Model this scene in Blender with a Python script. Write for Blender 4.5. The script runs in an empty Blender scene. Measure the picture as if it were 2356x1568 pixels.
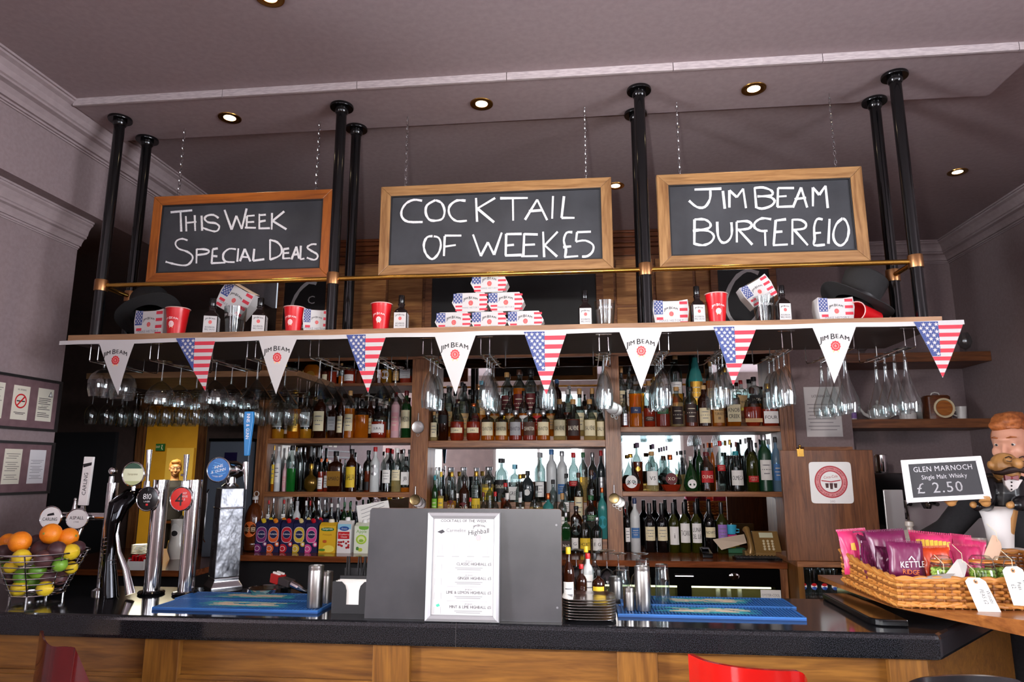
import bpy, math, random
from mathutils import Matrix, Vector, Euler
random.seed(7)
PI = math.pi
SC = bpy.context.scene
C = SC.collection

# ------------------------------------------------------------------ camera
F_PX, CAM_H = 1567.0, 1.58
PITCH = math.atan(294 / F_PX)
YAW = math.atan(167 / F_PX * math.cos(PITCH))
cam_d = bpy.data.cameras.new('camera')
cam_d.sensor_width = 36.0
cam_d.lens = 36.0 * F_PX / 2356
cam_d.clip_start = 0.05
cam = bpy.data.objects.new('camera', cam_d)
C.objects.link(cam)
cam.location = (0, 0, CAM_H)
cam.rotation_euler = (PI / 2 + PITCH, 0, YAW)
SC.camera = cam

# ------------------------------------------------------------------ world, lights, exposure
SC.view_settings.view_transform = 'Standard'
SC.view_settings.look = 'None'
SC.view_settings.gamma = 1.0
SC.view_settings.exposure = 0.2
SC.cycles.max_bounces = 8
SC.cycles.diffuse_bounces = 3
SC.cycles.glossy_bounces = 5
SC.cycles.transmission_bounces = 4
SC.cycles.transparent_max_bounces = 28
SC.cycles.caustics_reflective = False
SC.cycles.caustics_refractive = False
SC.cycles.use_denoising = True
SC.cycles.sample_clamp_indirect = 4.0
W = bpy.data.worlds.new('world')
SC.world = W
W.use_nodes = True
W.node_tree.nodes['Background'].inputs[0].default_value = (0.80, 0.88, 1.0, 1)
W.node_tree.nodes['Background'].inputs[1].default_value = 0.6

def light(name, kind, loc, energy, color=(1, 1, 1), size=0.1, rot=None, parent=None, **kw):
    d = bpy.data.lights.new(name, kind)
    d.energy = energy
    d.color = color
    if kind == 'AREA':
        d.size = size
    else:
        d.shadow_soft_size = size
    for k, v in kw.items():
        setattr(d, k, v)
    o = bpy.data.objects.new(name, d)
    C.objects.link(o)
    o.location = loc
    if rot:
        o.rotation_euler = rot
    if parent:
        o.parent = parent
    return o

# the photographer's flash, just above the camera
light('camera_flash', 'SPOT', (-0.12, 0.02, 1.84), 215, (1.0, 0.965, 0.93), 0.03,
      (PI / 2 + 0.0, 0, -0.04), spot_size=math.radians(76), spot_blend=1.0)

# ------------------------------------------------------------------ pixel helpers
_c, _s, _cp, _sp = math.cos(YAW), math.sin(YAW), math.cos(PITCH), math.sin(PITCH)
_R, _F, _U = (_c, _s, 0), (-_s * _cp, _c * _cp, _sp), (_s * _sp, -_c * _sp, _cp)
def ray(u, v):
    a, b = (u - 1178) / F_PX, (784 - v) / F_PX
    return [_F[i] + a * _R[i] + b * _U[i] for i in range(3)]
def at(u, v, Y):                       # the point of the plane y = Y seen at (u, v)
    d = ray(u, v); t = Y / d[1]
    return Vector((t * d[0], Y, CAM_H + t * d[2]))
def atz(u, v, Z):
    d = ray(u, v); t = (Z - CAM_H) / d[2]
    return Vector((t * d[0], t * d[1], Z))
def wid(u, v, px, Y):
    return (at(u + px / 2, v, Y) - at(u - px / 2, v, Y)).length

# ------------------------------------------------------------------ materials
def lin(h):
    h = h.lstrip('#')
    out = []
    for i in (0, 2, 4):
        x = int(h[i:i + 2], 16) / 255
        out.append(x / 12.92 if x <= 0.04045 else ((x + 0.055) / 1.055) ** 2.4)
    return (*out, 1.0)
_M = {}
def mat(hexc, rough=0.5, metal=0.0, emit=0.0, spec=0.5, key=''):
    k = (hexc, rough, metal, emit, spec, key)
    if k in _M: return _M[k]
    m = bpy.data.materials.new('m_%s' % hexc); m.use_nodes = True
    b = m.node_tree.nodes['Principled BSDF']
    b.inputs['Base Color'].default_value = lin(hexc)
    b.inputs['Roughness'].default_value = rough
    b.inputs['Metallic'].default_value = metal
    b.inputs['Specular IOR Level'].default_value = spec
    if emit:
        b.inputs['Emission Color'].default_value = lin(hexc)
        b.inputs['Emission Strength'].default_value = emit
    _M[k] = m
    return m
def noise_mat(name, c1, c2, scale=20, rough=0.6, bump=0.0, detail=6, stretch=(1, 1, 1), lo=0.35, hi=0.65, metal=0.0, bscale=None, spec=0.5):
    if name in _M: return _M[name]
    m = bpy.data.materials.new(name); m.use_nodes = True
    nt = m.node_tree; N = nt.nodes; L = nt.links
    b = N['Principled BSDF']
    tc = N.new('ShaderNodeTexCoord'); mp = N.new('ShaderNodeMapping')
    mp.inputs['Scale'].default_value = stretch
    L.new(tc.outputs['Object'], mp.inputs['Vector'])
    nz = N.new('ShaderNodeTexNoise'); nz.inputs['Scale'].default_value = scale; nz.inputs['Detail'].default_value = detail
    L.new(mp.outputs[0], nz.inputs['Vector'])
    cr = N.new('ShaderNodeValToRGB')
    cr.color_ramp.elements[0].position = lo; cr.color_ramp.elements[0].color = lin(c1)
    cr.color_ramp.elements[1].position = hi; cr.color_ramp.elements[1].color = lin(c2)
    L.new(nz.outputs['Fac'], cr.inputs['Fac']); L.new(cr.outputs[0], b.inputs['Base Color'])
    b.inputs['Roughness'].default_value = rough; b.inputs['Metallic'].default_value = metal
    b.inputs['Specular IOR Level'].default_value = spec
    if bump:
        nb = nz
        if bscale:
            nb = N.new('ShaderNodeTexNoise'); nb.inputs['Scale'].default_value = bscale
            L.new(mp.outputs[0], nb.inputs['Vector'])
        bp = N.new('ShaderNodeBump'); bp.inputs['Strength'].default_value = bump; bp.inputs['Distance'].default_value = 0.004
        L.new(nb.outputs['Fac'], bp.inputs['Height']); L.new(bp.outputs[0], b.inputs['Normal'])
    _M[name] = m
    return m
def wood(name, c1, c2, axis='x', scale=1.0, rough=0.35):
    k = name + axis
    if k in _M: return _M[k]
    m = bpy.data.materials.new(k); m.use_nodes = True
    nt = m.node_tree; N = nt.nodes; L = nt.links; b = N['Principled BSDF']
    tc = N.new('ShaderNodeTexCoord'); mp = N.new('ShaderNodeMapping')
    st = {'x': (1.2, 14, 14), 'y': (14, 1.2, 14), 'z': (14, 14, 1.2)}[axis]
    mp.inputs['Scale'].default_value = [q * scale for q in st]
    L.new(tc.outputs['Object'], mp.inputs['Vector'])
    n1 = N.new('ShaderNodeTexNoise'); n1.inputs['Scale'].default_value = 2.2; n1.inputs['Detail'].default_value = 8; n1.inputs['Distortion'].default_value = 1.2
    L.new(mp.outputs[0], n1.inputs['Vector'])
    n2 = N.new('ShaderNodeTexNoise'); n2.inputs['Scale'].default_value = 11; n2.inputs['Detail'].default_value = 4
    L.new(mp.outputs[0], n2.inputs['Vector'])
    mx = N.new('ShaderNodeMath'); mx.operation = 'MULTIPLY_ADD'; mx.inputs[1].default_value = 0.35
    L.new(n2.outputs['Fac'], mx.inputs[0]); L.new(n1.outputs['Fac'], mx.inputs[2])
    cr = N.new('ShaderNodeValToRGB')
    cr.color_ramp.elements[0].position = 0.48; cr.color_ramp.elements[0].color = lin(c1)
    cr.color_ramp.elements[1].position = 0.86; cr.color_ramp.elements[1].color = lin(c2)
    L.new(mx.outputs[0], cr.inputs['Fac']); L.new(cr.outputs[0], b.inputs['Base Color'])
    b.inputs['Roughness'].default_value = rough
    bp = N.new('ShaderNodeBump'); bp.inputs['Strength'].default_value = 0.12; bp.inputs['Distance'].default_value = 0.002
    L.new(mx.outputs[0], bp.inputs['Height']); L.new(bp.outputs[0], b.inputs['Normal'])
    _M[k] = m
    return m
def clearglass(tcol='#fbfdfd', edge=0.75, base=0.045, rough=0.02, rim='#b9bdbd'):
    """thin clear glass: see-through, mirror-like towards its rim"""
    k = ('clear', tcol, edge, base, rim)
    if k in _M: return _M[k]
    m = bpy.data.materials.new('clear_glass'); m.use_nodes = True
    nt = m.node_tree; N = nt.nodes; L = nt.links
    out = N['Material Output']; N.remove(N['Principled BSDF'])
    gl_ = N.new('ShaderNodeBsdfGlossy'); gl_.inputs['Roughness'].default_value = rough
    gl_.inputs['Color'].default_value = (.95, .96, .96, 1)
    tr = N.new('ShaderNodeBsdfTransparent')
    lw = N.new('ShaderNodeLayerWeight'); lw.inputs[0].default_value = 0.4
    er = N.new('ShaderNodeValToRGB')
    er.color_ramp.elements[0].position = 0.35; er.color_ramp.elements[0].color = lin(tcol)
    er.color_ramp.elements[1].position = 0.95; er.color_ramp.elements[1].color = lin(rim)
    L.new(lw.outputs['Facing'], er.inputs['Fac']); L.new(er.outputs[0], tr.inputs[0])
    pw = N.new('ShaderNodeMath'); pw.operation = 'POWER'; pw.inputs[1].default_value = 3.0
    L.new(lw.outputs['Facing'], pw.inputs[0])
    ma = N.new('ShaderNodeMath'); ma.operation = 'MULTIPLY_ADD'; ma.use_clamp = True
    ma.inputs[1].default_value = edge; ma.inputs[2].default_value = base
    L.new(pw.outputs[0], ma.inputs[0])
    mx = N.new('ShaderNodeMixShader')
    L.new(ma.outputs[0], mx.inputs[0]); L.new(tr.outputs[0], mx.inputs[1]); L.new(gl_.outputs[0], mx.inputs[2])
    L.new(mx.outputs[0], out.inputs['Surface'])
    _M[k] = m
    return m
def glassy(tint, alpha=0.10, rough=0.03, edge=0.55, tcol=None):
    """blown glass or glass with liquid: see-through with a body colour and a bright rim"""
    k = ('glass', tint, alpha, rough, edge, tcol)
    if k in _M: return _M[k]
    m = bpy.data.materials.new('glass_' + tint); m.use_nodes = True
    nt = m.node_tree; N = nt.nodes; L = nt.links
    b = N['Principled BSDF']; out = N['Material Output']
    b.inputs['Base Color'].default_value = lin(tint); b.inputs['Roughness'].default_value = rough
    b.inputs['Specular IOR Level'].default_value = 0.8
    tr = N.new('ShaderNodeBsdfTransparent'); tr.inputs[0].default_value = lin(tcol or tint)
    lw = N.new('ShaderNodeLayerWeight'); lw.inputs[0].default_value = 0.35
    pw = N.new('ShaderNodeMath'); pw.operation = 'POWER'; pw.inputs[1].default_value = 2.2
    L.new(lw.outputs['Facing'], pw.inputs[0])
    ma = N.new('ShaderNodeMath'); ma.operation = 'MULTIPLY_ADD'; ma.use_clamp = True
    ma.inputs[1].default_value = edge; ma.inputs[2].default_value = alpha
    L.new(pw.outputs[0], ma.inputs[0])
    mx = N.new('ShaderNodeMixShader')
    L.new(ma.outputs[0], mx.inputs[0]); L.new(tr.outputs[0], mx.inputs[1]); L.new(b.outputs[0], mx.inputs[2])
    L.new(mx.outputs[0], out.inputs['Surface'])
    _M[k] = m
    return m
CHROME = mat('#d8d8da', 0.10, 1.0)
STEEL = mat('#b9b6b4', 0.28, 1.0)
BRASS = mat('#c79a4a', 0.20, 1.0)
AGED = mat('#9a6f4a', 0.35, 1.0)
BLACK = mat('#070708', 0.13)
MATTE = mat('#141214', 0.6)
WHITE = mat('#f2efec', 0.5)
PAPER = mat('#efece8', 0.7)
INK = mat('#1d1a1c', 0.7)
GREY_INK = mat('#77757a', 0.7)
RED = mat('#c9151c', 0.3)
SEAL = mat('#c0272c', 0.45)
CLEAR = clearglass('#c6cfcd', .75, .07, .02, '#3a4244')
GLASS = clearglass('#f0f4f4', .95, .09, .07, '#d0d5d5')

# ------------------------------------------------------------------ glyphs
_G = {}
def glyph(ch):
    if ch in _G: return _G[ch]
    cu = bpy.data.curves.new('g', 'FONT'); cu.body = ch; cu.resolution_u = 2; cu.size = 1.0
    o = bpy.data.objects.new('g', cu); C.objects.link(o)
    dg = bpy.context.evaluated_depsgraph_get(); dg.update()
    me = o.evaluated_get(dg).to_mesh()
    vs = [(v.co.x, v.co.y) for v in me.vertices]; fs = [tuple(p.vertices) for p in me.polygons]
    o.evaluated_get(dg).to_mesh_clear()
    bpy.data.objects.remove(o); bpy.data.curves.remove(cu)
    x0 = min((v[0] for v in vs), default=0); x1 = max((v[0] for v in vs), default=0.25)
    _G[ch] = ([(x - x0, y) for x, y in vs], fs, x1 - x0)
    return _G[ch]
CAP = 0.69          # cap height of the built-in font at size 1

# ------------------------------------------------------------------ mesh builder
class MB:
    def __init__(self): self.v, self.f, self.m, self.X = [], [], [], None
    def add(self, vs, fs, m):
        n = len(self.v)
        if self.X is not None: vs = [self.X @ Vector(p) for p in vs]
        self.v.extend(tuple(p) for p in vs)
        self.f.extend(tuple(i + n for i in q) for q in fs)
        if isinstance(m, list): self.m.extend(m)
        else: self.m.extend([m] * len(fs))
        return self
    def box(self, x0, x1, y0, y1, z0, z1, m):
        vs = [(x, y, z) for z in (z0, z1) for y in (y0, y1) for x in (x0, x1)]
        return self.add(vs, [(0, 2, 3, 1), (4, 5, 7, 6), (0, 1, 5, 4), (2, 6, 7, 3), (0, 4, 6, 2), (1, 3, 7, 5)], m)
    def poly(self, pts, m):
        return self.add(pts, [tuple(range(len(pts)))], m)
    def ext(self, pts, vec, m, m2=None):           # extruded polygon
        n = len(pts); vec = Vector(vec)
        top = [tuple(Vector(p) + vec) for p in pts]
        fs = [tuple(range(n)), tuple(range(2 * n - 1, n - 1, -1))]
        fs += [(i, i + n, (i + 1) % n + n, (i + 1) % n) for i in range(n)]
        return self.add(list(pts) + top, fs, m if m2 is None else [m2, m] + [m] * n)
    def loft(self, rings, m, cap=True):            # closed rings of equal length
        n = len(rings[0]); vs = [p for r in rings for p in r]; fs = []
        for k in range(len(rings) - 1):
            for i in range(n):
                j = (i + 1) % n
                fs.append((k * n + i, k * n + j, (k + 1) * n + j, (k + 1) * n + i))
        if cap:
            fs.append(tuple(range(n - 1, -1, -1))); fs.append(tuple(range((len(rings) - 1) * n, len(rings) * n)))
        return self.add(vs, fs, m)
    def lathe(self, prof, m, seg=20, c=(0, 0, 0), n=2.0, ky=1.0, ribs=0):
        vs, fs, ms = [], [], []
        sec = [section(2 * PI * i / seg, n, ky) for i in range(seg)]
        idx = []
        for r, z in prof:
            if r < 1e-6:
                idx.append([len(vs)]); vs.append((c[0], c[1], c[2] + z))
            else:
                idx.append(list(range(len(vs), len(vs) + seg)))
                for i, (a, b) in enumerate(sec):
                    q = r * (1 + (ribs if i % 2 else -ribs))
                    vs.append((c[0] + q * a, c[1] + q * b, c[2] + z))
        for k in range(len(prof) - 1):
            A, B = idx[k], idx[k + 1]
            mm = m((prof[k][1] + prof[k + 1][1]) / 2, k) if callable(m) else m
            for i in range(seg):
                j = (i + 1) % seg
                if len(A) == 1 and len(B) == 1: continue
                if len(A) == 1: q = (A[0], B[j], B[i])
                elif len(B) == 1: q = (A[i], A[j], B[0])
                else: q = (A[i], A[j], B[j], B[i])
                fs.append(q); ms.append(mm)
        return self.add(vs, fs, ms)
    def ball(self, c, r, m, seg=14, rings=8, sx=1, sy=1, sz=1):
        prof = [(r * math.sin(PI * k / rings), -r * math.cos(PI * k / rings)) for k in range(rings + 1)]
        prof[0] = (0, -r); prof[-1] = (0, r)
        k0 = len(self.v); X, self.X = self.X, None
        self.lathe(prof, m, seg)
        self.X = X
        for i in range(k0, len(self.v)):
            x, y, z = self.v[i]
            p = Vector((x * sx + c[0], y * sy + c[1], z * sz + c[2]))
            self.v[i] = tuple(X @ p) if X is not None else tuple(p)
        return self
    def tube(self, pts, r, m, seg=8, closed=False, cap=True):
        P = [Vector(p) for p in pts]; n = len(P); rings = []
        up = None
        for i in range(n):
            a = P[(i - 1) % n] if (closed or i > 0) else P[i]
            b = P[(i + 1) % n] if (closed or i < n - 1) else P[i]
            t = (b - a).normalized()
            if up is None:
                up = Vector((0, 0, 1)) if abs(t.z) < 0.9 else Vector((1, 0, 0))
            s = t.cross(up)
            if s.length < 1e-5: s = t.cross(Vector((0.3, 1, 0.2)))
            s.normalize(); u = s.cross(t).normalized(); up = u
            rr = r[i] if isinstance(r, (list, tuple)) else r
            rings.append([tuple(P[i] + rr * (math.cos(2 * PI * k / seg) * s + math.sin(2 * PI * k / seg) * u)) for k in range(seg)])
        if closed: rings.append(rings[0])
        return self.loft(rings, m, cap and not closed)
    def text(self, s, h, fn, m, gap=0.09, align='c', sx=1.0, space=0.36):
        k = h / CAP; x = 0; out = []
        for ch in s:
            if ch == ' ': x += space * k * sx; continue
            vs, fs, w = glyph(ch)
            out.append((x, vs, fs)); x += (w + gap) * k * sx
        x -= gap * k * sx
        off = {'c': -x / 2, 'l': 0, 'r': -x}[align]
        for x0, vs, fs in out:
            self.add([fn(x0 + off + px * k * sx, py * k) for px, py in vs], fs, m)
        return x
    def stroke(self, pts, w, fn, m, smooth=True):
        if smooth and len(pts) > 3:
            q = []
            for i in range(len(pts) - 1):
                p0, p1, p2, p3 = pts[max(i - 1, 0)], pts[i], pts[i + 1], pts[min(i + 2, len(pts) - 1)]
                for t in (0, 0.34, 0.67):
                    q.append(tuple(0.5 * (2 * p1[a] + (p2[a] - p0[a]) * t + (2 * p0[a] - 5 * p1[a] + 4 * p2[a] - p3[a]) * t * t + (3 * p1[a] - p0[a] - 3 * p2[a] + p3[a]) * t ** 3) for a in (0, 1)))
            q.append(pts[-1]); pts = q
        L, R_ = [], []
        for i in range(len(pts)):
            a = pts[max(i - 1, 0)]; b = pts[min(i + 1, len(pts) - 1)]
            dx, dy = b[0] - a[0], b[1] - a[1]; d = math.hypot(dx, dy) or 1
            ww = w / 2 * random.uniform(0.75, 1.2)
            L.append((pts[i][0] - dy / d * ww, pts[i][1] + dx / d * ww)); R_.append((pts[i][0] + dy / d * ww, pts[i][1] - dx / d * ww))
        n = len(pts)
        return self.add([fn(*p) for p in L] + [fn(*p) for p in R_], [(i, i + 1, n + i + 1, n + i) for i in range(n - 1)], m)
    def build(self, name, parent=None, loc=None, smooth=True, bevel=0, label=None, sharp=0.6):
        me = bpy.data.meshes.new(name)
        me.from_pydata(self.v, [], self.f)
        mats = []
        for m in self.m:
            if m not in mats: mats.append(m)
        ix = {m: i for i, m in enumerate(mats)}
        for m in mats: me.materials.append(m)
        me.polygons.foreach_set('material_index', [ix[m] for m in self.m])
        if smooth:
            me.shade_smooth(); me.set_sharp_from_angle(angle=sharp)
        me.update()
        o = bpy.data.objects.new(name, me); C.objects.link(o)
        if parent: o.parent = parent
        if loc is not None: o.location = loc
        if bevel:
            b = o.modifiers.new('edge', 'BEVEL'); b.width = bevel; b.segments = 2; b.limit_method = 'ANGLE'
        if label: o['label'] = label
        return o
def section(t, n=2.0, ky=1.0):
    c, s = math.cos(t), math.sin(t)
    if n == 2.0: return (c, s * ky)
    e = 2.0 / n
    return (math.copysign(abs(c) ** e, c), math.copysign(abs(s) ** e, s) * ky)

def tag(o, label, cat, group=None, kind=None):
    if label: o['label'] = label
    if cat: o['category'] = cat
    if group: o['group'] = group
    if kind: o['kind'] = kind
    return o
def thing(name, label, cat, loc=(0, 0, 0), rotz=0.0, group=None):
    o = bpy.data.objects.new(name, None); C.objects.link(o)
    o.location = loc; o.rotation_euler = (0, 0, rotz); o.empty_display_size = 0.05
    return tag(o, label, cat, group)
def struct(mb, name, **kw):
    o = mb.build(name, **kw); o['kind'] = 'structure'; return o
def dup(root, loc=None, rot=None, label=None, group=None):
    def cp(o, par):
        c = o.copy(); C.objects.link(c)
        if par: c.parent = par
        for ch in [x for x in KIDS.get(o.name, [])]: cp(ch, c)
        return c
    KIDS = {}
    def walk(o):
        KIDS[o.name] = list(o.children)
        for k in o.children: walk(k)
    walk(root)
    r = cp(root, None)
    if loc is not None: r.location = loc
    if rot is not None: r.rotation_euler = rot
    if label: r['label'] = label
    if group: r['group'] = group
    return r
ORD = 'first second third fourth fifth sixth seventh eighth ninth tenth eleventh twelfth thirteenth fourteenth fifteenth sixteenth seventeenth eighteenth nineteenth twentieth'.split()
# ------------------------------------------------------------------ setting
ZC, ZP = 3.249, 3.218
PLASTER = noise_mat('plaster_mauve', '#867475', '#8e7c7d', 60, 0.75, 0.06, bscale=180)
CEIL = noise_mat('ceiling_mauve', '#978587', '#9f8d8f', 40, 0.8, 0.04, bscale=160)
TRIMP = noise_mat('trim_paint', '#988788', '#a08f90', 30, 0.6)
STRIP = noise_mat('strip_paint', '#a89a9b', '#c2b5b5', 30, 0.6, stretch=(1, 6, 6))
DKWALL = noise_mat('shaded_brown_wall', '#45352f', '#4d3c36', 20, 0.7)  # the passage's shadow is put into this dark brown
OAK = wood('oak', '#5a3512', '#855822', 'x', 1.0, 0.35)
OAKV = wood('oak', '#5a3512', '#855822', 'z', 1.0, 0.35)
WAL = wood('walnut', '#66391f', '#a26b42', 'x', 1.3, 0.38)
WALV = wood('walnut', '#66391f', '#a26b42', 'z', 1.3, 0.38)
PALE = wood('ash', '#7a522c', '#a67c4e', 'x', 1.4, 0.4)
PALEV = wood('ash', '#7a522c', '#a67c4e', 'z', 1.4, 0.4)
TEAK = wood('teak', '#7a3d10', '#a85e20', 'x', 1.2, 0.3)
TEAKV = wood('teak', '#7a3d10', '#a85e20', 'z', 1.2, 0.3)
GRANITE = noise_mat('granite', '#0d0d0f', '#36363b', 420, 0.10, 0, 2, lo=0.42, hi=0.78)
MIRROR = mat('#e8ebec', 0.015, 1.0)

def room():
    struct(MB().box(-9.3, 4.7, -2.8, 11.1, -0.1, 0, noise_mat('floor_boards', '#3a2a20', '#5a4232', 6, 0.5, stretch=(1, 12, 1))), 'floor')
    struct(MB().box(-6.2, 4.7, -2.8, 5.6, ZC, ZC + 0.1, CEIL), 'ceiling')
    # dropped ceiling panel with its pale front strip
    struct(MB().box(-2.30, 1.828, 2.652, 2.995, ZP, ZC + 0.001, CEIL), 'trim_1')
    b = MB()
    x = -2.30
    for k, w in enumerate((0.72, 0.62, 0.66, 0.7, 0.6, 0.75, 0.6)):
        b.box(x + 0.0015, min(x + w, 4.6) - 0.0015, 2.640, 2.652, ZP - 0.004, ZC - 0.0005, STRIP); x += w
    struct(b, 'trim_2')
    # upper left bulkhead and the lower wall that carries the notice boards
    struct(MB().box(-4.7, -2.42, 1.0, 5.05, 2.823, ZC - 0.0005, PLASTER), 'wall_left_bulkhead')
    struct(MB().box(-2.70, -2.56, 1.0, 3.09, 0, 2.823, PLASTER), 'wall_left')
    def cornice(name, x0, sx, prof, y0, y1):
        struct(MB().ext([(x0 + sx * a, y0, z) for a, z in prof], (0, y1 - y0, 0), TRIMP), name, smooth=False)
    def cprof(zt, h, d):
        q = [(0, 1), (1, 1), (1, .93), (.93, .93), (.93, .86), (.80, .80), (.68, .66), (.62, .5), (.56, .47), (.56, .40), (.40, .36), (.28, .24), (.22, .12), (.12, .12), (.12, .05), (.05, .05), (.05, 0), (0, 0)]
        return [(a * d, zt - h + b_ * h) for a, b_ in q]
    cornice('trim_3', -2.42, 1, cprof(ZC - .0005, 0.145, 0.137), 1.0, 4.70)
    cornice('trim_4', -2.56, 1, cprof(2.8225, 0.142, 0.078), 1.0, 3.09)
    cornice('trim_5', 2.76, -1, cprof(ZC - .0005, 0.15, 0.13), 1.5, 5.25)
    struct(MB().ext([(1.77, 5.25 - a, z) for a, z in cprof(ZC - .0005, 0.15, 0.13)], (0.99, 0, 0), TRIMP), 'trim_6', smooth=False)
    # passage behind the left wall, with a doorway to a yellow corridor
    b = MB()
    b.box(-4.7, -3.44, 5.0, 5.1, 0, 2.823, DKWALL).box(-2.88, -2.25, 5.0, 5.1, 0, 2.823, DKWALL).box(-3.44, -2.88, 5.0, 5.1, 2.12, 2.823, DKWALL)
    b.box(-4.8, -4.7, 3.0, 5.1, 0, 2.823, DKWALL).box(-4.7, -2.70, 2.99, 3.089, 0, 2.823, DKWALL)
    struct(b, 'wall_passage')
    YEL = noise_mat('yellow_paint', '#b98d1c', '#c0931f', 5, 0.7)
    for nm_, q in (('wall_corridor_back', (-9.2, -2.3, 11.0, 11.1, 0, 2.7)), ('wall_corridor_left', (-9.3, -9.2, 5.1, 11.1, 0, 2.7)), ('wall_corridor_right', (-2.3, -2.25, 5.1, 11.0, 0, 2.7)), ('wall_corridor_front', (-9.2, -4.7, 5.101, 5.12, 0, 2.7))):
        struct(MB().box(*q, YEL), nm_)
    struct(MB().box(-9.2, -2.3, 5.12, 11.0, 2.7, 2.75, mat('#c9b98a', 0.8)), 'ceiling_corridor')
    e = MB().box(at(388, 1000, 10.95).x, at(450, 1000, 10.95).x, 10.94, 10.985, 0, at(400, 1030, 10.95).z, noise_mat('cream_door', '#d4b24c', '#dcbb55', 4, 0.6))
    o = struct(e, 'door_1', smooth=False)
    # door of the dark passage
    struct(MB().box(-4.10, -3.60, 4.96, 4.998, 0, 1.86, mat('#252426', 0.45)), 'door_2', smooth=False)
    tag(MB().box(0, 0.06, 0, 0.02, 0, 2.12, WALV).box(0.5, 0.56, 0, 0.02, 0, 2.12, WALV).box(0.06, 0.5, 0, 0.02, 2.06, 2.12, WAL).build('trim_7', loc=(-3.44, 4.979, 0), smooth=False), None, None, kind='structure')
    # right end
    struct(MB().box(1.348, 1.77, 4.75, 5.4, 0, ZC - .0005, PLASTER).box(1.77, 2.9, 5.25, 5.4, 0, ZC - .0005, PLASTER), 'wall_back', smooth=False)
    struct(MB().box(-2.25, 1.348, 4.83, 5.0, 0, ZC - .0005, DKWALL), 'wall_back_bar')
    struct(MB().box(2.76, 2.9, 1.5, 5.25, 0, ZC - .0005, PLASTER), 'wall_right')
    # the rest of the pub behind the camera: side walls and the window wall that the mirrors show
    DK = noise_mat('dado_brown', '#4b3a36', '#574440', 8, 0.7)
    b = MB().box(-6.2, -6.0, -2.6, 1.0, 0, ZC - .0005, DK).box(4.5, 4.7, -2.6, 1.5, 0, ZC - .0005, DK)
    b.box(-6.0, -2.70, 0.999, 1.14, 0, ZC - .0005, DK).box(2.9, 4.5, 1.5, 1.64, 0, ZC - .0005, DK)
    struct(b, 'wall_side')
    wins = [(-4.55, -3.70), (-1.62, 0.0), (0.62, 1.72), (2.30, 2.98)]
    z0, z1 = 1.30, 2.95
    b = MB().box(-6.2, 4.7, -2.8, -2.6, 0, z0, DK).box(-6.2, 4.7, -2.8, -2.6, z1, ZC - .0005, DK)
    xs = [-6.2] + [x for w in wins for x in w] + [4.7]
    for i in range(0, len(xs), 2): b.box(xs[i], xs[i + 1], -2.8, -2.6, z0, z1, DK)
    struct(b, 'wall_front')
    sky = mat('#f3f7ff', 0.5, 0, 3.4, key='daylight')
    fr = mat('#d8d2cc', 0.5)
    for i, (a, c) in enumerate(wins):
        f = MB()
        t = 0.05
        f.box(a, a + t, -2.74, -2.66, z0, z1, fr).box(c - t, c, -2.74, -2.66, z0, z1, fr).box(a + t, c - t, -2.74, -2.66, z0, z0 + t, fr).box(a + t, c - t, -2.74, -2.66, z1 - t, z1, fr)
        f.box(a + t, c - t, -2.73, -2.67, 2.42, 2.46, fr)
        if c - a > 1.3: f.box((a + c) / 2 - .025, (a + c) / 2 + .025, -2.73, -2.67, z0 + t, z1 - t, fr)
        w = struct(f, 'window_%d' % (i + 1), smooth=False)
        MB().box(a + .01, c - .01, -2.712, -2.706, z0 + .01, z1 - .01, sky).build('pane', w)
    # unseen glowing windows added in the side walls to raise the ambient light
    for n_, xx, s_, ya, yb, e in ((5, 4.499, -1, -2.3, 1.3, 17.0), (6, -5.999, 1, -2.3, 0.7, 72.0)):
        f = MB(); x_ = sorted((xx, xx + s_ * .06)); za, zb = .9, 2.95
        for q in ((ya, ya + .06, za, zb), (yb - .06, yb, za, zb), (ya + .06, yb - .06, za, za + .06), (ya + .06, yb - .06, zb - .06, zb), ((ya + yb) / 2 - .03, (ya + yb) / 2 + .03, za + .06, zb - .06)):
            f.box(x_[0], x_[1], *q, fr)
        w = struct(f, 'window_%d' % n_, smooth=False)
        MB().box(min(xx + s_ * .02, xx + s_ * .028), max(xx + s_ * .02, xx + s_ * .028), ya + .01, yb - .01, za + .01, zb - .01, mat('#f3f7ff', .5, 0, e, key='daylight')).build('pane', w)
room()

# ------------------------------------------------------------------ ceiling downlights
def downlight(loc, label, e):
    t = thing('downlight', label, 'ceiling light', loc, 0, 'ceiling downlights')
    MB().lathe([(0.028, -.002), (0.045, -0.006), (0.052, -0.004), (0.053, 0.0), (0.028, 0.0), (0.028, -.002)], mat('#a5793c', 0.25, 1.0), 28).build('rim', t)
    MB().lathe([(0, -0.0035), (0.015, -0.0035), (0.027, -0.0015), (0.027, 0)], mat('#ffe6b8', 0.5, 0, 22, key='bulb'), 20).build('bulb', t)
    light('lamp_light', 'SPOT', (0, 0, -0.015), e, (1, 0.78, 0.5), 0.025, None, t, spot_size=math.radians(120), spot_blend=0.7)
downlight((-1.644, 2.828, ZP), 'brass rimmed downlight in the dropped ceiling panel above the special deals chalkboard', 5)
downlight((-0.436, 2.828, ZP), 'brass rimmed downlight in the dropped panel above the cocktail chalkboard', 5)
downlight((0.770, 2.828, ZP), 'brass rimmed downlight in the dropped panel above the burger chalkboard', 5)
downlight((0.217, 3.889, ZC), 'small downlight half hidden by the corner of the cocktail chalkboard', 5)
downlight((2.155, 3.898, ZC), 'downlight in the dark ceiling over the corner by the coffee machine', 5)
downlight((-1.096, 2.080, ZC), 'downlight cut by the top edge of the photo in the front ceiling', 3)

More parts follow.
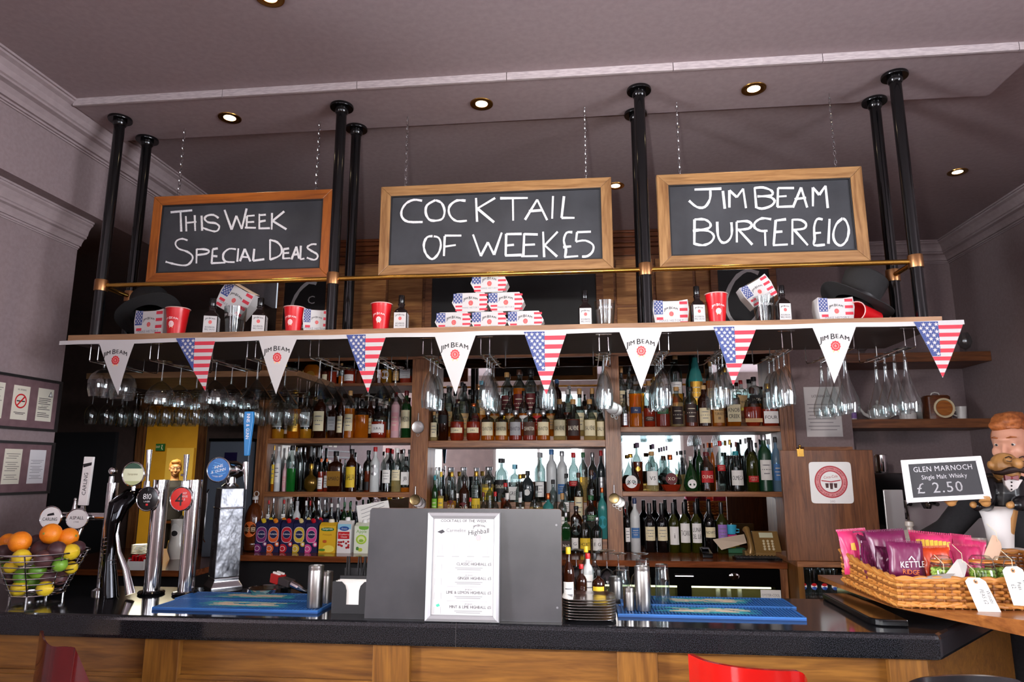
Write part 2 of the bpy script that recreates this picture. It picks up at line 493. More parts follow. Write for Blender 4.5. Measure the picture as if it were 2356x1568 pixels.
# ------------------------------------------------------------------ bar counter
def counter():
    t = thing('bar_counter', 'long bar counter with polished black granite top and panelled oak front', 'bar counter', (0, 2.25, 0))
    E2 = atz(2283, 1456, 1.025); d = (E2.xy - Vector((1.03, 2.25))).normalized()
    P = Vector((1.03, 2.25)) + d * 0.95
    poly = [(-2.555, 0), (1.03, 0), (P.x, P.y - 2.25), (P.x, 1.0), (1.08, 1.0), (1.08, 0.56), (-2.555, 0.56)]
    MB().ext([(x, y, 1.025) for x, y in reversed(poly)][::-1], (0, 0, 0.075), GRANITE).build('top', t, bevel=0.014, smooth=False)
    n = Vector((d.y, -d.x)) * -0.05
    base = [(-2.555, 0.05), (1.0, 0.05), (P.x - .02, P.y - 2.25 + .06), (P.x - .02, 0.95), (1.02, 0.95), (1.02, .52), (-2.555, .52)]
    MB().ext([(x, y, 0.0) for x, y in base], (0, 0, 1.0248), OAK).build('front_panel', t, smooth=False)
    for i, (a, c) in enumerate([(-2.555, -1.469), (-1.347, -.688), (-.567, .089), (.212, .89)]):
        m = MB()
        for k, (zz, h, dd) in enumerate([(0.90, .012, .012), (0.885, .015, .02), (0.872, .013, .014)]):
            m.box(a, c, 0.05 - dd, 0.05, zz, zz + h, OAK)
        m.build('moulding', t, smooth=False)
        MB().box(a, c, 0.05 - .012, 0.05, 0.25, 0.27, OAK).build('moulding', t, smooth=False)
    for a, c in [(-1.469, -1.347), (-.688, -.567), (.089, .212), (.89, 1.0)]:
        MB().box(a, c, 0.025, 0.05, 0, 1.0246, OAKV).box(a - .008, c + .008, .018, .05, .86, .88, OAKV).box(a - .012, c + .012, .012, .05, .845, .86, OAKV).build('pilaster', t, smooth=False, bevel=.002)
    MB().box(-0.4145, -0.4135, -.0004, 0.3, 1.03, 1.1003, mat('#3b3636', .5)).build('joint', t)
counter()

def hatch():
    top = [atz(2056, 1396, 1.15), atz(2240, 1412, 1.15), atz(2356, 1426, 1.15), atz(2700, 1475, 1.15)]
    bot = [atz(2058, 1398, 1.1285), atz(2240, 1437, 1.115), atz(2356, 1463, 1.103), atz(2700, 1530, 1.101)]
    far = [(2.2, 2.45), (2.2, 3.06), (0.95, 3.06)]
    A = [tuple(p) for p in top] + [(x, y, 1.15) for x, y in far]
    B = [tuple(p) for p in bot] + [(x, y, 1.1285) for x, y in far]
    m = MB(); n = len(A)
    m.add(A + B, [tuple(range(n)), tuple(range(2 * n - 1, n - 1, -1))] + [(i, i + n, (i + 1) % n + n, (i + 1) % n) for i in range(n)], wood('hatch_wood', '#7a4520', '#ad6c36', 'x', .8, .3))
    tag(m.build('bar_hatch', smooth=False), 'reddish brown wooden flap with slanting edge under the wicker basket', 'bar flap')
    q = []
    for k in range(7):
        a = PI + k / 6 * PI / 2
        q.append((0.92 + .04 * math.cos(a), 2.38 + .04 * math.sin(a)))
    q += [(.985, 2.34), (.985, 2.80), (.88, 2.80)]
    tag(MB().ext([(x, y, 1.1005) for x, y in q], (0, 0, .0215), BLACK).build('counter_riser', bevel=.004, smooth=False), 'black round cornered slab raised on the counter below the wooden flap', 'counter slab')
hatch()

# ------------------------------------------------------------------ back bar
YF, YB, ZK = 4.56, 4.80, 1.06
PIL = [(-2.257, -2.179), (-1.168, -1.048), (.141, .240), (1.257, 1.346)]
SHELF = {}
def zsh(u, v): return at(u, v, YF).z
def back_bar():
    t = thing('back_bar', 'dark wood back bar with fluted pilasters, mirrors and bottle shelves', 'back bar', (0, YB, 0))
    y0 = YF - YB
    for a, c in PIL:
        m = MB().box(a, c, y0 + .006, -.004, ZK, 2.33, WALV)
        w = (c - a) / 7
        for k in (0, 2, 4, 6):
            m.box(a + k * w, a + (k + 1) * w, y0, y0 + .006, ZK + .14, 2.33, WALV)
        m.box(a, c, y0, y0 + .006, ZK, ZK + .14, WALV)
        m.build('pilaster', t, smooth=False)
    for name, i, zt, zb, mt in [('L1', 0, zsh(780, 1007), zsh(780, 1019), WAL), ('L2', 0, zsh(780, 1131), zsh(780, 1143), WAL), ('L0', 0, zsh(720, 882), zsh(720, 889), WAL),
                                ('C1', 1, zsh(1190, 1012), zsh(1190, 1028), WAL), ('R1', 2, zsh(1610, 980), zsh(1610, 993), WAL), ('R2', 2, zsh(1610, 1130), zsh(1610, 1142), WAL)]:
        SHELF[name] = zt
        MB().box(PIL[i][1], PIL[i + 1][0], y0 + .003, -.004, zb, zt, mt).build('shelf', t, smooth=False, bevel=.003)
    for i in range(3):
        MB().box(PIL[i][1], PIL[i + 1][0], -.004, 0.0, ZK, 2.409, MIRROR).build('mirror', t)
    # head of the unit: header, panelling, blackboards' surround, cornice
    m = MB().box(-2.257, 1.346, y0, y0 + .025, 2.325, 2.44, WAL).box(-2.257, 1.346, y0 + .025, -.05, 2.41, 2.44, WAL).box(-2.257, 1.346, -.05, .02, 2.41, ZC - .17, WAL)
    m.build('header', t, smooth=False)
    P2 = wood('panelling', '#8c562e', '#bf8850', 'x', 1.1, .35)
    x = -2.25
    while x < 1.3:
        for za, zb2 in ((2.43, 2.70), (2.72, 3.05)):
            MB().box(x + .006, min(x + .27, 1.34) - .006, -.062, -.05, za, zb2, P2).build('raised_panel', t, smooth=False, bevel=.004)
        x += .277
    m = MB()
    for k, (d, za, zb2) in enumerate([(.075, ZC - .17, ZC - .15), (.062, ZC - .15, ZC - .11), (.09, ZC - .11, ZC - .085), (.105, ZC - .085, ZC - .05), (.125, ZC - .05, ZC - .02), (.135, ZC - .02, ZC - .002)]):
        m.box(-2.257, 1.36, -.0 - d, .02, za, zb2, wood('cornice_wood', '#4a200f', '#75401f', 'x', 1, .3))
    m.build('cornice', t, smooth=False, bevel=.003)
    for (a, c, z0, z1) in [(-2.33, -1.83, 2.59, 2.95), (-1.13, .155, 2.52, 2.97), (.90, 1.345, 2.52, 2.96)]:
        a = max(a, -2.25)
        f = MB(); w = .05
        for q in [(a - .0, a + w, z0 - w, z1 + w), (c - w, c, z0 - w, z1 + w), (a + w, c - w, z0 - w, z0), (a + w, c - w, z1, z1 + w)]:
            f.box(q[0], q[1], -.088, -.0625, q[2], q[3], WAL)
        f.build('blackboard_frame', t, smooth=False, bevel=.004)
        s = MB().box(a + w, c - w, -.078, -.0625, z0, z1, noise_mat('slate', '#0f0f11', '#18181b', 9, .5))
        chalk = mat('#dcdcde', .9)
        if c < -1 or a > .5:
            x0 = a + w + .02; k = .36
            big = [(.62, .95), (.45, .98), (.25, .8), (.12, .5), (.14, .2), (.3, .05), (.55, .12), (.75, .3)] if c < -1 else [(.72, .9), (.5, .95), (.25, .8), (.08, .5), (.12, .22), (.3, .06), (.55, .12), (.72, .35), (.78, .6)]
            s.stroke([(x0 + p * k, z0 + q * (z1 - z0)) for p, q in big], .028, lambda p, q: (p, -.0785, q), chalk)
            s.text('C' if c < -1 else 'o', .06, lambda p, q: (x0 + .19 + p, -.0787, z0 + .19 + q), chalk)
        s.build('blackboard', t)
back_bar()

def back_counter():
    t = thing('back_counter', 'glossy brown wooden worktop running along the foot of the back bar', 'worktop', (0, 4.15, 0))
    RB = wood('redwood', '#5a2c17', '#8a4c2a', 'x', .9, .15)
    MB().ext([(-2.26, 0, ZK - .035), (1.13, 0, ZK - .035), (1.13, .345, ZK - .035), (1.30, .345, ZK - .035), (1.30, YB - 4.15 + .02, ZK - .035), (-2.26, YB - 4.15 + .02, ZK - .035)], (0, 0, .035), RB).build('worktop', t, smooth=False, bevel=.004)
    MB().box(-2.24, 1.125, .12, .345, 0, ZK - .0352, MATTE).box(-2.24, 1.28, .345, YB - 4.15 + .02, 0, ZK - .0352, MATTE).build('cupboard', t, smooth=False)
    for a, c in ((-2.24, -2.20), (1.09, 1.13)): MB().box(a, c, .02, .119, 0, ZK - .0352, WALV).build('end_post', t, smooth=False)
back_counter()

# ------------------------------------------------------------------ gantry over the bar
GX = [-2.165, -1.077, .269, 1.336]
SH0, SH1, SY0, SY1 = 2.118, 2.153, 2.70, 3.21
def gantry():
    t = thing('overhead_gantry', 'gantry of black poles and brass rail carrying a long wooden shelf', 'gantry', (0, SY0, SH0))
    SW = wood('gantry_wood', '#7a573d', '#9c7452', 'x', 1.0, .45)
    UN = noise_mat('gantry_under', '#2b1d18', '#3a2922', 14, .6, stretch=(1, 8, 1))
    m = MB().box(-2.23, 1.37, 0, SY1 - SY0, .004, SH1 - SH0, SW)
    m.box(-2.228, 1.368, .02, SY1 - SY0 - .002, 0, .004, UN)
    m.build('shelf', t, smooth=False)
    for row, y in (('front', 2.78), ('rear', 2.985)):
        for x in GX:
            p = MB().tube([(x, y - SY0, SH1 - SH0), (x, y - SY0, ZP - SH0 - .012)], .0235, BLACK, 20).build('pole', t)
            MB().lathe([(.0, .0), (.052, .0), (.054, .006), (.052, .013), (0, .013)], BLACK, 28, (x, y - SY0, ZP - SH0 - .0135)).lathe([(.03, 0), (.03, -.02), (.0245, -.028)], BLACK, 20, (x, y - SY0, ZP - SH0 - .013)).build('flange', p)
    zr = 2.396 - SH0
    for i in range(3):
        MB().tube([(GX[i], .08, zr), (GX[i + 1], .08, zr)], .0105, BRASS, 14).build('rail', t)
    for x in (GX[0], GX[3]):
        MB().tube([(x, .08, zr), (x, .285, zr)], .0105, BRASS, 14).build('rail', t)
    for x in GX:
        for y in (.08,) if x in GX[1:3] else (.08, .285):
            MB().lathe([(.0242, -.026), (.0275, -.026), (.0285, -.022), (.0285, .022), (.0275, .026), (.0242, .026)], AGED, 20, (x, y, zr)).build('collar', t)
gantry()
# ------------------------------------------------------------------ chalkboards over the bar
CHALK = noise_mat('chalk', '#cfcdcf', '#f6f5f6', 260, .95, lo=.3, hi=.6)
SLATE = noise_mat('slate_board', '#292a2e', '#3f4045', 5, .75, detail=8, lo=.3, hi=.75)
B1 = ((320, 400, 4.908), 9.5, '355,432 600,410|468,425 476,650|528,475 534,648|628,465 634,642|528,552 648,540|706,470 712,640|898,498 840,462 770,470 740,505 780,545 860,555 905,590 890,635 850,648 780,630 722,608|965,405 1045,628|1045,628 1100,472|1100,472 1160,620|1160,620 1215,390|1218,475 1214,615|1218,475 1305,468|1210,545 1300,540|1195,605 1320,608|1358,450 1358,620|1358,465 1432,460|1355,540 1430,525|1350,615 1478,612|1502,440 1498,628|1640,422 1508,530|1508,530 1665,625|548,750 490,732 430,750 412,795 450,845 540,875 600,920 600,970 550,1025 470,1030 370,1010 300,990|652,845 648,1010|652,850 740,850 792,870 760,900 655,915|832,850 820,1010|832,850 890,840|828,925 885,930|815,1008 975,1000|1095,850 1020,845 960,890 950,950 985,990 1080,995|1122,840 1110,990|1140,985 1195,845|1195,845 1258,988|1150,935 1235,940|1302,845 1288,980|1288,980 1415,962|1480,740 1480,970|1478,745 1560,770 1612,840 1590,920 1480,968|1632,850 1628,955|1632,850 1695,840|1632,895 1695,890|1620,955 1708,950|1722,965 1778,820|1778,820 1808,955|1735,915 1800,905|1828,810 1822,965|1822,965 1868,955|2005,795 1950,795 1900,830 1950,870 2010,905 2015,945 1975,970 1895,945')
B2 = ((840, 380, 3.927), 8.0, '515,320 440,312 370,345 330,410 335,470 390,510 520,512|635,315 560,360 548,430 580,490 640,500 700,480 718,410 690,340 635,315|908,320 830,318 770,360 755,410 775,465 830,505 920,500|1002,295 1012,510|1175,295 1015,390|1015,390 1165,515|1220,298 1470,295|1335,300 1338,500|1445,492 1555,310|1555,310 1645,495|1480,415 1605,405|1698,278 1690,482|1797,280 1775,475|1775,475 1892,475|620,640 560,650 530,720 550,800 605,848 660,800 685,720 665,655 610,640|720,640 712,820|720,635 870,635|715,735 820,720|975,625 1045,820|1045,820 1110,695|1110,695 1165,808|1165,808 1235,608|1275,620 1270,815|1275,622 1415,620|1275,725 1345,718|1265,815 1415,810|1438,615 1430,820|1438,622 1560,625|1435,720 1535,715|1410,822 1560,820|1608,600 1618,830|1740,600 1625,720|1620,720 1735,825|1872,605 1820,610 1795,680 1815,760 1805,830|1790,740 1862,732|1800,830 1925,820|2040,600 1915,605|1915,605 1905,690|1905,690 1990,680 2060,720 2055,780 2010,820 1960,825')
B3 = ((1440, 360, 3.8), 8.0, '600,288 835,280|738,285 735,370 690,440 620,440 552,385|848,300 865,455|905,445 905,295|905,295 970,355|970,355 1025,280|1025,280 1050,450|1125,270 1140,440|1125,275 1200,270 1275,300 1270,340 1150,348|1150,348 1250,350 1300,385 1270,430 1190,455 1130,440|1330,275 1325,440|1330,275 1470,275|1328,350 1405,345|1322,440 1460,435|1460,445 1532,270|1532,270 1585,445|1475,372 1575,360|1635,435 1635,270|1635,270 1690,335|1690,335 1745,255|1745,255 1765,450|600,550 598,765|600,550 690,550 740,590 715,630 585,650|600,640 720,650 770,695 740,750 670,775 590,760|798,570 805,690 840,750 890,740 925,680 922,575|968,570 970,750|970,570 1060,565 1100,595 1070,630 975,640|990,645 1105,770|1270,548 1190,540 1130,575 1125,620 1180,650 1238,648|1215,640 1220,780|1310,555 1292,770|1310,560 1400,548|1300,660 1368,655|1285,775 1415,768|1455,548 1455,770|1455,552 1530,555 1575,590 1555,630 1460,640|1475,645 1590,775|1720,550 1670,548 1645,620 1650,720 1645,775 1740,770|1640,672 1705,665|1780,545 1770,762|1895,540 1840,590 1812,680 1830,750 1880,778 1930,730 1948,640 1925,565 1895,540')
def strokes(mb, data, w, fn, m):
    for i, s in enumerate(data.split('|')):
        g = lambda a, b, i=i: tuple(Vector(fn(a, b)) + Vector((0, -.00003 * i, 0)))
        mb.stroke([tuple(float(q) for q in p.split(',')) for p in s.split()], w, g, m)
def chain(t, x, y, z0, z1, name='chain'):
    m = MB(); n = int((z1 - z0) / 0.021); st = (z1 - z0) / n
    for k in range(n):
        zc = z0 + (k + .5) * st; pts = []
        for i in range(10):
            a = 2 * PI * i / 10
            q = .0055 * math.cos(a); zz = .0145 * math.sin(a)
            pts.append((x + (q if k % 2 else q * .25), y + (q * .25 if k % 2 else q), zc + zz))
        m.tube(pts, .0017, CHROME, 5, closed=True)
    m.build(name, t)
def chalkboard(x0, x1, label, data, fm, fmv, w, chains, sc):
    z0, z1, y = 2.437, 2.863, 2.905
    t = thing('hanging_chalkboard', label, 'chalkboard', ((x0 + x1) / 2, y, z0), 0, 'chalkboards hanging over the bar')
    X0, X1, H = x0 - (x0 + x1) / 2, x1 - (x0 + x1) / 2, z1 - z0
    f = MB(); d0, d1 = -.016, .014
    for q, m in (([(X0, 0), (X1, 0), (X1 - w, w), (X0 + w, w)], fm), ([(X0, H), (X0 + w, H - w), (X1 - w, H - w), (X1, H)], fm), ([(X0, 0), (X0 + w, w), (X0 + w, H - w), (X0, H)], fmv), ([(X1, 0), (X1, H), (X1 - w, H - w), (X1 - w, w)], fmv)):
        f.ext([(a, d0, b) for a, b in q], (0, d1 - d0, 0), m)
    f.build('frame', t, smooth=False, bevel=.0025)
    l = MB(); e = .006
    for q in ((X0 + w, X1 - w, w, w + e), (X0 + w, X1 - w, H - w - e, H - w), (X0 + w, X0 + w + e, w + e, H - w - e), (X1 - w - e, X1 - w, w + e, H - w - e)):
        l.box(q[0], q[1], -.012, .008, q[2], q[3], MATTE)
    l.build('inner_lip', t, smooth=False)
    s = MB().box(X0 + w + e, X1 - w - e, -.006, .008, w + e, H - w - e, SLATE)
    (ox, oy, k), sw, st = data
    def fn(a, b):
        p = at(ox + a / k, oy + b / k, y - .0066)
        return (p.x - (x0 + x1) / 2, -.0066, p.z - z0)
    strokes(s, st, sw * sc, fn, CHALK)
    s.build('slate', t, smooth=False)
    for cx in chains: chain(t, cx - (x0 + x1) / 2, 0.0, H - .004, ZP - z0 - .001)
def cx(u, v): return at(u, v, 2.905).x
chalkboard(-2.030, -1.143, 'chalkboard in orange brown frame reading THIS WEEK SPECIAL DEALS', B1, TEAK, TEAKV, .045, (cx(411, 446), cx(727, 430)), 2.3)
chalkboard(-.912, .143, 'wide chalkboard in pale oak frame reading COCKTAIL OF WEEK £5', B2, PALE, PALEV, .047, (cx(933, 424), cx(1348, 405)), 2.55)
chalkboard(.342, 1.213, 'chalkboard in pale oak frame reading JIM BEAM BURGER £10', B3, PALE, PALEV, .05, (cx(1564, 396), cx(1923, 384)), 2.55)

# ------------------------------------------------------------------ printed artwork
NAVY, STRIPE, FLAGW = mat('#35447c', .6), mat('#c22a3d', .6), mat('#bfbbba', .6)
def clip(poly, hull):
    """convex clip of a polygon by the counter-clockwise hull"""
    out = list(poly)
    for i in range(len(hull)):
        a, b = hull[i], hull[(i + 1) % len(hull)]
        side = lambda p: (b[0] - a[0]) * (p[1] - a[1]) - (b[1] - a[1]) * (p[0] - a[0])
        src, out = out, []
        for j in range(len(src)):
            p, q = src[j], src[(j + 1) % len(src)]
            sp, sq = side(p), side(q)
            if sp >= 0: out.append(p)
            if sp * sq < 0:
                t = sp / (sp - sq); out.append((p[0] + t * (q[0] - p[0]), p[1] + t * (q[1] - p[1])))
        if not out: return []
    return out
def rect(a, b, c, d): return [(a, c), (b, c), (b, d), (a, d)]
def put(mb, poly, hull, fn, m):
    q = clip(poly, hull) if hull else poly
    if len(q) > 2: mb.poly([fn(*p) for p in q], m)
def inside(p, hull, tol=0):
    for i in range(len(hull)):
        a, b = hull[i], hull[(i + 1) % len(hull)]
        L = math.hypot(b[0] - a[0], b[1] - a[1])
        if ((b[0] - a[0]) * (p[1] - a[1]) - (b[1] - a[1]) * (p[0] - a[0])) / L < tol: return False
    return True
def star(mb, c, r, fn, m):
    pts = [c] + [(c[0] + (r if i % 2 == 0 else r * .4) * math.sin(PI * i / 5), c[1] + (r if i % 2 == 0 else r * .4) * math.cos(PI * i / 5)) for i in range(10)]
    mb.add([fn(*p) for p in pts], [(0, i, i % 10 + 1) for i in range(1, 11)], m)
def starfield(mb, x0, x1, y0, y1, st, r, hull, fn):
    j = 0; y = y1 - st * .5
    while y > y0 + r * .5:
        x = x0 + st * (.5 if j % 2 == 0 else 1.0)
        while x < x1 - r * .6:
            if not hull or inside((x, y), hull, r * .7): star(mb, (x, y), r, fn, FLAGW)
            x += st
        y -= st * .62; j += 1
def seal(mb, cx_, cy_, r, fn, m=None, m2=None):
    m = m or SEAL
    n = 22
    pts = [(cx_, cy_)] + [(cx_ + r * (1 + .07 * math.cos(i * PI)) * math.sin(2 * PI * i / n), cy_ + r * 1.08 * (1 + .07 * math.cos(i * PI)) * math.cos(2 * PI * i / n)) for i in range(n)]
    mb.add([fn(*p) for p in pts], [(0, i, i % n + 1) for i in range(1, n + 1)], m)
    q = m2 or mat('#e7a9a3', .6)
    ring = [(cx_ + r * .68 * math.cos(2 * PI * i / 16), cy_ + r * .68 * math.sin(2 * PI * i / 16)) for i in range(17)]
    f2 = lambda x, y: fn(x, y, .0002)
    for i in range(16):
        (a, b), (c, d) = ring[i], ring[i + 1]; k = .86
        mb.poly([f2(a, b), f2(c, d), f2(cx_ + (c - cx_) * k, cy_ + (d - cy_) * k), f2(cx_ + (a - cx_) * k, cy_ + (b - cy_) * k)], q)
    mb.text('B', r * .55, lambda x, y: f2(cx_ + x, cy_ - r * .27 + y), q)
    for s in (-1, 1):
        mb.poly([fn(cx_ + s * r * .15, cy_ - r * 1.05), fn(cx_ + s * r * .75, cy_ - r * .9), fn(cx_ + s * r * .5, cy_ - r * 1.5)], mat('#e8b98f', .6))
def jb_words(mb, cx_, cy_, w, fn, m, arch=.16):
    L = [('J', 1.3), ('I', 1), ('M', 1), (' ', .6), ('B', 1.3), ('E', 1), ('A', 1), ('M', 1)]
    tot = sum((glyph(c)[2] if c != ' ' else .3) * s + .17 for c, s in L); k = w / tot; x = 0
    for c, s in L:
        if c == ' ': x += .40 * s; continue
        vs, fs, gw = glyph(c); pts = []
        for px, py in vs:
            X = (x + px * s) * k - w / 2; Y = (py * s - (.12 if s > 1 else 0)) * k
            pts.append(fn(cx_ + X, cy_ + Y + arch * w * (1 - (2 * X / w) ** 2)))
        mb.add(pts, fs, m)
        for dx in (.022, -.022):
            mb.add([fn(cx_ + (x + px * s + dx) * k - w / 2, cy_ + (py * s - (.12 if s > 1 else 0)) * k + arch * w * (1 - (2 * ((x + px * s) * k - w / 2) / w) ** 2), .00005 + dx * .001) for px, py in vs], fs, m)
        x += gw * s + .17

# ------------------------------------------------------------------ bunting along the shelf edge
def bunting():
    y = SY0 - .004
    t = thing('bunting', 'garland of ten paper pennants taped along the front edge of the shelf', 'bunting', (-2.25, y, 2.14))
    O = Vector((-2.25, y, 2.14))
    a, b = at(137, 784, y), at(2218, 736, y)
    n = 40; top = [a.lerp(b, i / n) + Vector((0, 0, .0015 * math.sin(i * 1.3))) - O for i in range(n + 1)]
    m = MB()
    for i in range(n):
        p, q = top[i], top[i + 1]; dx = Vector((0, .0012, 0)); h = Vector((0, 0, -.0175))
        m.add([p, q, q + h, p + h, p + dx, q + dx, q + h + dx, p + h + dx], [(0, 3, 2, 1), (4, 5, 6, 7), (0, 1, 5, 4), (3, 7, 6, 2)], FLAGW)
    m.build('tape', t, smooth=False)
    F = [(227, 312, 784, 262, 907), (405, 497, 778, 465, 898), (594, 686, 775, 628, 905), (797, 890, 770, 842, 902), (998, 1097, 766, 1045, 905), (1205, 1305, 763, 1256, 907), (1423, 1525, 758, 1477, 893), (1641, 1742, 752, 1690, 885), (1866, 1972, 746, 1925, 880), (2102, 2218, 740, 2176, 867)]
    for i, (u0, u1, v, ut, vt) in enumerate(F):
        yy = y - .0012
        A, B, T = at(u0, v, yy), at(u1, v - 2, yy), at(ut, vt, yy)
        w = B.x - A.x
        hull = [(A.x, A.z), (T.x, T.z), (B.x, B.z)]
        f = lambda X, Z, d=0: (X - O.x, -.0012 - .0006 - d + .02 * ((B.z - Z) / .2) ** 2, Z - O.z)
        g = MB()
        k = 6
        for s in range(k):                       # slightly curled sheet, in strips
            za, zb = A.z + (T.z - A.z) * s / k, A.z + (T.z - A.z) * (s + 1) / k
            put(g, rect(A.x - .01, B.x + .01, zb, za if s else za + .01), hull, lambda X, Z: f(X, Z, -.0004), FLAGW)
        cx_ = (A.x + B.x) / 2
        if i % 2 == 0:
            jb_words(g, cx_ + w * .0, A.z - w * .42, w * .68, lambda X, Z, d=0: f(X, Z, .0003 + d), INK, .14)
            seal(g, cx_, A.z - w * .50, w * .105, lambda X, Z, d=0: f(X, Z, .0003 + d))
        else:
            hw = w / 2; zt = A.z
            H = .62 * (A.z - T.z); st = H / 8.0
            for s in range(14):
                if s % 2 == 1:
                    z1_, z0_ = zt - s * st * .9, zt - (s + 1) * st * .9
                    x0_ = A.x if z1_ < zt - H - .001 else cx_ - w * .02
                    put(g, rect(x0_, B.x, z0_, z1_), hull, lambda X, Z: f(X, Z, .0003), STRIPE)
            for s in range(3):
                put(g, rect(A.x, cx_ - w * .02, zt - H * (s + 1) / 3, zt - H * s / 3), hull, lambda X, Z: f(X, Z, .0003), NAVY)
            starfield(g, A.x, cx_ - w * .02, zt - H, zt, w * .125, w * .052, hull, lambda X, Z, d=0: f(X, Z, .0006))
        lab = 'white pennant with dark lettering and a red seal' if i % 2 == 0 else 'pennant printed with stars and stripes'
        g.build('pennant', t, smooth=False, label=lab)
bunting()

# ------------------------------------------------------------------ things standing on the gantry shelf
def burger_art(m, w, h, f, tiny=False):
    put(m, rect(-w * .46, -w * .22, h * .45, h * .97), None, lambda x, z: f(x, z, .0003), NAVY)
    starfield(m, -w * .47, -w * .21, h * .45, h * .98, w * .085, w * .032, None, lambda x, z, d=0: f(x, z, .0006))
    for s in range(4):
        put(m, rect(w * .24, w * .455, h * (.06 + .25 * s), h * (.17 + .25 * s)), None, lambda x, z: f(x, z, .0003), STRIPE)
    for s in range(2):
        put(m, rect(-w * .40, -w * .22, h * (.04 + .2 * s), h * (.14 + .2 * s)), None, lambda x, z: f(x, z, .0003), STRIPE)
    jb_words(m, w * .01, h * .58, w * .40, lambda x, z, d=0: f(x, z, .0004), INK, .14)
    seal(m, w * .01, h * .46, w * .062, lambda x, z, d=0: f(x, z, .0004 + d))
    m.text('MAKE HISTORY', h * .085, lambda x, z: f(w * .01 + x, h * .17 + z, .0004), GREY_INK)
def burger_box(u, v, wpx, hpx, label, kind='hex', ry=0, rz=0, Y=2.78, rest=True, group='burger trays on the gantry shelf'):
    w = wid(u, v, wpx, Y)
    h = (at(u, v - hpx, Y).z - SH1) if (rest is True and kind == 'tray') else wid(u, v, hpx, Y)
    p = at(u, v, Y)
    if rest is True: p.z = SH1 + .0005
    t = thing('burger_box', label, 'burger box', p, rz, group)
    if ry: t.rotation_euler = (0, ry, rz)
    O = {'hex': [(-.36, 0), (.36, 0), (.5, .5), (.37, 1), (-.37, 1), (-.5, .5)], 'tray': [(-.43, 0), (.43, 0), (.5, .6), (.47, 1), (.2, .94), (-.2, .94), (-.47, 1), (-.5, .6)]}[kind]
    dep = .075 if kind == 'hex' else .07
    m = MB()
    CARD, INN = FLAGW, noise_mat('card_silver', '#b0a8a4', '#d8d2ce', 8, .35)
    m.ext([(a * w, 0, b * h) for a, b in O], (0, dep, 0), INN if kind == 'hex' else CARD, CARD)
    burger_art(m, w, h, lambda x, z, d=0: (x, -d, z))
    m.build('carton', t, smooth=False)
    if kind == 'hex':
        MB().ext([(a * w * .99, dep, h * .5 + (b - .5) * h * .99) for a, b in O], (0, .004, 0), INN).build('end_flap', t, smooth=False)
    else:
        s = MB().box(-w * .505, -w * .475, .004, dep - .004, h * .2, h * .98, CARD).box(w * .475, w * .505, .004, dep - .004, h * .2, h * .98, CARD)
        MB().poly([(-w * .42, .004, h * .97), (w * .42, .004, h * .97), (w * .36, dep, h * 1.05), (-w * .36, dep, h * 1.05)], mat('#e3cdb4', .6)).build('lid_flap', t, smooth=False)
    return t
def tops(u, v, Y=2.86): return at(u, v, Y).z
G1 = 'burger boxes stacked in a pyramid'
rows = [[(1043, 755), (1125, 753), (1208, 752)], [(1082, 722), (1163, 719)], [(1125, 675)]]
nm = ['leftmost box in the bottom row', 'middle box in the bottom row', 'rightmost box in the bottom row', 'left box in the middle row', 'right box in the middle row', 'single box on top']
k = 0
for r_, row in enumerate(rows):
    for (u, v) in row:
        b = burger_box(u, v, 86, 44, 'six sided cardboard burger box, %s of the pyramid' % nm[k], 'hex', Y=2.79, group=G1)
        b.location.z = SH1 + .0005 + r_ * (wid(u, v, 44, 2.79) + .001); k += 1
burger_box(339, 768, 76, 56, 'flag printed burger tray under the tilted top hat by the red cup', 'tray', rz=-.15)
burger_box(727, 762, 60, 52, 'flag printed burger tray between a red cup and the second pole', 'tray', rz=.35, Y=2.79)
burger_box(1545, 745, 84, 56, 'flag printed burger tray between the third pole and a sauce bottle', 'tray', Y=2.78)
burger_box(1926, 735, 86, 52, 'flag printed burger tray propping up the top hat by a fallen red cup', 'tray', Y=2.79)
burger_box(521, 716, 78, 62, 'burger tray balanced askew on a tumbler between two sauce bottles', 'tray', ry=.52, Y=2.84, rest=False)
burger_box(1762, 692, 74, 58, 'burger tray balanced askew on a tumbler beside the oval blackboard', 'tray', ry=-.52, Y=2.84, rest=False)

def red_cup(u, v, wpx, hpx, label, Y=2.785):
    w, h = wid(u, v, wpx, Y) / 2, at(u, v - hpx, Y).z - SH1
    p = at(u, v, Y); p.z = SH1 + .0005
    t = thing('party_cup', label, 'cup', p, 0, 'red cups on the gantry shelf')
    rb = w * .70
    prof = [(0, 0), (rb, 0)]
    for a, b in ((0, .02), (.12, .16), (.115, .17), (.3, .34), (.295, .35), (.62, .66), (.60, .68), (.80, .82), (.79, .84), (.97, .985)):
        prof.append((rb + (w * .97 - rb) * a, h * b))
    prof += [(w * .93, h * .985), (rb * .95, .004), (0, .004)]
    m = MB().lathe(prof, RED, 28)
    def f(x, z, d=0):
        rr = rb + (w * .97 - rb) * (z / h) + .0012 + d; a = x / rr - PI / 2
        return (rr * math.cos(a), rr * math.sin(a), z)
    pale = mat('#f4dcdc', .5)
    jb_words(m, 0, h * .52, w * 1.25, f, pale, .12)
    seal(m, 0, h * .40, w * .24, f, pale, RED)
    m.build('body', t)
    MB().tube([(w * math.cos(2 * PI * i / 28), w * math.sin(2 * PI * i / 28), h * .99) for i in range(28)], .0022, mat('#d9a9a4', .3), 6, closed=True).build('rim', t)
    return t
red_cup(404, 773, 50, 62, 'red party cup beside the burger tray under the tilted black hat')
red_cup(674, 768, 46, 60, 'red party cup next to a burger tray in front of the C blackboard')
red_cup(876, 762, 48, 62, 'red party cup beside a sauce bottle behind the wide chalkboard end')
red_cup(1651, 745, 52, 68, 'red party cup between a sauce bottle and the oval blackboard')
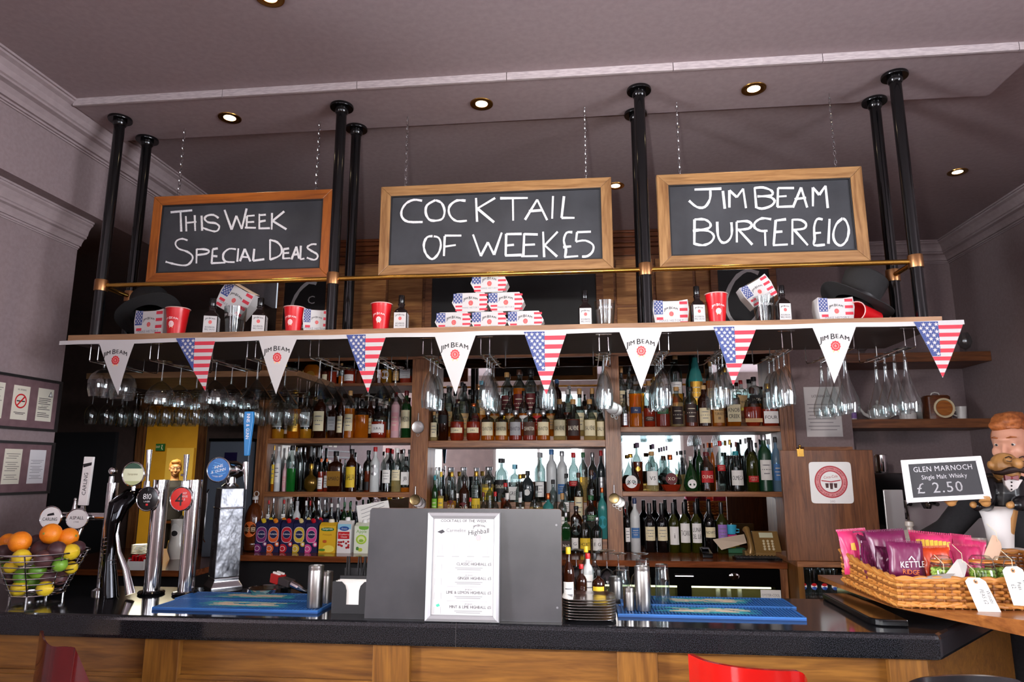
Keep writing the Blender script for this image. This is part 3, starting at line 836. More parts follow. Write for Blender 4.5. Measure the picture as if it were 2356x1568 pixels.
c = red_cup(1992, 735, 46, 60, 'red party cup lying under the brim of the far top hat', 2.90)
c.rotation_euler = (PI / 2 * .96, 0, -.9); c.location.z = SH1 + .036; c.location.x += .03; c.location.y -= .03

def sauce(u, v, hpx, label, rz=0, Y=2.775):
    h = at(u, v - hpx, Y).z - SH1; a = wid(u, v, 14.5, Y)
    p = at(u, v, Y); p.z = SH1 + .0005
    t = thing('sauce_bottle', label, 'bottle', p, rz, 'sauce bottles on the gantry shelf')
    DKG = mat('#150c0b', .08)
    MB().lathe([(0, 0), (a, 0), (a * 1.03, .003), (a * 1.03, h * .50), (a * .85, h * .58), (a * .5, h * .63), (a * .42, h * .67), (a * .42, h * .73)], DKG, 24, n=6).lathe([(a * .48, h * .72), (a * .56, h * .73), (a * .56, h * .76), (a * .46, h * .77)], DKG, 16).build('body', t)
    MB().lathe([(0, h), (a * .44, h), (a * .48, h * .985), (a * .48, h * .79), (a * .44, h * .775), (0, h * .775)], BLACK, 16, ribs=.02).build('cap', t)
    m = MB(); y = -a * 1.03 - .0006
    for s, (bx, M_) in enumerate(((0, None), (1, Matrix.Rotation(PI / 2, 4, 'Z')))):
        m.X = M_
        m.poly([(-a * .93, y, h * .03), (a * .93, y, h * .03), (a * .93, y, h * .49), (-a * .93, y, h * .49)], FLAGW)
        m.poly([(-a * .93, y - .0003, h * .03), (a * .93, y - .0003, h * .03), (a * .93, y - .0003, h * .045), (-a * .93, y - .0003, h * .045)], STRIPE)
        f = lambda x, z, d=0: (x, y - .0003 - d, z)
        if s == 0:
            jb_words(m, 0, h * .385, a * 1.45, f, INK, .1); seal(m, 0, h * .325, a * .25, f)
            m.text('BOURBON', h * .042, lambda x, z: f(x, h * .17 + z), INK, sx=.8); m.text('BBQ SAUCE', h * .042, lambda x, z: f(x, h * .11 + z), INK, sx=.75)
        else:
            for q in range(7): m.poly([f(-a * .7, h * (.1 + .05 * q)), f(a * .7, h * (.1 + .05 * q)), f(a * .7, h * (.112 + .05 * q)), f(-a * .7, h * (.112 + .05 * q))], GREY_INK)
    m.build('label', t, smooth=False)
sauce(484, 771, 84, 'dark sauce bottle before a tumbler topped by an askew burger tray', .35)
sauce(595, 770, 84, 'dark sauce bottle just past the tumbler topped by the burger tray', .3)
sauce(922, 762, 82, 'dark sauce bottle close beside the red cup under the wide chalkboard', .1)
sauce(1347, 752, 83, 'dark sauce bottle next to an empty tumbler past the pyramid', .05)
sauce(1606, 745, 86, 'dark sauce bottle between a burger tray and a red cup', .12)
sauce(1803, 741, 84, 'dark sauce bottle beside the tumbler at the oval blackboard', .1)

def tumbler(u, v, wpx, hpx, label, Y=2.785):
    w, h = wid(u, v, wpx, Y) / 2, at(u, v - hpx, Y).z - SH1
    p = at(u, v, Y); p.z = SH1 + .0005
    t = thing('tumbler', label, 'glass', p, 0, 'tumblers on the gantry shelf')
    m = MB().lathe([(0, 0), (w * .74, 0), (w * .77, .004), (w, h), (w * .95, h), (w * .72, .014), (0, .012)], GLASS, 28)
    def f(x, z, d=0):
        rr = w * (.77 + .23 * z / h) + .0006 + d; a = x / rr - PI / 2
        return (rr * math.cos(a), rr * math.sin(a), z)
    m.text('JIM BEAM', h * .09, lambda x, z: f(x, h * .66 + z), mat('#d8d8d8', .8))
    m.build('glass_body', t)
tumbler(538, 770, 48, 62, 'clear tumbler carrying an askew burger tray between sauce bottles', 2.83)
tumbler(1393, 750, 50, 56, 'empty clear tumbler between a sauce bottle and the third pole')
tumbler(1760, 742, 50, 58, 'clear tumbler carrying an askew burger tray by the oval blackboard', 2.83)

def top_hat(u, v, Y, rot, label):
    p = at(u, v, Y)
    t = thing('top_hat', label, 'hat', p); t.rotation_euler = rot
    FELT = noise_mat('felt', '#0e0d0e', '#151314', 140, .85, .1)
    MB().lathe([(0, .139), (.078, .139), (.087, .134), (.0885, .128), (.081, .06), (.081, .0), (.079, .0), (.079, .06), (.084, .125), (0, .13)], FELT, 40, ky=.9).build('crown', t, sharp=.9)
    m = MB(); rings = []
    n = 44
    for r_, dz in ((.081, .0), (.11, .0), (.135, .0), (.148, .0), (.148, -.0035), (.081, -.0035)):
        rings.append([(r_ * math.cos(2 * PI * i / n), .87 * r_ * math.sin(2 * PI * i / n), dz + .5 * max(0, r_ - .081) * (math.cos(2 * PI * i / n) ** 2 - .2) * (r_ / .148) ** 2) for i in range(n)])
    m.loft(rings, FELT, cap=False).build('brim', t)
    MB().lathe([(.0822, .004), (.0826, .034), (.0815, .035), (.081, .004)], mat('#0d0c0d', .35), 40, ky=.9).build('band', t)
top_hat(1967, 700, 2.87, (-.12, .50, 0), 'black top hat tipped over a burger tray at the far end of the shelf')
top_hat(342, 728, 2.91, (-.52, -.46, 0), 'black top hat lying on its side behind the first pole')

# ------------------------------------------------------------------ hanging glass racks
def gl(name, parts):
    """prototype of a stemmed glass hung by its foot; z = 0 is the underside of the foot"""
    o = thing(name, '', '')
    for pn, prof in parts: MB().lathe(prof, GLASS, 30 if pn == 'bowl' else 18, ribs=.022 if (pn == 'bowl' and name == 'champagne_flute') else 0).build(pn, o)
    return o
def foot(r): return ('foot', [(0, .0055), (r * .3, .005), (r, .0015), (r, .0), (r * .4, -.002), (.004, -.006), (0, -.006)])
def stem(z, r=.0036): return ('stem', [(r, -.006), (r * .85, -.02), (r * .85, z * .8), (r * 1.4, z), (0, z - .002)])
PROTO = {
    'flute': ('champagne_flute', 'champagne flute', [foot(.033), stem(-.062), ('bowl', [(.004, -.062), (.014, -.075), (.025, -.105), (.0335, -.15), (.0345, -.185), (.032, -.215), (.031, -.215), (.0335, -.185)])]),
    'coupe': ('champagne_coupe', 'coupe glass', [foot(.036), stem(-.085), ('bowl', [(.004, -.085), (.018, -.094), (.042, -.115), (.058, -.14), (.0625, -.165), (.0625, -.182), (.0615, -.182), (.0615, -.165)])]),
    'martini': ('martini_glass', 'martini glass', [foot(.039), stem(-.085, .005), ('bowl', [(.005, -.085), (.012, -.095), (.033, -.122), (.067, -.166), (.066, -.166), (.031, -.122)])]),
    'balloon': ('brandy_balloon', 'brandy balloon', [foot(.034), stem(-.028, .006), ('bowl', [(.006, -.028), (.028, -.036), (.048, -.055), (.058, -.085), (.056, -.12), (.048, -.152), (.047, -.152), (.055, -.12)])]),
    'hurricane': ('hurricane_glass', 'hurricane glass', [foot(.036), stem(-.04, .006), ('bowl', [(.007, -.04), (.009, -.08), (.014, -.115), (.026, -.155), (.040, -.195), (.044, -.22), (.040, -.25), (.039, -.25), (.043, -.22)])]),
    'wine': ('wine_glass', 'wine glass', [foot(.033), stem(-.07), ('bowl', [(.004, -.07), (.02, -.08), (.034, -.105), (.038, -.13), (.036, -.16), (.030, -.19), (.029, -.19), (.035, -.16)])]),
}
ZR = at(1128, 815, 2.74).z
FIRST = {}
def hang(kind, x, y, z, label, group):
    nm_, word, parts = PROTO[kind]
    if kind not in FIRST:
        o = FIRST[kind] = gl(nm_, parts); o.location = (x, y, z); tag(o, label, 'glass', group)
    else:
        dup(FIRST[kind], (x, y, z), (0, 0, random.uniform(0, 6)), label, group)
RP = [(217, 'balloon', 2), (355, 'coupe', 3), (480, 'coupe', 3), (578, 'martini', 3), (723, 'martini', 3), (860, 'martini', 3), (983, 'flute', 3), (1116, 'flute', 4), (1256, 'flute', 3), (1390, 'flute', 3), (1528, 'flute', 5), (1668, 'flute', 4), (1813, 'flute', 4), (1955, 'hurricane', 4), (2097, 'hurricane', 4)]
for i, (u, kind, n) in enumerate(RP):
    x = at(u, 815, 2.74).x
    t = thing('glass_rack', 'chrome wire rack under the shelf, %s of fifteen from the wall' % ORD[i], 'glass rack', (x, 2.74, ZR), 0, 'glass racks under the gantry shelf')
    g = .0185
    for s in (-1, 1):
        MB().tube([(s * g, .0, SH0 - ZR - .002), (s * g, 0, .006), (s * g, .004, 0), (s * g, .36, 0), (s * (g + .02), .39, 0.0), (s * (g + .02), .40, .012), (s * (g + .02), .40, SH0 - ZR - .002)], .0025, CHROME, 7).build('rail', t)
    MB().box(-.032, .032, -.006, .006, SH0 - ZR - .0025, SH0 - ZR - .0005, CHROME).build('bracket', t)
    for k in range(n):
        y = 2.74 + (.06 if kind in ('flute', 'hurricane') else .07) + k * (.09 if kind == 'hurricane' else .074 if kind == 'flute' else .138)
        hang(kind, x, y, ZR + .0035, '%s hanging upside down, %s from the front in the %s rack from the wall' % (PROTO[kind][1], ORD[k], ORD[i]), 'glasses hanging from the gantry racks')
# the shelf over the passage with more wine glasses
def side_shelf():
    t = thing('side_shelf', 'brown shelf high over the passage behind the bar with wine glass racks', 'shelf', (-2.3, 3.84, 2.12))
    MB().box(-.72, .62, 0, .62, 0, .035, wood('gantry_wood', '#7a573d', '#9c7452', 'x', 1.0, .45)).build('board', t, smooth=False)
    for y in (.06, .10, .2, .24, .34, .38): MB().tube([(-.7, y, -.005), (-.7, y, -.083), (.6, y, -.083), (.6, y, -.005)], .0025, CHROME, 6).build('rail', t)
side_shelf()
for r_ in range(3):
    for k in range(14):
        x = -3.02 + k * .097 + (.03 if r_ % 2 else 0)
        hang('wine', x, 3.92 + .14 * r_, 2.12 - .0795, 'wine glass hanging upside down over the passage, %s along in row %s from the bar' % (ORD[k], ['one', 'two', 'three'][r_]), 'wine glasses hanging over the passage')
# ------------------------------------------------------------------ bottles of the back bar
COL = dict(black='#121013', navy='#232f55', blue='#3f6fa8', sky='#7fc3dc', teal='#1f8f9c', green='#1f5a32', lime='#6fae2f', red='#b8161c', dkred='#5d1218', pink='#d99aa0', purple='#4d3550', lilac='#9a74c4',
           white='#ece9e6', cream='#e6d9b4', grey='#a3a3a6', silver='#b9b9bd', gold='#b98f3c', yellow='#e3bf2d', orange='#d9651f', copper='#a8552c', cork='#b58a55', brown='#4a2a1a', amber='#c8761c', tan='#c9a26c', dark='#2a1410')
LIQ = dict(amber='#d97c14', gold='#e8ab2c', red='#a5331a', dark='#6a2810', pale='#e8d9a0', green='#1f7a2c', pink='#d8a0a4', clear='#f0f4f4')
METAL = ('silver', 'gold', 'copper')
def colmat(n, rough=.45):
    if n in METAL: return mat(COL[n], .28, .85)
    return mat(COL[n], rough)
def liqmat(n):
    if n in ('clear', '-'): return CLEAR
    a = {'amber': .38, 'gold': .33, 'red': .5, 'dark': .7, 'pale': .2, 'green': .6, 'pink': .4}[n]
    return glassy(LIQ[n], a, .06, .45)
def bodymat(n):
    return {'clear': CLEAR, 'frost': mat('#c9cccd', .35), 'green': glassy('#173f1c', .75, .05, .4), 'olive': glassy('#3a3d0e', .6, .05, .4), 'brown': glassy('#2e1206', .8, .05, .4), 'black': mat('#0b090a', .07),
            'teal': glassy('#4fb0ac', .45, .05, .5), 'blue': glassy('#9fc0d8', .3, .05, .5), 'pink': mat('#d7aab0', .3), 'dkgreen': mat('#123d26', .35), 'smoke': glassy('#3c4448', .5, .05, .5), 'gold': mat('#6e531d', .2, .6)}[n]
PROF = {   # (radius, height), neck radius, cap from
    'std': [(.0, 0), (.9, 0), (1, .015), (1, .60), (.95, .655), (.75, .71), (.46, .755), (.36, .80), (.34, .90)],
    'wine': [(.0, 0), (.93, 0), (1, .012), (1, .58), (.93, .64), (.66, .69), (.44, .73), (.37, .78), (.36, .80)],
    'tall': [(.0, 0), (.9, 0), (1, .012), (1, .64), (.93, .70), (.62, .76), (.38, .80), (.34, .86), (.34, .90)],
    'squat': [(.0, 0), (.9, 0), (1, .02), (1, .62), (.96, .69), (.8, .74), (.45, .78), (.28, .81), (.28, .86)],
    'bell': [(.0, 0), (.92, 0), (1, .015), (1, .50), (.93, .57), (.66, .65), (.44, .71), (.36, .77), (.35, .88)],
    'sq': [(.0, 0), (.93, 0), (1, .015), (1, .60), (.96, .66), (.75, .70), (.36, .74), (.32, .78), (.32, .88)],
    'flask': [(.0, 0), (.55, 0), (.72, .03), (.95, .2), (1, .36), (.95, .5), (.75, .64), (.42, .74), (.2, .78), (.18, .85)],
    'ball': [(.0, 0), (.5, 0), (.55, .04), (.85, .12), (1, .28), (.95, .4), (.75, .5), (.42, .57), (.26, .62), (.24, .80)],
    'drop': [(.0, 0), (.7, 0), (.85, .03), (1, .16), (.97, .28), (.78, .44), (.5, .6), (.28, .72), (.2, .8), (.2, .9)],
    'fan': [(.0, 0), (.55, 0), (.7, .03), (1, .24), (1, .34), (.85, .5), (.5, .62), (.2, .68), (.19, .86)],
    'waist': [(.0, 0), (.85, 0), (.97, .03), (1, .14), (.93, .3), (.93, .42), (1, .55), (.9, .68), (.55, .78), (.3, .84), (.28, .9)],
    'jug': [(.0, 0), (.8, 0), (.95, .05), (1, .3), (.95, .55), (.7, .68), (.5, .74), (.5, .8), (.36, .86), (.36, .92)],
    'shoulder': [(.0, 0), (.8, 0), (.86, .02), (.92, .56), (1, .64), (.95, .70), (.6, .76), (.42, .80), (.40, .90)],
}
NSEC = {'sq': (5.0, .9), 'flask': (2.2, .42), 'fan': (2.3, .5), 'shoulder': (3.5, .9)}
def art_label(m, R, n, ky, h, spec, txt, tcol):
    col, z0, z1, half, oval = spec
    M_ = colmat(col, .6)
    def f(x, z, d=0):
        a = x / R
        if n > 2: return (max(-R, min(R, x)), -R * ky - .0007 - d, z)
        a -= PI / 2
        rr = R + .0007 + d
        return (rr * math.cos(a), rr * ky * math.sin(a), z)
    hw = half * R; zc, hh = (z0 + z1) / 2 * h, (z1 - z0) / 2 * h
    if oval:
        k = 20; ring = [(min(hw, hh) * 1.0 * math.cos(2 * PI * i / k), hh * math.sin(2 * PI * i / k)) for i in range(k)]
        m.add([f(0, zc)] + [f(x, zc + z) for x, z in ring], [(0, i + 1, (i + 1) % k + 1) for i in range(k)], M_)
    else:
        k = 8
        for i in range(k):
            a, b = -hw + 2 * hw * i / k, -hw + 2 * hw * (i + 1) / k
            m.add([f(a, z0 * h), f(b, z0 * h), f(b, z1 * h), f(a, z1 * h)], [(0, 1, 2, 3)], M_)
        if not txt and col not in ('black', 'navy'):      # small printed bars
            g = GREY_INK if col in ('white', 'cream', 'grey', 'silver', 'yellow', 'tan', 'lilac') else mat('#d9cdb8', .6)
            for q, ww in ((.72, .6), (.5, .75), (.3, .45)):
                zz = z0 * h + 2 * hh * q
                for i in range(4):
                    a, b = hw * ww * (i / 2 - 1), hw * ww * ((i + 1) / 2 - 1)
                    m.add([f(a, zz, .0003), f(b, zz, .0003), f(b, zz + hh * .09, .0003), f(a, zz + hh * .09, .0003)], [(0, 1, 2, 3)], g)
    if txt:
        lines = txt.split('/'); nl = len(lines)
        for i, s in enumerate(lines):
            wmax = hw * 1.75; size = min(hh * 1.5 / nl * .6, hh * .55)
            w = sum((glyph(c)[2] if c != ' ' else .3) + .09 for c in s) * size / CAP
            sx = min(1, wmax / w)
            zz = zc + hh * .72 - (i + .5) * 2 * hh * .72 / nl - size / 2
            m.text(s, size, lambda x, z: f(x, zz + z, .0004), tcol, sx=sx)
def bottle(loc, h, w, typ, glass, liq, fill, cap, lab, txt, label, group):
    R = w / 2; n, ky = NSEC.get(typ, (2.0, 1.0)); ky = min(ky, .039 / R)
    t = thing('bottle', label, 'bottle', loc, 0, group)
    P = [(r * R, z * h) for r, z in PROF[typ]]
    capz = P[-1][1]
    bm_, lm = bodymat(glass), liqmat(liq)
    if glass == 'clear' and liq not in ('-', 'clear') and fill < 1:
        zf = fill * h; Q = []
        for i in range(len(P)):
            Q.append(P[i])
            if i + 1 < len(P) and P[i][1] < zf < P[i + 1][1]:
                k = (zf - P[i][1]) / (P[i + 1][1] - P[i][1]); Q.append((P[i][0] + k * (P[i + 1][0] - P[i][0]), zf))
        P = Q; fm = lambda z, k: lm if z < zf else bm_
    else:
        fm = (lambda z, k: lm if z < .97 * capz else bm_) if glass == 'clear' and liq != '-' else bm_
    MB().lathe(P, fm, 18, n=n, ky=ky, ribs=.03 if typ == 'fan' else 0).build('body', t, sharp=.7)
    rn = P[-1][0]
    if typ == 'wine':
        MB().lathe([(rn * 1.02, .72 * h), (rn * 1.08, .74 * h), (rn * 1.06, .975 * h), (rn * .95, h), (0, h)], colmat(cap, .3), 14).build('capsule', t)
    else:
        rc = rn * (1.25 if typ not in ('flask', 'squat') else 1.6)
        rc = min(rc, .019); 
        if n > 2: pass
        MB().lathe([(0, capz - .001), (rc * .96, capz - .001), (rc, capz + .003), (rc, h - .003), (rc * .9, h), (0, h)], colmat(cap, .4), 14).build('cap', t)
    if lab or txt:
        m = MB()
        if lab:
            dark = lab[0] in ('black', 'navy', 'brown', 'green', 'dkred', 'red', 'dark', 'teal')
            art_label(m, R * (1.0 if typ != 'shoulder' else .93), n, ky, h, lab, txt, mat('#efe6d2', .6) if dark else INK)
        if m.f: m.build('label', t, sharp=.9)
    return t
CW = dict(clear='clear', frost='frosted', green='green', olive='olive green', brown='dark brown', black='black', teal='teal', blue='pale blue', pink='pink', dkgreen='dark green', smoke='smoky', gold='golden')
CNAME = dict(dkred='dark red', sky='light blue')
def row(key, words, crop, Y, zb, data, group):
    ox, oy, k = crop; items = []
    for ln in data.strip().split('\n'):
        p = ln.split()
        u, v, w = float(p[0]) / k + ox, float(p[1]) / k + oy, float(p[2]) / k
        q = at(u, v, Y); W_ = wid(u, v, w, Y)
        items.append([q.x, q.z - zb, W_] + p[3:])
    items.sort(key=lambda i: i[0])
    bay = {'L': 0, 'C': 1, 'T': 1, 'R': 2}[key[0]]; lo, hi = PIL[bay][1] + .002, PIL[bay + 1][0] - .002
    for it in items: it[0] = min(max(it[0], lo + it[2] / 2), hi - it[2] / 2)
    for a, b in zip(items, items[1:]):             # neighbours must not run into each other
        gap = b[0] - a[0] - .001
        if (a[2] + b[2]) / 2 > gap:
            s = gap / ((a[2] + b[2]) / 2)
            a[2] *= max(s, .6); b[2] *= max(s, .6)
    for i, (x, h, W_, typ, glass, liq, fill, cap, lab, *txt) in enumerate(items):
        L = None
        if lab != '-':
            q = lab.split(':')
            L = (q[0], float(q[1]) if len(q) > 1 else .12, float(q[2]) if len(q) > 2 else .48, .95, len(q) > 3)
        body = CW[glass] if glass != 'clear' else {'-': 'clear', 'clear': 'clear', 'amber': 'amber filled', 'gold': 'golden filled', 'red': 'reddish', 'dark': 'dark filled', 'pale': 'pale yellow', 'green': 'green filled', 'pink': 'pink filled'}[liq]
        lw = (CNAME.get(L[0], L[0]) + ' label') if L else 'no label'
        label = '%s bottle, %s cap, %s, %s along %s' % (body, CNAME.get(cap, cap), lw, ORD[i], words)
        t = txt[0].replace('_', ' ') if txt else ''
        bottle((x, Y, zb + .0004), h, W_, typ, glass, liq, float(fill), cap, L, t, label, group)
K3, K4, K5, K6, K7, K8 = (540, 780, 5.227), (540, 1000, 5.227), (940, 760, 4.712), (940, 1000, 4.712), (1390, 760, 5.235), (1390, 970, 4.9)
SH = SHELF
row('L0', 'top shelf of first bay', K3, 4.655, SH['L0'], '''
620 300 80 sq clear amber .6 gold -
735 215 105 std clear amber .5 gold cream
940 205 215 flask clear amber .7 gold gold:.16:.48:o
1095 290 70 std clear dark .6 black cream
1185 290 95 std clear red .6 black -
1290 290 70 std clear amber .4 cork -
1395 205 140 squat clear red .55 brown white:.12:.34
1505 270 75 std clear dark .6 black -
1675 270 100 std clear dark .6 black brown:.1:.5 15
1830 195 130 squat clear gold .5 gold white:.16:.46:o 12
1950 215 85 std brown - 1 gold tan
2068 225 130 sq clear red .3 silver grey:.2:.55''', 'bottles in the first bay')
row('L1', 'upper shelf of first bay', K3, 4.615, SH['L1'], '''
550 640 135 std clear gold .2 navy white:.24:.56
735 610 145 std clear amber .6 gold gold:.14:.5 BLACK/BOTTLE
880 640 130 std clear gold .2 green white:.24:.56
1040 620 150 std brown - 1 black cream:.15:.56
1190 725 95 sq brown - 1 black grey:.2:.55
1285 640 75 std brown - 1 black cream
1395 620 115 tall clear amber .62 cork cream:.15:.5
1535 745 165 squat clear amber .62 black -
1740 800 190 waist clear red .5 black white:.16:.42 JURA
1862 700 55 std clear amber .2 gold -
1942 640 110 tall pink - 1 red pink:.15:.55
2070 620 125 std green - 1 dkred cream:.2:.58 JAMESON''', 'bottles in the first bay')
row('L1b', 'rear row, upper first bay', K3, 4.725, SH['L1'], '''
640 680 80 std clear clear 1 silver white
1460 700 90 std clear amber .5 black cream
1640 690 100 std brown - 1 black cream
1800 660 80 std clear amber .5 gold cream''', 'bottles in the first bay')
row('L2', 'lower shelf of first bay', K4, 4.61, SH['L2'], '''
393 230 50 tall clear clear .9 black -
455 125 95 std clear amber .4 gold yellow:.16:.58
535 140 100 tall frost - 1 white white:.2:.62
612 300 60 std pink - 1 white pink
700 130 135 shoulder clear green .5 black -
800 150 60 tall clear clear 1 silver -
925 345 200 ball gold - 1 gold -
1045 285 80 std clear red .6 orange white:.08:.42
1112 285 60 std clear red .6 orange white
1225 195 190 sq brown - 1 black gold:.14:.5 AMARO
1415 170 130 std brown - 1 black yellow:.1:.58 KAHLUA
1530 400 50 tall clear clear 1 silver -
1605 185 90 std clear dark .5 black black:.04:.24
1695 145 140 std frost - 1 red silver:.36:.6:o
1840 160 110 tall clear clear 1 red white:.2:.5
1955 160 115 std clear pale .3 white cream:.26:.5
2065 260 100 sq clear amber .12 black white:.2:.56 JB''', 'bottles in the first bay')
row('L2b', 'rear row, lower first bay', K4, 4.72, SH['L2'], '''
660 150 60 tall clear clear 1 silver -
850 150 70 tall clear clear 1 silver -
920 135 125 wine black - 1 black -
1010 150 90 wine black - 1 black -
1330 300 60 std clear clear 1 grey -
1900 175 70 std clear clear 1 red white
2035 170 80 std clear clear 1 silver -''', 'bottles in the first bay')
row('L3b', 'rear of counter, first bay', K4, 4.60, ZK, '''
410 785 60 jug clear clear 1 red white:.5:.7
470 760 60 std clear clear 1 silver -
597 780 60 jug clear clear 1 red white:.5:.7
680 765 65 tall clear clear 1 white -
755 795 80 shoulder frost - 1 grey -
862 790 70 std clear clear 1 white -
912 790 55 tall clear clear 1 red -
1010 785 75 std clear clear 1 silver -
1085 780 50 tall clear clear 1 silver -
1168 825 65 jug clear dark .4 white -
1240 830 65 jug clear dark .4 white -
1325 808 65 tall green - 1 green -
1392 808 65 tall green - 1 green -''', 'bottles in the first bay')
C1Z = SH['C1']
def risers():
    def rs(name, label, x0, x1, y0, y1, z0, z1):
        tag(MB().box(x0, x1, y0, y1, z0 + .0005, z1, WAL).build(name, smooth=False, bevel=.002), label, 'shelf riser')
    rs('bottle_riser', 'low wooden step behind the whisky row on the middle bay upper shelf', -1.044, .137, 4.643, 4.712, C1Z, C1Z + .03)
    rs('bottle_riser', 'high wooden step against the mirror on the middle bay upper shelf', -1.044, .137, 4.7125, 4.790, C1Z, C1Z + .15)
    rs('bottle_riser', 'wooden step behind the bourbon row on the last bay upper shelf', .244, 1.253, 4.675, 4.790, SH['R1'], SH['R1'] + .11)
    t = thing('stepped_riser', 'three tier wooden step stand holding gin and rum bottles in the middle bay', 'shelf riser', (-.45, 4.53, ZK))
    for i, (a, b, z) in enumerate([(.005, .085, .08), (.0855, .172, .18), (.1725, .262, .30)]):
        MB().box(-.594, .585, a, b, .0005, z, WAL).build('step', t, smooth=False, bevel=.002)
risers()
row('C1', 'upper shelf of middle bay', K5, 4.60, C1Z, '''
255 880 90 bell clear pale .2 cork cream:.12:.62
380 740 130 std brown - 1 black black:.4:.6
530 790 150 jug clear red .5 black cream:.2:.34 JURA
705 790 150 jug clear red .5 copper cream:.2:.34 JURA
860 865 142 squat clear amber .6 silver cream:.16:.6 DEANSTON
1008 865 138 squat clear amber .6 silver cream:.16:.6 DEANSTON
1160 865 138 squat clear red .6 silver grey:.16:.6 DEANSTON
1310 865 142 squat clear red .6 silver brown:.16:.6 DEANSTON
1460 865 140 squat clear amber .6 silver cream:.16:.6 DEANSTON
1635 745 138 bell clear pale .5 cork cream:.1:.48 BALVENIE
1782 745 145 bell clear dark .5 cork dark:.1:.48 BALVENIE
1960 745 140 bell clear pale .5 cork cream:.1:.48 BALVENIE
2085 780 92 bell clear pale .5 cork cream:.1:.48 BALV''', 'bottles in the middle bay')
row('C1m', 'second row, upper middle bay', K5, 4.677, C1Z + .03, '''
320 640 100 std brown - 1 black cream
440 615 105 std clear amber .4 black tan:.2:.5
610 600 120 std clear pale .3 black tan:.15:.45
730 650 90 std clear amber .5 black red:.15:.45
930 660 110 std clear amber .5 black tan:.15:.45
1100 660 110 std clear amber .5 black tan:.15:.45
1250 655 110 std clear amber .5 black white:.15:.45
1395 660 110 std clear amber .5 black red:.15:.45
1540 660 100 std clear amber .5 black tan:.15:.45
1720 640 100 std clear dark .5 white dark:.15:.45
1850 630 115 bell clear pale .4 cork cream:.12:.48
1990 625 110 bell clear pale .4 cork cream:.12:.48''', 'bottles in the middle bay')
row('C1b', 'back row, upper middle bay', K5, 4.752, C1Z + .15, '''
430 600 90 std clear amber .4 grey cream
580 560 90 std clear pale .3 black cream
790 545 110 std clear amber .5 sky tan
930 560 90 std clear amber .4 black cream
1065 455 128 tall clear pale .1 cork dkred:.1:.5
1197 425 126 tall clear amber .62 brown dkred:.1:.5
1322 412 122 tall clear pale .1 black dkred:.1:.5
1490 540 90 std brown - 1 black -
1605 530 100 tall brown - 1 blue -
1740 600 80 std clear pale .3 grey cream''', 'bottles in the middle bay')
row('T3', 'top tier of middle stand', K6, 4.747, ZK + .30, '''
290 350 60 tall clear amber .3 silver -
445 350 95 std clear clear 1 silver -
585 350 95 std clear clear 1 silver -
725 355 85 std clear clear 1 silver white
860 345 130 std clear pale .5 silver yellow:.05:.4
1000 255 130 std clear clear 1 black black:.2:.5 STANDARD
1145 320 112 sq clear clear 1 sky white:.05:.4 GREY
1285 390 125 flask smoke - 1 black white:.2:.4:o
1420 190 112 std clear clear 1 grey white:.1:.4
1545 155 110 tall frost - 1 blue -
1660 175 108 tall frost - 1 silver blue:.15:.35
1785 190 110 std clear clear 1 red red:.32:.42
1890 190 100 tall clear pale .5 green -
1992 190 105 std clear clear 1 silver navy:.45:.6:o
2112 170 85 std smoke - 1 red silver''', 'bottles in the middle bay')
row('T2', 'second tier of middle stand', K6, 4.657, ZK + .18, '''
240 440 95 std green - 1 teal lime
355 400 100 std clear pale .5 yellow yellow:.08:.45
470 400 95 std clear gold .4 gold dkred:.15:.42:o CLUB
605 455 120 std brown - 1 black dkred:.15:.42:o CLUB
735 395 108 std clear pale .4 gold yellow:.1:.45 CLUB
880 515 85 tall clear clear 1 black -
1050 520 100 std clear dark .6 red -
1210 425 100 std clear pale .3 gold white:.1:.3
1385 550 150 fan clear pale .4 black -
1565 485 90 std clear clear 1 black cream:.1:.3
1705 420 75 std clear clear 1 black white:.2:.4
1840 410 100 std clear amber .5 brown cream:.05:.5
1980 380 110 std clear dark .4 brown -''', 'bottles in the middle bay')
row('T1', 'lowest tier of middle stand', K6, 4.573, ZK + .08, '''
530 635 65 std clear clear 1 white white
670 680 65 std clear red .5 red -
810 620 70 std clear red .5 dkred -
940 615 80 std clear clear 1 red -
1070 630 95 squat clear amber .5 white -
1208 680 90 sq clear clear 1 white navy:.3:.6
1365 700 80 std clear clear 1 black -
1512 630 120 squat teal - 1 copper -
1665 630 95 squat clear pale .4 cork white
1815 770 120 std brown - 1 black grey:.1:.5:o
1975 655 140 std clear clear 1 green green:.42:.55
2108 570 100 std teal - 1 copper teal:.2:.45:o''', 'bottles in the middle bay')
row('T0', 'counter before middle stand', K6, 4.490, ZK, '''
1705 840 95 sq green - 1 silver dark:.06:.3 No3
1800 890 85 std clear clear 1 silver white:.1:.42 G
1910 870 130 std clear clear 1 black yellow:.08:.4 HOXT
2040 890 115 std clear clear 1 silver white:.08:.42 E_G''', 'bottles in the middle bay')
row('R1', 'upper shelf of last bay', K7, 4.61, SH['R1'], '''
240 770 85 std clear red .4 black silver:.05:.4
365 545 150 tall clear amber .64 black navy:.26:.38 An
530 610 135 std clear red .4 cork dark:.12:.22
690 620 165 std clear red .5 cork green:.28:.4
865 680 155 std clear pale .6 cork dark:.06:.5
1030 680 150 std clear dark .3 black dark:.1:.56
1190 660 155 std brown - 1 tan cream:.08:.44
1355 650 145 std clear amber .6 cork tan:.08:.5 WILD/TURKEY/81
1530 640 165 sq clear amber .2 black cream:.1:.5 KNOB/CREEK
1770 690 215 flask clear red .5 brown tan:.1:.2
2005 640 180 sq clear red .4 gold white:.06:.34 FOUR''', 'bottles in the last bay')
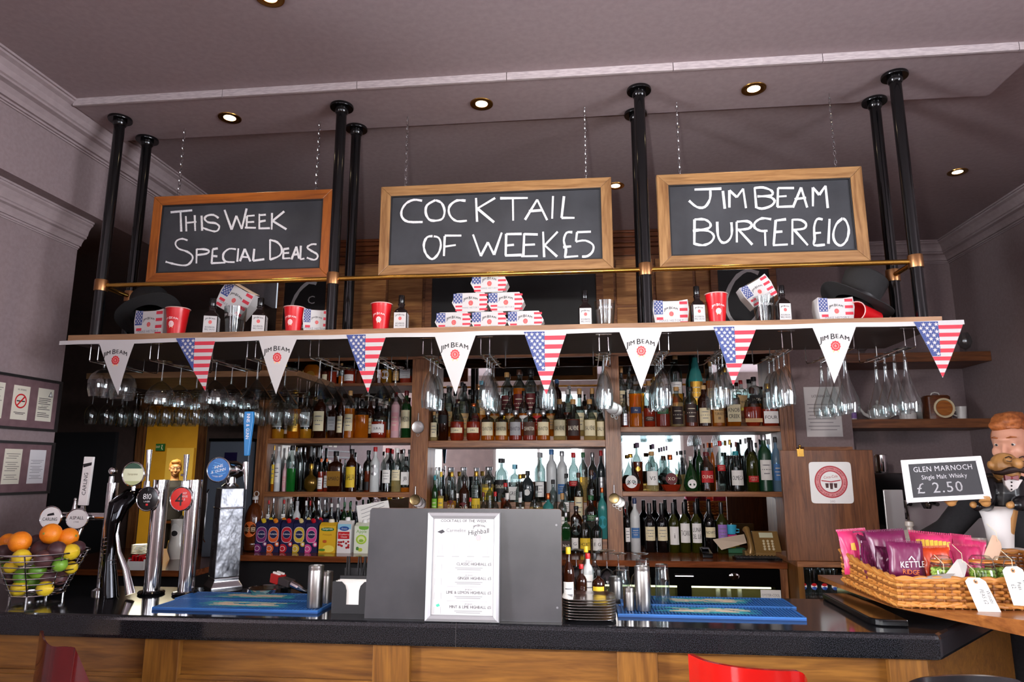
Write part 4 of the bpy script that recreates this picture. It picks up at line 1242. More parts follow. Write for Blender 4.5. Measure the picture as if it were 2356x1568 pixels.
row('R1b', 'rear step, upper last bay', K7, 4.732, SH['R1'] + .11, '''
205 455 85 std clear pale .4 cork cream
300 430 95 std clear pale .2 black white
430 540 90 std clear gold .5 cork -
600 560 100 std clear amber .4 gold cream
850 280 150 tall clear gold .3 cork white:.3:.5
1085 270 180 jug teal - 1 black gold:.1:.5
1268 370 110 std clear amber .6 cork tan:.15:.45
1450 450 120 std clear amber .5 gold tan
1640 600 120 sq clear pale .4 red tan:.1:.5 red
1795 560 160 sq clear amber .3 black black:.2:.45 JACK
1965 650 100 std clear pale .4 red white''', 'bottles in the last bay')
row('R2', 'lower shelf of last bay', K8, 4.605, SH['R2'], '''
285 360 205 drop clear red .2 gold white:.08:.42:o XO
530 335 145 std clear pale .2 cork white:.15:.5 VS
740 370 240 fan clear red .18 copper dkred:.18:.5:o XO
970 390 170 drop green - 1 white white:.08:.34:o
1145 340 160 std clear clear 1 dkred red:.22:.52 OUNCE
1300 215 105 tall clear clear 1 red red:.4:.52
1478 330 155 std clear clear 1 teal white:.15:.52 OLMECA
1650 205 135 wine olive - 1 black red:.18:.3
1790 145 150 tall dkgreen - 1 silver white:.2:.55
1935 170 95 tall blue - 1 black blue:.2:.5''', 'bottles in the last bay')
row('R2b', 'rear row, lower last bay', K8, 4.722, SH['R2'], '''
370 235 110 std clear dark .6 purple gold:.4:.5:o
548 250 80 std clear clear 1 purple -
645 285 70 std clear clear 1 purple -
702 270 60 std clear clear 1 purple -
853 325 70 std clear pale .4 black -
908 320 60 std clear pale .4 black -
1065 255 90 std green - 1 silver -
1165 235 60 tall clear amber .8 orange -
1212 235 60 tall clear amber .8 orange -
1412 200 90 std clear clear 1 gold -
1482 225 70 std clear clear 1 dkred -
1590 185 70 std clear clear 1 grey -
1708 235 70 std clear clear 1 black -
1855 195 60 std clear clear 1 grey -''', 'bottles in the last bay')
row('R3', 'counter of last bay', K8, 4.575, ZK, '''
255 900 75 wine black - 1 black white:.2:.48
340 860 140 tall frost - 1 navy blue:.26:.45
505 915 128 wine black - 1 black cream:.24:.52
642 915 128 wine black - 1 black cream:.24:.52
773 910 120 wine olive - 1 black white:.16:.52 i
895 905 126 wine olive - 1 black white:.2:.58 TACIANO
1025 905 122 wine olive - 1 black white:.2:.58 LUNA/DEL_SUR
1175 895 130 wine black - 1 black cream:.3:.5 NOW'S
1312 905 122 wine olive - 1 black lilac:.24:.56''', 'bottles in the last bay')

# ------------------------------------------------------------------ juice cartons and things on the back counter
def carton(u, top, wpx, Y, base, accent, label, kind, capc, txt):
    w = wid(u, top, wpx, Y); p = at(u, top, Y); h = p.z - ZK
    t = thing('juice_carton', label, 'carton', (p.x, Y, ZK + .0004), 0, 'juice cartons on the back counter')
    a, d, hb = w / 2, min(.032, w / 2), h * .93
    m = MB().box(-a, a, -d, d, 0, hb * .90, mat(base, .4))
    m.add([(-a, -d, hb * .9), (a, -d, hb * .9), (a, d, hb * .9), (-a, d, hb * .9), (-a, -d * .1, hb), (a, -d * .1, hb), (a, d, hb), (-a, d, hb)], [(0, 1, 5, 4), (4, 5, 6, 7), (1, 2, 6, 5), (0, 4, 7, 3), (2, 3, 7, 6)], mat(base, .4))
    f = lambda x, z, e=0: (x, -d - .0004 - e, z)
    def disc(cx_, cz, rx, rz, c, e=0, k=18, sq=2.6):
        q = [section(2 * PI * i / k, sq) for i in range(k)]
        put(m, [(cx_ + rx * x, cz + rz * z) for x, z in q], rect(-a, a, 0, hb * .9), lambda x, z: f(x, z, e), mat(c, .45))
    if kind == 'funk':
        disc(0, hb * .55, a * .92, hb * .25, '#e9dfe6'); disc(0, hb * .55, a * .88, hb * .235, accent, .0003)
        disc(0, hb * .56, a * .66, hb * .13, '#d9c6cf', .0006, sq=2); disc(0, hb * .56, a * .62, hb * .12, '#1c2350', .0009, sq=2)
        m.text('FUNKIN', a * .24, lambda x, z: f(x, hb * .545 + z, .0012), WHITE)
        disc(-a * .6, hb * .12, a * .75, hb * .14, accent, .0003, sq=2); disc(-a * .6, hb * .12, a * .45, hb * .08, '#f0dfe0', .0006, sq=2); disc(-a * .6, hb * .12, a * .36, hb * .065, accent, .0009, sq=2)
        disc(a * .7, hb * .26, a * .4, hb * .08, accent, .0003, sq=2); disc(a * .7, hb * .26, a * .22, hb * .045, '#efe3e3', .0006, sq=2)
    elif kind == 'pine':
        disc(0, hb * .78, a * .8, hb * .06, '#1f6b35'); m.text(txt, a * .25, lambda x, z: f(x, hb * .765 + z, .0004), WHITE)
        m.text('Pineapple', a * .2, lambda x, z: f(x, hb * .58 + z, .0004), mat('#a86a10', .6)); disc(-a * .3, hb * .38, a * .25, hb * .05, '#c2571f', .0003); disc(a * .2, hb * .14, a * .7, hb * .12, '#f2dc5a', .0002, sq=2); disc(-a * .6, hb * .1, a * .4, hb * .04, '#4f8a2c', .0005)
    elif kind == 'cran':
        put(m, rect(-a, a, hb * .74, hb * .9), None, lambda x, z: f(x, z), mat('#8fc4dc', .5)); disc(0, hb * .76, a * .72, hb * .07, '#1f4f9a', .0003, sq=2); m.text('Ocean', a * .22, lambda x, z: f(x, hb * .735 + z, .0006), WHITE)
        put(m, rect(-a * .9, a * .8, hb * .44, hb * .66), None, lambda x, z: f(x, z, .0002), RED); m.text('Cranberry', a * .24, lambda x, z: f(0 + x, hb * .56 + z, .0005), WHITE); m.text('Classic', a * .24, lambda x, z: f(x, hb * .48 + z, .0005), WHITE)
        for i in range(14): disc(random.uniform(-.8, .8) * a, hb * random.uniform(.16, .40), a * .17, hb * .035, random.choice(['#b5121c', '#d23a3a', '#8f0d16']), .0003 + i * .00005, 10, 2)
    else:
        disc(a * .3, hb * .86, a * .7, hb * .08, '#6fae3a'); m.text('Apple', a * .42, lambda x, z: f(x, hb * .68 + z, .0004), mat('#6fa52c', .6))
        disc(0, hb * .46, a * .75, hb * .16, '#a9cc3a', .0002, sq=2); disc(0, hb * .46, a * .52, hb * .11, '#e3eda8', .0004, sq=2); disc(0, hb * .42, a * .34, hb * .05, '#8cb83a', .0006, sq=2)
        disc(-a * .1, hb * .12, a * .3, hb * .06, '#b9c93a', .0002); disc(-a * .5, hb * .16, a * .2, hb * .06, '#4f8a3a', .0003)
    m.build('box', t, smooth=False)
    r = a * .36
    cp_ = MB().lathe([(0, 0), (r, 0), (r, .012), (r * .8, .02), (0, .021)], mat(capc, .4), 16)
    o = cp_.build('cap', t, loc=(a * .15, -d * .55 if kind == 'funk' else d * .3, hb * (.955 if kind == 'funk' else 1.0)))
    if kind == 'funk': o.rotation_euler = (.8, 0, 0)
def cr(u, k=K4): return u / k[2] + k[0]
def cv(v, k=K4): return v / k[2] + k[1]
for u, acc, capc, nm_ in [(362, '#7c2a6a', '#e3bf2d', 'plum coloured'), (505, '#e2622a', '#e5831f', 'orange'), (662, '#c3202f', '#c21a22', 'red'), (810, '#d8b634', '#e8cf8a', 'yellow'), (957, '#d8478c', '#c21a2c', 'pink')]:
    carton(cr(u), cv(995), 140 / 5.227, 4.34, '#20204a', acc, 'navy juice carton with large %s oval on its front' % nm_, 'funk', capc, '')
for u, acc, capc, nm_ in [(450, '#7c2a6a', '#e3bf2d', 'yellow'), (605, '#e2622a', '#e5831f', 'orange'), (760, '#c3202f', '#c21a22', 'dark red'), (900, '#d8b634', '#e8cf8a', 'cream'), (1045, '#d8478c', '#c21a2c', 'bright red')]:
    carton(cr(u), cv(985), 130 / 5.227, 4.45, '#20204a', acc, 'navy juice carton in the second row with its %s cap showing' % nm_, 'funk', capc, '')
carton(cr(1145), cv(1025), 195 / 5.227, 4.34, '#e3b326', '', 'yellow pineapple juice carton next to the cranberry carton', 'pine', '#e9e2d0', 'Sunpride')
carton(cr(1345), cv(1000), 160 / 5.227, 4.34, '#e9e6e6', '', 'white and red cranberry juice carton by the grey board', 'cran', '#eeeeee', '')
carton(cr(1550), cv(1030), 170 / 5.227, 4.34, '#e4e9d6', '', 'white and green apple juice carton partly behind the grey board', 'apple', '#eeeeee', '')
def misc_back():
    Y = 4.36; u = 579; p = at(u, 1273, Y); w = wid(u, 1200, 39, Y) / 2; h = at(u, 1148, Y).z - ZK
    t = thing('plastic_bottle', 'large brown plastic bottle with orange label beside the juice cartons', 'bottle', (p.x, Y, ZK + .0004))
    P = [(0, .004), (w * .5, 0), (w * .9, .01), (w, .03), (w, h * .15), (w * .97, h * .17), (w, h * .19), (w, h * .62), (w * .93, h * .72), (w * .62, h * .86), (w * .3, h * .93), (w * .28, h)]
    MB().lathe(P, glassy('#5e2c10', .7, .08, .4), 22).build('body', t)
    MB().lathe([(0, h - .002), (w * .33, h - .002), (w * .33, h + .016), (0, h + .018)], mat('#c9c4c0', .4), 16).tube([(w * .1 + .016 * math.cos(i * PI / 8), 0, h + .034 + .016 * math.sin(i * PI / 8)) for i in range(16)], .003, mat('#c9c4c0', .3), 6, closed=True).build('cap', t)
    m = MB(); art_label(m, w, 2.0, 1, h, ('orange', .28, .58, .8, True), 'GINGER BEER', mat('#f0d9b0', .6)); m.build('label', t)
    # sheet of paper leaning behind the apple carton
    Y = 4.42; q = [at(820, 1163, Y), at(893, 1150, Y + .04), at(899, 1186, Y + .02), at(826, 1212, Y - .0)]
    m = MB().add([tuple(v) for v in q] + [tuple(v + Vector((0, .0008, 0))) for v in q], [(0, 3, 2, 1), (4, 5, 6, 7), (0, 1, 5, 4), (1, 2, 6, 5), (2, 3, 7, 6), (3, 0, 4, 7)], PAPER)
    A, B_, D_ = q[3], q[2], q[0]
    for i in range(4):
        for a_, b_ in (((.12, .2 + .17 * i), (.85, .2 + .17 * i)),):
            g = lambda s, r: tuple(A + (B_ - A) * s + (D_ - A) * r + Vector((0, -.0006, 0)))
            m.poly([g(a_[0], a_[1]), g(b_[0], b_[1]), g(b_[0], b_[1] + .02), g(a_[0], a_[1] + .02)], GREY_INK)
    tag(m.build('paper_sheet', smooth=False), 'white printed form sticking up behind the grey board', 'paper')
misc_back()
# bar strainers and jiggers hung on the pilasters
def strainer(u, v, r_px, label, fan=1, hook=None, Y=4.545, brass=False):
    p = at(u, v, Y); r = wid(u, v, r_px, Y)
    t = thing('bar_strainer', label, 'strainer', p, 0, 'strainers hanging on the pilasters')
    M_ = mat('#8f7a55', .3, 1.0) if brass else STEEL
    for k in range(fan):
        o = MB()
        O_ = Vector((r * .55 * k, .003 * k, -.012 * k)); o.X = Matrix.Translation(O_) @ Matrix.Rotation(PI / 2, 4, 'X')
        o.lathe([(0, .0015), (r * .8, .001), (r, .003), (r * 1.02, .0), (r * .9, -.001), (0, -.0005)], M_ if k == 0 else STEEL, 24)
        o.X = None
        o.tube([(O_.x + (r + .008 * math.cos(i * PI / 6)) * 0 + .010 * math.cos(i * PI / 6), O_.y, O_.z - r - .009 + .010 * math.sin(i * PI / 6)) for i in range(12)], .0014, STEEL, 5, closed=True)
        o.build('disc', t)
    MB().tube([(0, 0, r), (0, .001, r + .05), (0, .004, hook or r + .07)], [.006, .004, .002], STEEL, 8).build('handle', t)
strainer(962, 982, 14, 'round steel strainer on the pilaster between first and middle bay', 1, .045)
strainer(955, 1149, 12, 'brass coloured strainers bunched low on the pilaster by the grey board', 3, .04, brass=True)
strainer(1409, 938, 15, 'round steel strainer hung high between middle and last bay', 2, .03)
strainer(1413, 1146, 12, 'bunch of strainers low on the pilaster by the wine bottles', 3, .04, brass=True)
def opener():
    p = at(597, 955, 4.553)
    t = thing('bottle_opener', 'flat steel bar blade hanging on the first pilaster by the blue tap handle', 'bottle opener', p)
    pts = [(.0, .045), (.007, .043), (.0075, .02), (.006, .0), (.0095, -.02), (.009, -.034), (.0, -.04)]
    out = pts + [(-x, z) for x, z in reversed(pts[1:-1])]
    MB().ext([(x, 0, z) for x, z in out], (0, .0025, 0), STEEL).build('blade', t, bevel=.0005, smooth=False)
    MB().box(-.0045, .0045, -.0004, .0, -.03, -.022, MATTE).build('slot', t)
opener()
# ------------------------------------------------------------------ things on the bar counter
ZT = 1.1004
def atx(u, v, X):
    d = ray(u, v); t = X / d[0]
    return Vector((X, t * d[1], CAM_H + t * d[2]))
def facing(p):                                    # rotation about z that turns -y towards the camera side of the bar
    return math.atan2(-p.x, p.y) * 0.6
def disc_badge(mb, c, r, m, rim=CHROME, ky=1.0, dep=.018, yaw=0.0):
    """round lens facing the customer, axis along -y"""
    X = mb.X
    mb.X = (X or Matrix()) @ Matrix.Translation(c) @ Matrix.Rotation(yaw, 4, 'Z') @ Matrix.Rotation(PI / 2, 4, 'X')
    mb.lathe([(0, -dep), (r * .7, -dep), (r * 1.02, -.004), (r * 1.04, .002), (r * .98, .004), (r * .93, .0025)], rim, 30, ky=ky)
    mb.lathe([(r * .93, .0025), (r * .6, .0034), (0, .004)], m, 30, ky=ky)
    f = lambda x, z, d=0: (x, z, .0046 + d)
    M2 = mb.X
    return f, M2, X
def taps():
    Y = 2.64
    # --- T bar font
    p = at(234, 1360, Y); o = Vector((p.x, Y, ZT))
    t = thing('beer_font', 'chrome T shaped beer font with two round white lenses and a tall white paddle', 'beer tap', o)
    L = lambda u, v, y=Y: at(u, v, y) - o
    MB().tube([L(234, 1360) * 0 + Vector((0, 0, 0)), Vector((0, 0, L(234, 1110).z))], .021, CHROME, 20).lathe([(0, .0), (.036, .0), (.036, .012), (.022, .02)], CHROME, 24).build('pillar', t)
    zb = L(200, 1187).z
    MB().tube([(.03, 0, zb), (L(112, 1187).x, 0, zb)], .017, CHROME, 18).ball((.032, 0, zb), .021, AGED).build('crossbar', t)
    for (u, v, ky, tx, m_) in ((117, 1190, .93, 'CARLING', WHITE), (178, 1193, .84, 'ASPALL', mat('#f0f0ee', .3))):
        q = L(u, v, Y - .03); b = MB(); r = wid(u, v, 25, Y)
        f, M2, X0 = disc_badge(b, q, r, m_, ky=ky)
        b.X = M2
        b.text(tx, .0125, lambda x, z: f(x, z - (.012 if tx == 'CARLING' else .002)), INK, sx=.85 if tx == 'CARLING' else 1)
        if tx == 'CARLING': b.poly([f(-.014, .006), f(.018, .010), f(.014, .020), f(-.012, .014)], INK)
        else: b.text('CYDER', .005, lambda x, z: f(x, z - .014), GREY_INK)
        b.build('lens', t)
        MB().tube([(q.x, -.004, zb), (q.x, -.004, zb - .05), (q.x, -.018, zb - .085)], [.011, .009, .006], CHROME, 12).build('spout', t)
    a, c = L(189, 1162, Y - .01), L(204, 1050, Y - .01); ax = (c - a); s = Vector((ax.z, 0, -ax.x)).normalized() * .0205
    b = MB().ext([a - s, a + s, c + s, c - s], (0, .012, 0), WHITE)
    ln = ax.length; e = ax.normalized(); n_ = s.normalized()
    b.text('CARLING', .0165, lambda x, y: tuple(a + e * (.085 + x) + n_ * (-y + .008) + Vector((0, -.0005, 0))), INK, sx=.9)
    b.poly([tuple(a + e * k + n_ * w_ + Vector((0, -.0005, 0))) for k, w_ in ((ln - .03, -.02), (ln - .022, .018), (ln - .034, .018), (ln - .044, -.016))], INK)
    b.build('paddle', t, smooth=False, bevel=.002)
    MB().tube([a + Vector((0, .006, 0)), (a.x - .004, .002, zb + .015)], [.008, .012], CHROME, 14).ball((L(174, 1150).x, 0, L(174, 1148).z), .007, CHROME).tube([(L(174, 1150).x, 0, L(174, 1148).z), (L(174, 1150).x, 0, zb)], [.005, .014], CHROME, 12).build('finial', t)
    q0, q1 = L(250, 1172), L(257, 1095)
    MB().tube([q0, q0.lerp(q1, .5), q1], [.008, .012, .009], CHROME, 14).ball(L(260, 1083), .017, CHROME).build('tap_handle', t)
    # --- swan neck font
    Yn = Y - .09; p = at(256, 1362, Yn); o = Vector((p.x, Yn, ZT))
    t = thing('beer_font', 'curved black chrome swan neck beer font with a cream and green round lens', 'beer tap', o)
    L = lambda u, v, y=Yn: at(u, v, y) - o
    DC = mat('#2a2a2c', .06, 1.0)
    P = [(252, 1366, 19), (251, 1330, 17), (251, 1293, 13), (255, 1242, 12), (260, 1204, 15), (272, 1165, 21), (300, 1141, 18), (331, 1132, 10)]
    pts = [L(a, b_, Yn + .10 * max(0, (a - 262) / 69)) for a, b_, r in P]; pts[0].z = 0
    MB().tube(pts, [wid(a, b_, r, Yn) for a, b_, r in P], DC, 18).build('neck', t)
    m = MB()
    for k in range(9):
        v = 1235 + k * 9
        m.tube([tuple(L(252, v) + Vector((.021 * math.cos(i * PI / 8), .021 * math.sin(i * PI / 8), .004 * math.cos(i * PI / 8)))) for i in range(16)], .0018, CHROME, 6, closed=True)
    m.build('coil', t)
    MB().tube([L(300, 1366) * 1.0, L(290, 1310), L(274, 1270), L(268, 1225), L(276, 1185)], [.017, .012, .008, .007, .006], CHROME, 14).build('drain_pipe', t)
    q = L(307, 1090, Yn - .02); b = MB(); f, M2, X0 = disc_badge(b, q, wid(307, 1090, 25, Yn), mat('#e8ecc8', .3, 0, 0)); b.X = M2
    r = wid(307, 1090, 23, Yn)
    b.poly([f(r * math.cos(a_), r * math.sin(a_)) for a_ in [PI * .17 + i * PI * .66 / 10 for i in range(11)]], mat('#1f4a33', .4)); b.poly([f(r * math.cos(a_), r * math.sin(a_)) for a_ in [-PI * .78 + i * PI * .56 / 10 for i in range(11)]], mat('#b9c28c', .4))
    b.text('Staropramen', .0085, lambda x, z: f(x, z - .004), mat('#8a7f4a', .5), sx=.62); b.build('lens', t)
    MB().tube([L(307, 1113), L(307, 1128)], .008, CHROME, 10).build('lens_post', t)
    # --- two straight columns
    for (u, ub, bad, badu, hu, lab) in ((366, 346, 'dark', 340, 341, 'straight chrome beer column with a round black lens'), (442, 425, 'red', 417, 427, 'straight chrome beer column with a round red lens marked 4')):
        p = at(ub + 2, 1362, Y); o = Vector((p.x, Y, ZT)); L = lambda u_, v_, y=Y: at(u_, v_, y) - o
        t = thing('beer_font', lab, 'beer tap', o)
        H = L(u, 1103).z
        MB().tube([(0, 0, 0), (0, 0, H)], .0305, CHROME, 28).build('column', t)
        MB().lathe([(.031, 0), (.048, .0), (.05, .006), (.045, .012), (.031, .014)], BLACK, 28).build('base_ring', t)
        b = MB(); q = L(badu, 1147, Y - .045)
        f, M2, X0 = disc_badge(b, q, wid(badu, 1147, 25, Y), BLACK if bad == 'dark' else mat('#d8261c', .3)); b.X = M2
        r = .04
        if bad == 'dark':
            b.text('810', .021, lambda x, z: f(x, z - .001), WHITE); b.text('LAGER', .006, lambda x, z: f(x, z - .013), WHITE); b.poly([f(-.004, -.026), f(.006, -.026), f(.006, -.018), f(-.004, -.018)], RED)
        else:
            b.text('4', .048, lambda x, z: f(x - .006, z - .026), BLACK); 
            for k in range(3): b.text(['HOP', 'HOUSE', '13'][k], .008, lambda x, z: f(x + .016, z + .018 - .012 * k), WHITE, sx=.7)
        b.build('lens', t)
        MB().tube([(0, -.02, q.z), (q.x, -.034, q.z)], .009, CHROME, 12).build('lens_arm', t)
        h0, h1 = L(hu - 2, 1106, Y - .03), L(hu + 3, 1034 if bad == 'dark' else 1045, Y - .03)
        MB().tube([h0, h0.lerp(h1, .3), h1], [.006, .0075, .011], CHROME, 14).build('tap_handle', t)
        MB().tube([L(hu - 10, 1092, Y - .03), L(hu + 2, 1092, Y - .03)], .005, CHROME, 10).tube([h0, (h0.x, h0.y, h0.z - .03)], [.011, .013], CHROME, 14).build('tap_body', t)
    # --- embossed tower
    Y = 2.74
    p = at(512, 1362, Y); o = Vector((p.x, Y, ZT)); L = lambda u_, v_, y=Y: at(u_, v_, y) - o
    t = thing('beer_tower', 'embossed silver beer tower with a round blue lens and blue paddle', 'beer tap', o)
    EMB = noise_mat('embossed', '#55565a', '#8a8b8f', 26, .36, .9, stretch=(1, 1, .6), metal=1.0, bscale=38)
    H = L(515, 1122).z; zs = L(512, 1335).z
    m = MB(); m.X = Matrix.Rotation(.75, 4, 'Z')
    for a, b_, z0, z1 in ((.048, .046, .055, H * .80), (.046, .044, H * .81, H)):
        m.loft([[(-a, -a, z0), (a, -a, z0), (a, a, z0), (-a, a, z0)], [(-b_, -b_, z1), (b_, -b_, z1), (b_, b_, z1), (-b_, b_, z1)]], EMB)
    m.loft([[(-.05, -.05, H * .798), (.05, -.05, H * .798), (.05, .05, H * .798), (-.05, .05, H * .798)], [(-.05, -.05, H * .812), (.05, -.05, H * .812), (.05, .05, H * .812), (-.05, .05, H * .812)]], CHROME)
    m.text('INNIS & GUNN', .022, lambda x, y: (-.0482, .010 - y, .055 + H * .37 + x), mat('#e3e3e5', .15, 1.0), sx=.8)
    m.build('shaft', t, smooth=False, bevel=.003)
    m = MB(); m.X = Matrix.Rotation(.75, 4, 'Z')
    m.loft([[(-q_, -q_, z), (q_, -q_, z), (q_, q_, z), (-q_, q_, z)] for q_, z in ((.06, 0), (.06, .02), (.048, .04), (.048, .0545))], mat('#b9babd', .22, 1.0)).build('foot', t, smooth=False, bevel=.003)
    MB().lathe([(.03, H), (.034, H + .008), (.02, H + .02), (.018, H + .045)], CHROME, 20).build('neck', t)
    q = L(503, 1080, Y - .05); b = MB(); f, M2, X0 = disc_badge(b, q, wid(503, 1080, 26, Y), mat('#1c66ad', .3), dep=.05); b.X = M2
    for k, s in enumerate(('INNIS', '& GUNN')): b.text(s, .011, lambda x, z: f(x * 1 + .002, z + .008 - .017 * k + x * .25), WHITE)
    b.text('LAGER BEER', .0055, lambda x, z: f(x, z - .030 + 9 * x * x), WHITE)
    for k in range(5): b.stroke([(-.034 + .004 * k, -.016 + .011 * k), (-.012, -.012 + .010 * k), (.012, -.018 + .010 * k), (.034 - .004 * k, -.012 + .009 * k)], .0025, lambda x, z: f(x, z, -.0003), mat('#5fa8dd', .4))
    b.build('lens', t)
    m = MB(); c0 = L(520, 1083, Y - .01)
    m.tube([(q.x, q.y + .02, q.z), (q.x + .035, q.y + .075, q.z - .002), (q.x + .07, q.y + .085, q.z - .004)], [.04, .038, .018], CHROME, 22).tube([(q.x + .07, q.y + .085, q.z - .004), L(566, 1082, Y + .0)], .009, CHROME, 12).build('drum', t)
    a, c = L(565, 1062), L(572, 946)
    MB().tube([L(566, 1125), L(565, 1085), a], [.004, .011, .012], CHROME, 14).build('tap_body', t)
    b = MB(); BL = mat('#1f77b5', .35); ax = c - a; k0 = a + ax * .12
    n_ = Vector((ax.z, 0, -ax.x)).normalized()
    out = []
    for s, w_ in ((.0, .010), (.35, .014), (.8, .021), (1, .019)):
        out.append((k0 + (c - k0) * s, w_))
    b.ext([p_ - n_ * w_ for p_, w_ in out] + [p_ + n_ * w_ for p_, w_ in reversed(out)], (0, .016, 0), BL)
    e = (c - k0).normalized()
    b.text('INNIS & GUNN', .014, lambda x, y: tuple(c - e * (.01 + x) + n_ * (y - .006) + Vector((0, -.0006, 0))), WHITE, align='l', sx=.8)
    b.build('paddle', t, smooth=False, bevel=.003)
taps()

# ------------------------------------------------------------------ fruit basket
def fruit():
    o = Vector((-2.055, 2.49, ZT)); R0, R1, H = .088, .155, .15
    t = thing('fruit_basket', 'round chrome wire basket of citrus and passion fruit on the counter', 'basket', o)
    ring = lambda r, z: [(r * math.cos(2 * PI * i / 36), r * math.sin(2 * PI * i / 36), z) for i in range(36)]
    m = MB()
    for k in range(8):
        s = k / 7; m.tube(ring(R0 + (R1 - R0) * s, .022 + H * s), .0032 if k == 7 else .0024, CHROME, 7, closed=True)
    m.build('wire_hoops', t)
    m = MB()
    for k in range(8):
        a = 2 * PI * k / 8 + .35
        m.tube([(R0 * .1 * math.cos(a), R0 * .1 * math.sin(a), .019), (R0 * math.cos(a), R0 * math.sin(a), .021), (R1 * math.cos(a), R1 * math.sin(a), .023 + H)], .0027, CHROME, 7)
    m.build('wire_ribs', t)
    for k in range(4):
        a = 2 * PI * k / 4 + .35
        MB().tube([(R0 * math.cos(a), R0 * math.sin(a), .021), (R0 * math.cos(a), R0 * math.sin(a), .0)], .005, CHROME, 8).build('foot', t)
    ORG = noise_mat('orange_peel', '#e8780c', '#f28d16', 30, .45, .25, bscale=260)
    LEM = noise_mat('lemon_peel', '#e0b81c', '#efcf35', 20, .42, .2, bscale=200)
    LIM = noise_mat('lime_peel', '#3f7d1c', '#86b13a', 8, .4, .15, bscale=200)
    PAS = noise_mat('passion_skin', '#3a1f26', '#5a3638', 12, .5, .25, bscale=60)
    def one(kind, u, v, rp, Y, label):
        Y += .014; p = at(u / 3.92, 1000 + v / 3.92, Y); r = wid(100, 1250, rp / 3.92, Y) * .95
        m = MB()
        if kind == 'lemon':
            prof = [(0, -1.28), (.10, -1.24), (.22, -1.12), (.62, -.85), (.93, -.42), (1, 0), (.93, .42), (.62, .85), (.22, 1.12), (.10, 1.24), (0, 1.28)]
            nm_, M_, sc = 'lemon', LEM, .86
        elif kind == 'lime': prof = [(math.sin(PI * i / 12), -1.08 * math.cos(PI * i / 12)) for i in range(13)]; nm_, M_, sc = 'lime', LIM, 1
        elif kind == 'orange': prof = [(math.sin(PI * i / 14), -.96 * math.cos(PI * i / 14)) for i in range(15)]; nm_, M_, sc = 'orange', ORG, 1
        else: prof = [(math.sin(PI * i / 12), -1.06 * math.cos(PI * i / 12)) for i in range(13)]; nm_, M_, sc = 'passion_fruit', PAS, 1
        prof = [(abs(a) * r * sc, b * r * sc) for a, b in prof]; prof[0] = (0, prof[0][1]); prof[-1] = (0, prof[-1][1])
        t = thing(nm_, label, nm_.replace('_', ' '), p, 0, 'fruit in the wire basket')
        t.rotation_euler = (random.uniform(1.0, 2.0), random.uniform(-.4, .4), random.uniform(0, 6)) if kind != 'lemon' else (.2, 1.4 + random.uniform(-.3, .3), random.uniform(-.4, .4))
        m.lathe(prof, M_, 22).build('peel', t)
        if kind == 'orange': MB().lathe([(0, prof[-1][1] - .002), (.005, prof[-1][1] - .001), (.004, prof[-1][1] + .0012), (0, prof[-1][1] + .0015)], mat('#8a8a3a', .7), 8).build('stalk_end', t)
    F = [('orange', 460, 890, 88, 2.49, 'orange on top of the heap with its stalk end facing out'), ('orange', 180, 965, 92, 2.45, 'large orange at the wall side of the basket'), ('orange', 620, 922, 80, 2.53, 'orange at the tap side of the basket'), ('orange', 70, 960, 70, 2.60, 'orange mostly hidden behind the large orange'),
         ('p', 372, 1035, 82, 2.50, 'passion fruit in the middle below the top orange'), ('p', 515, 1035, 72, 2.43, 'brown passion fruit next to the yellow lemon'), ('p', 395, 1120, 78, 2.405, 'passion fruit just under the basket rim'), ('p', 700, 1020, 62, 2.53, 'passion fruit at the outer rim below the tap side orange'), ('p', 35, 1060, 68, 2.48, 'dark passion fruit at the wall side rim'), ('p', 330, 960, 60, 2.60, 'passion fruit behind the top orange'),
         ('lemon', 195, 1105, 84, 2.385, 'large lemon at the rim under the large orange'), ('lemon', 640, 1055, 80, 2.455, 'round lemon at the rim below the tap side orange'), ('lemon', 95, 1190, 62, 2.42, 'lemon behind the wires below the wall side rim'), ('lemon', 640, 1195, 62, 2.50, 'lemon behind the wires at the tap side'), ('lemon', 170, 1385, 76, 2.435, 'lemon lying at the bottom of the basket on the wall side'), ('lemon', 405, 1385, 76, 2.435, 'lemon with a pointed tip at the bottom of the basket'),
         ('lime', 540, 1165, 62, 2.43, 'bright lime behind the wires near the tap side'), ('lime', 340, 1225, 66, 2.43, 'lime in the middle of the basket'), ('lime', 195, 1275, 66, 2.44, 'lime above the bottom lemons'), ('lime', 300, 1320, 60, 2.48, 'lime between the two bottom lemons'), ('lime', 25, 1150, 50, 2.50, 'small lime at the wall side edge'), ('p', 430, 1285, 58, 2.45, 'dark fruit above the pointed lemon'), ('p', 90, 1290, 52, 2.46, 'dark fruit low at the wall side'), ('p', 540, 1290, 58, 2.48, 'dark fruit low at the tap side')]
    for k, u, v, r, Y, l in F: one(k, u, v, r, Y, l)
fruit()

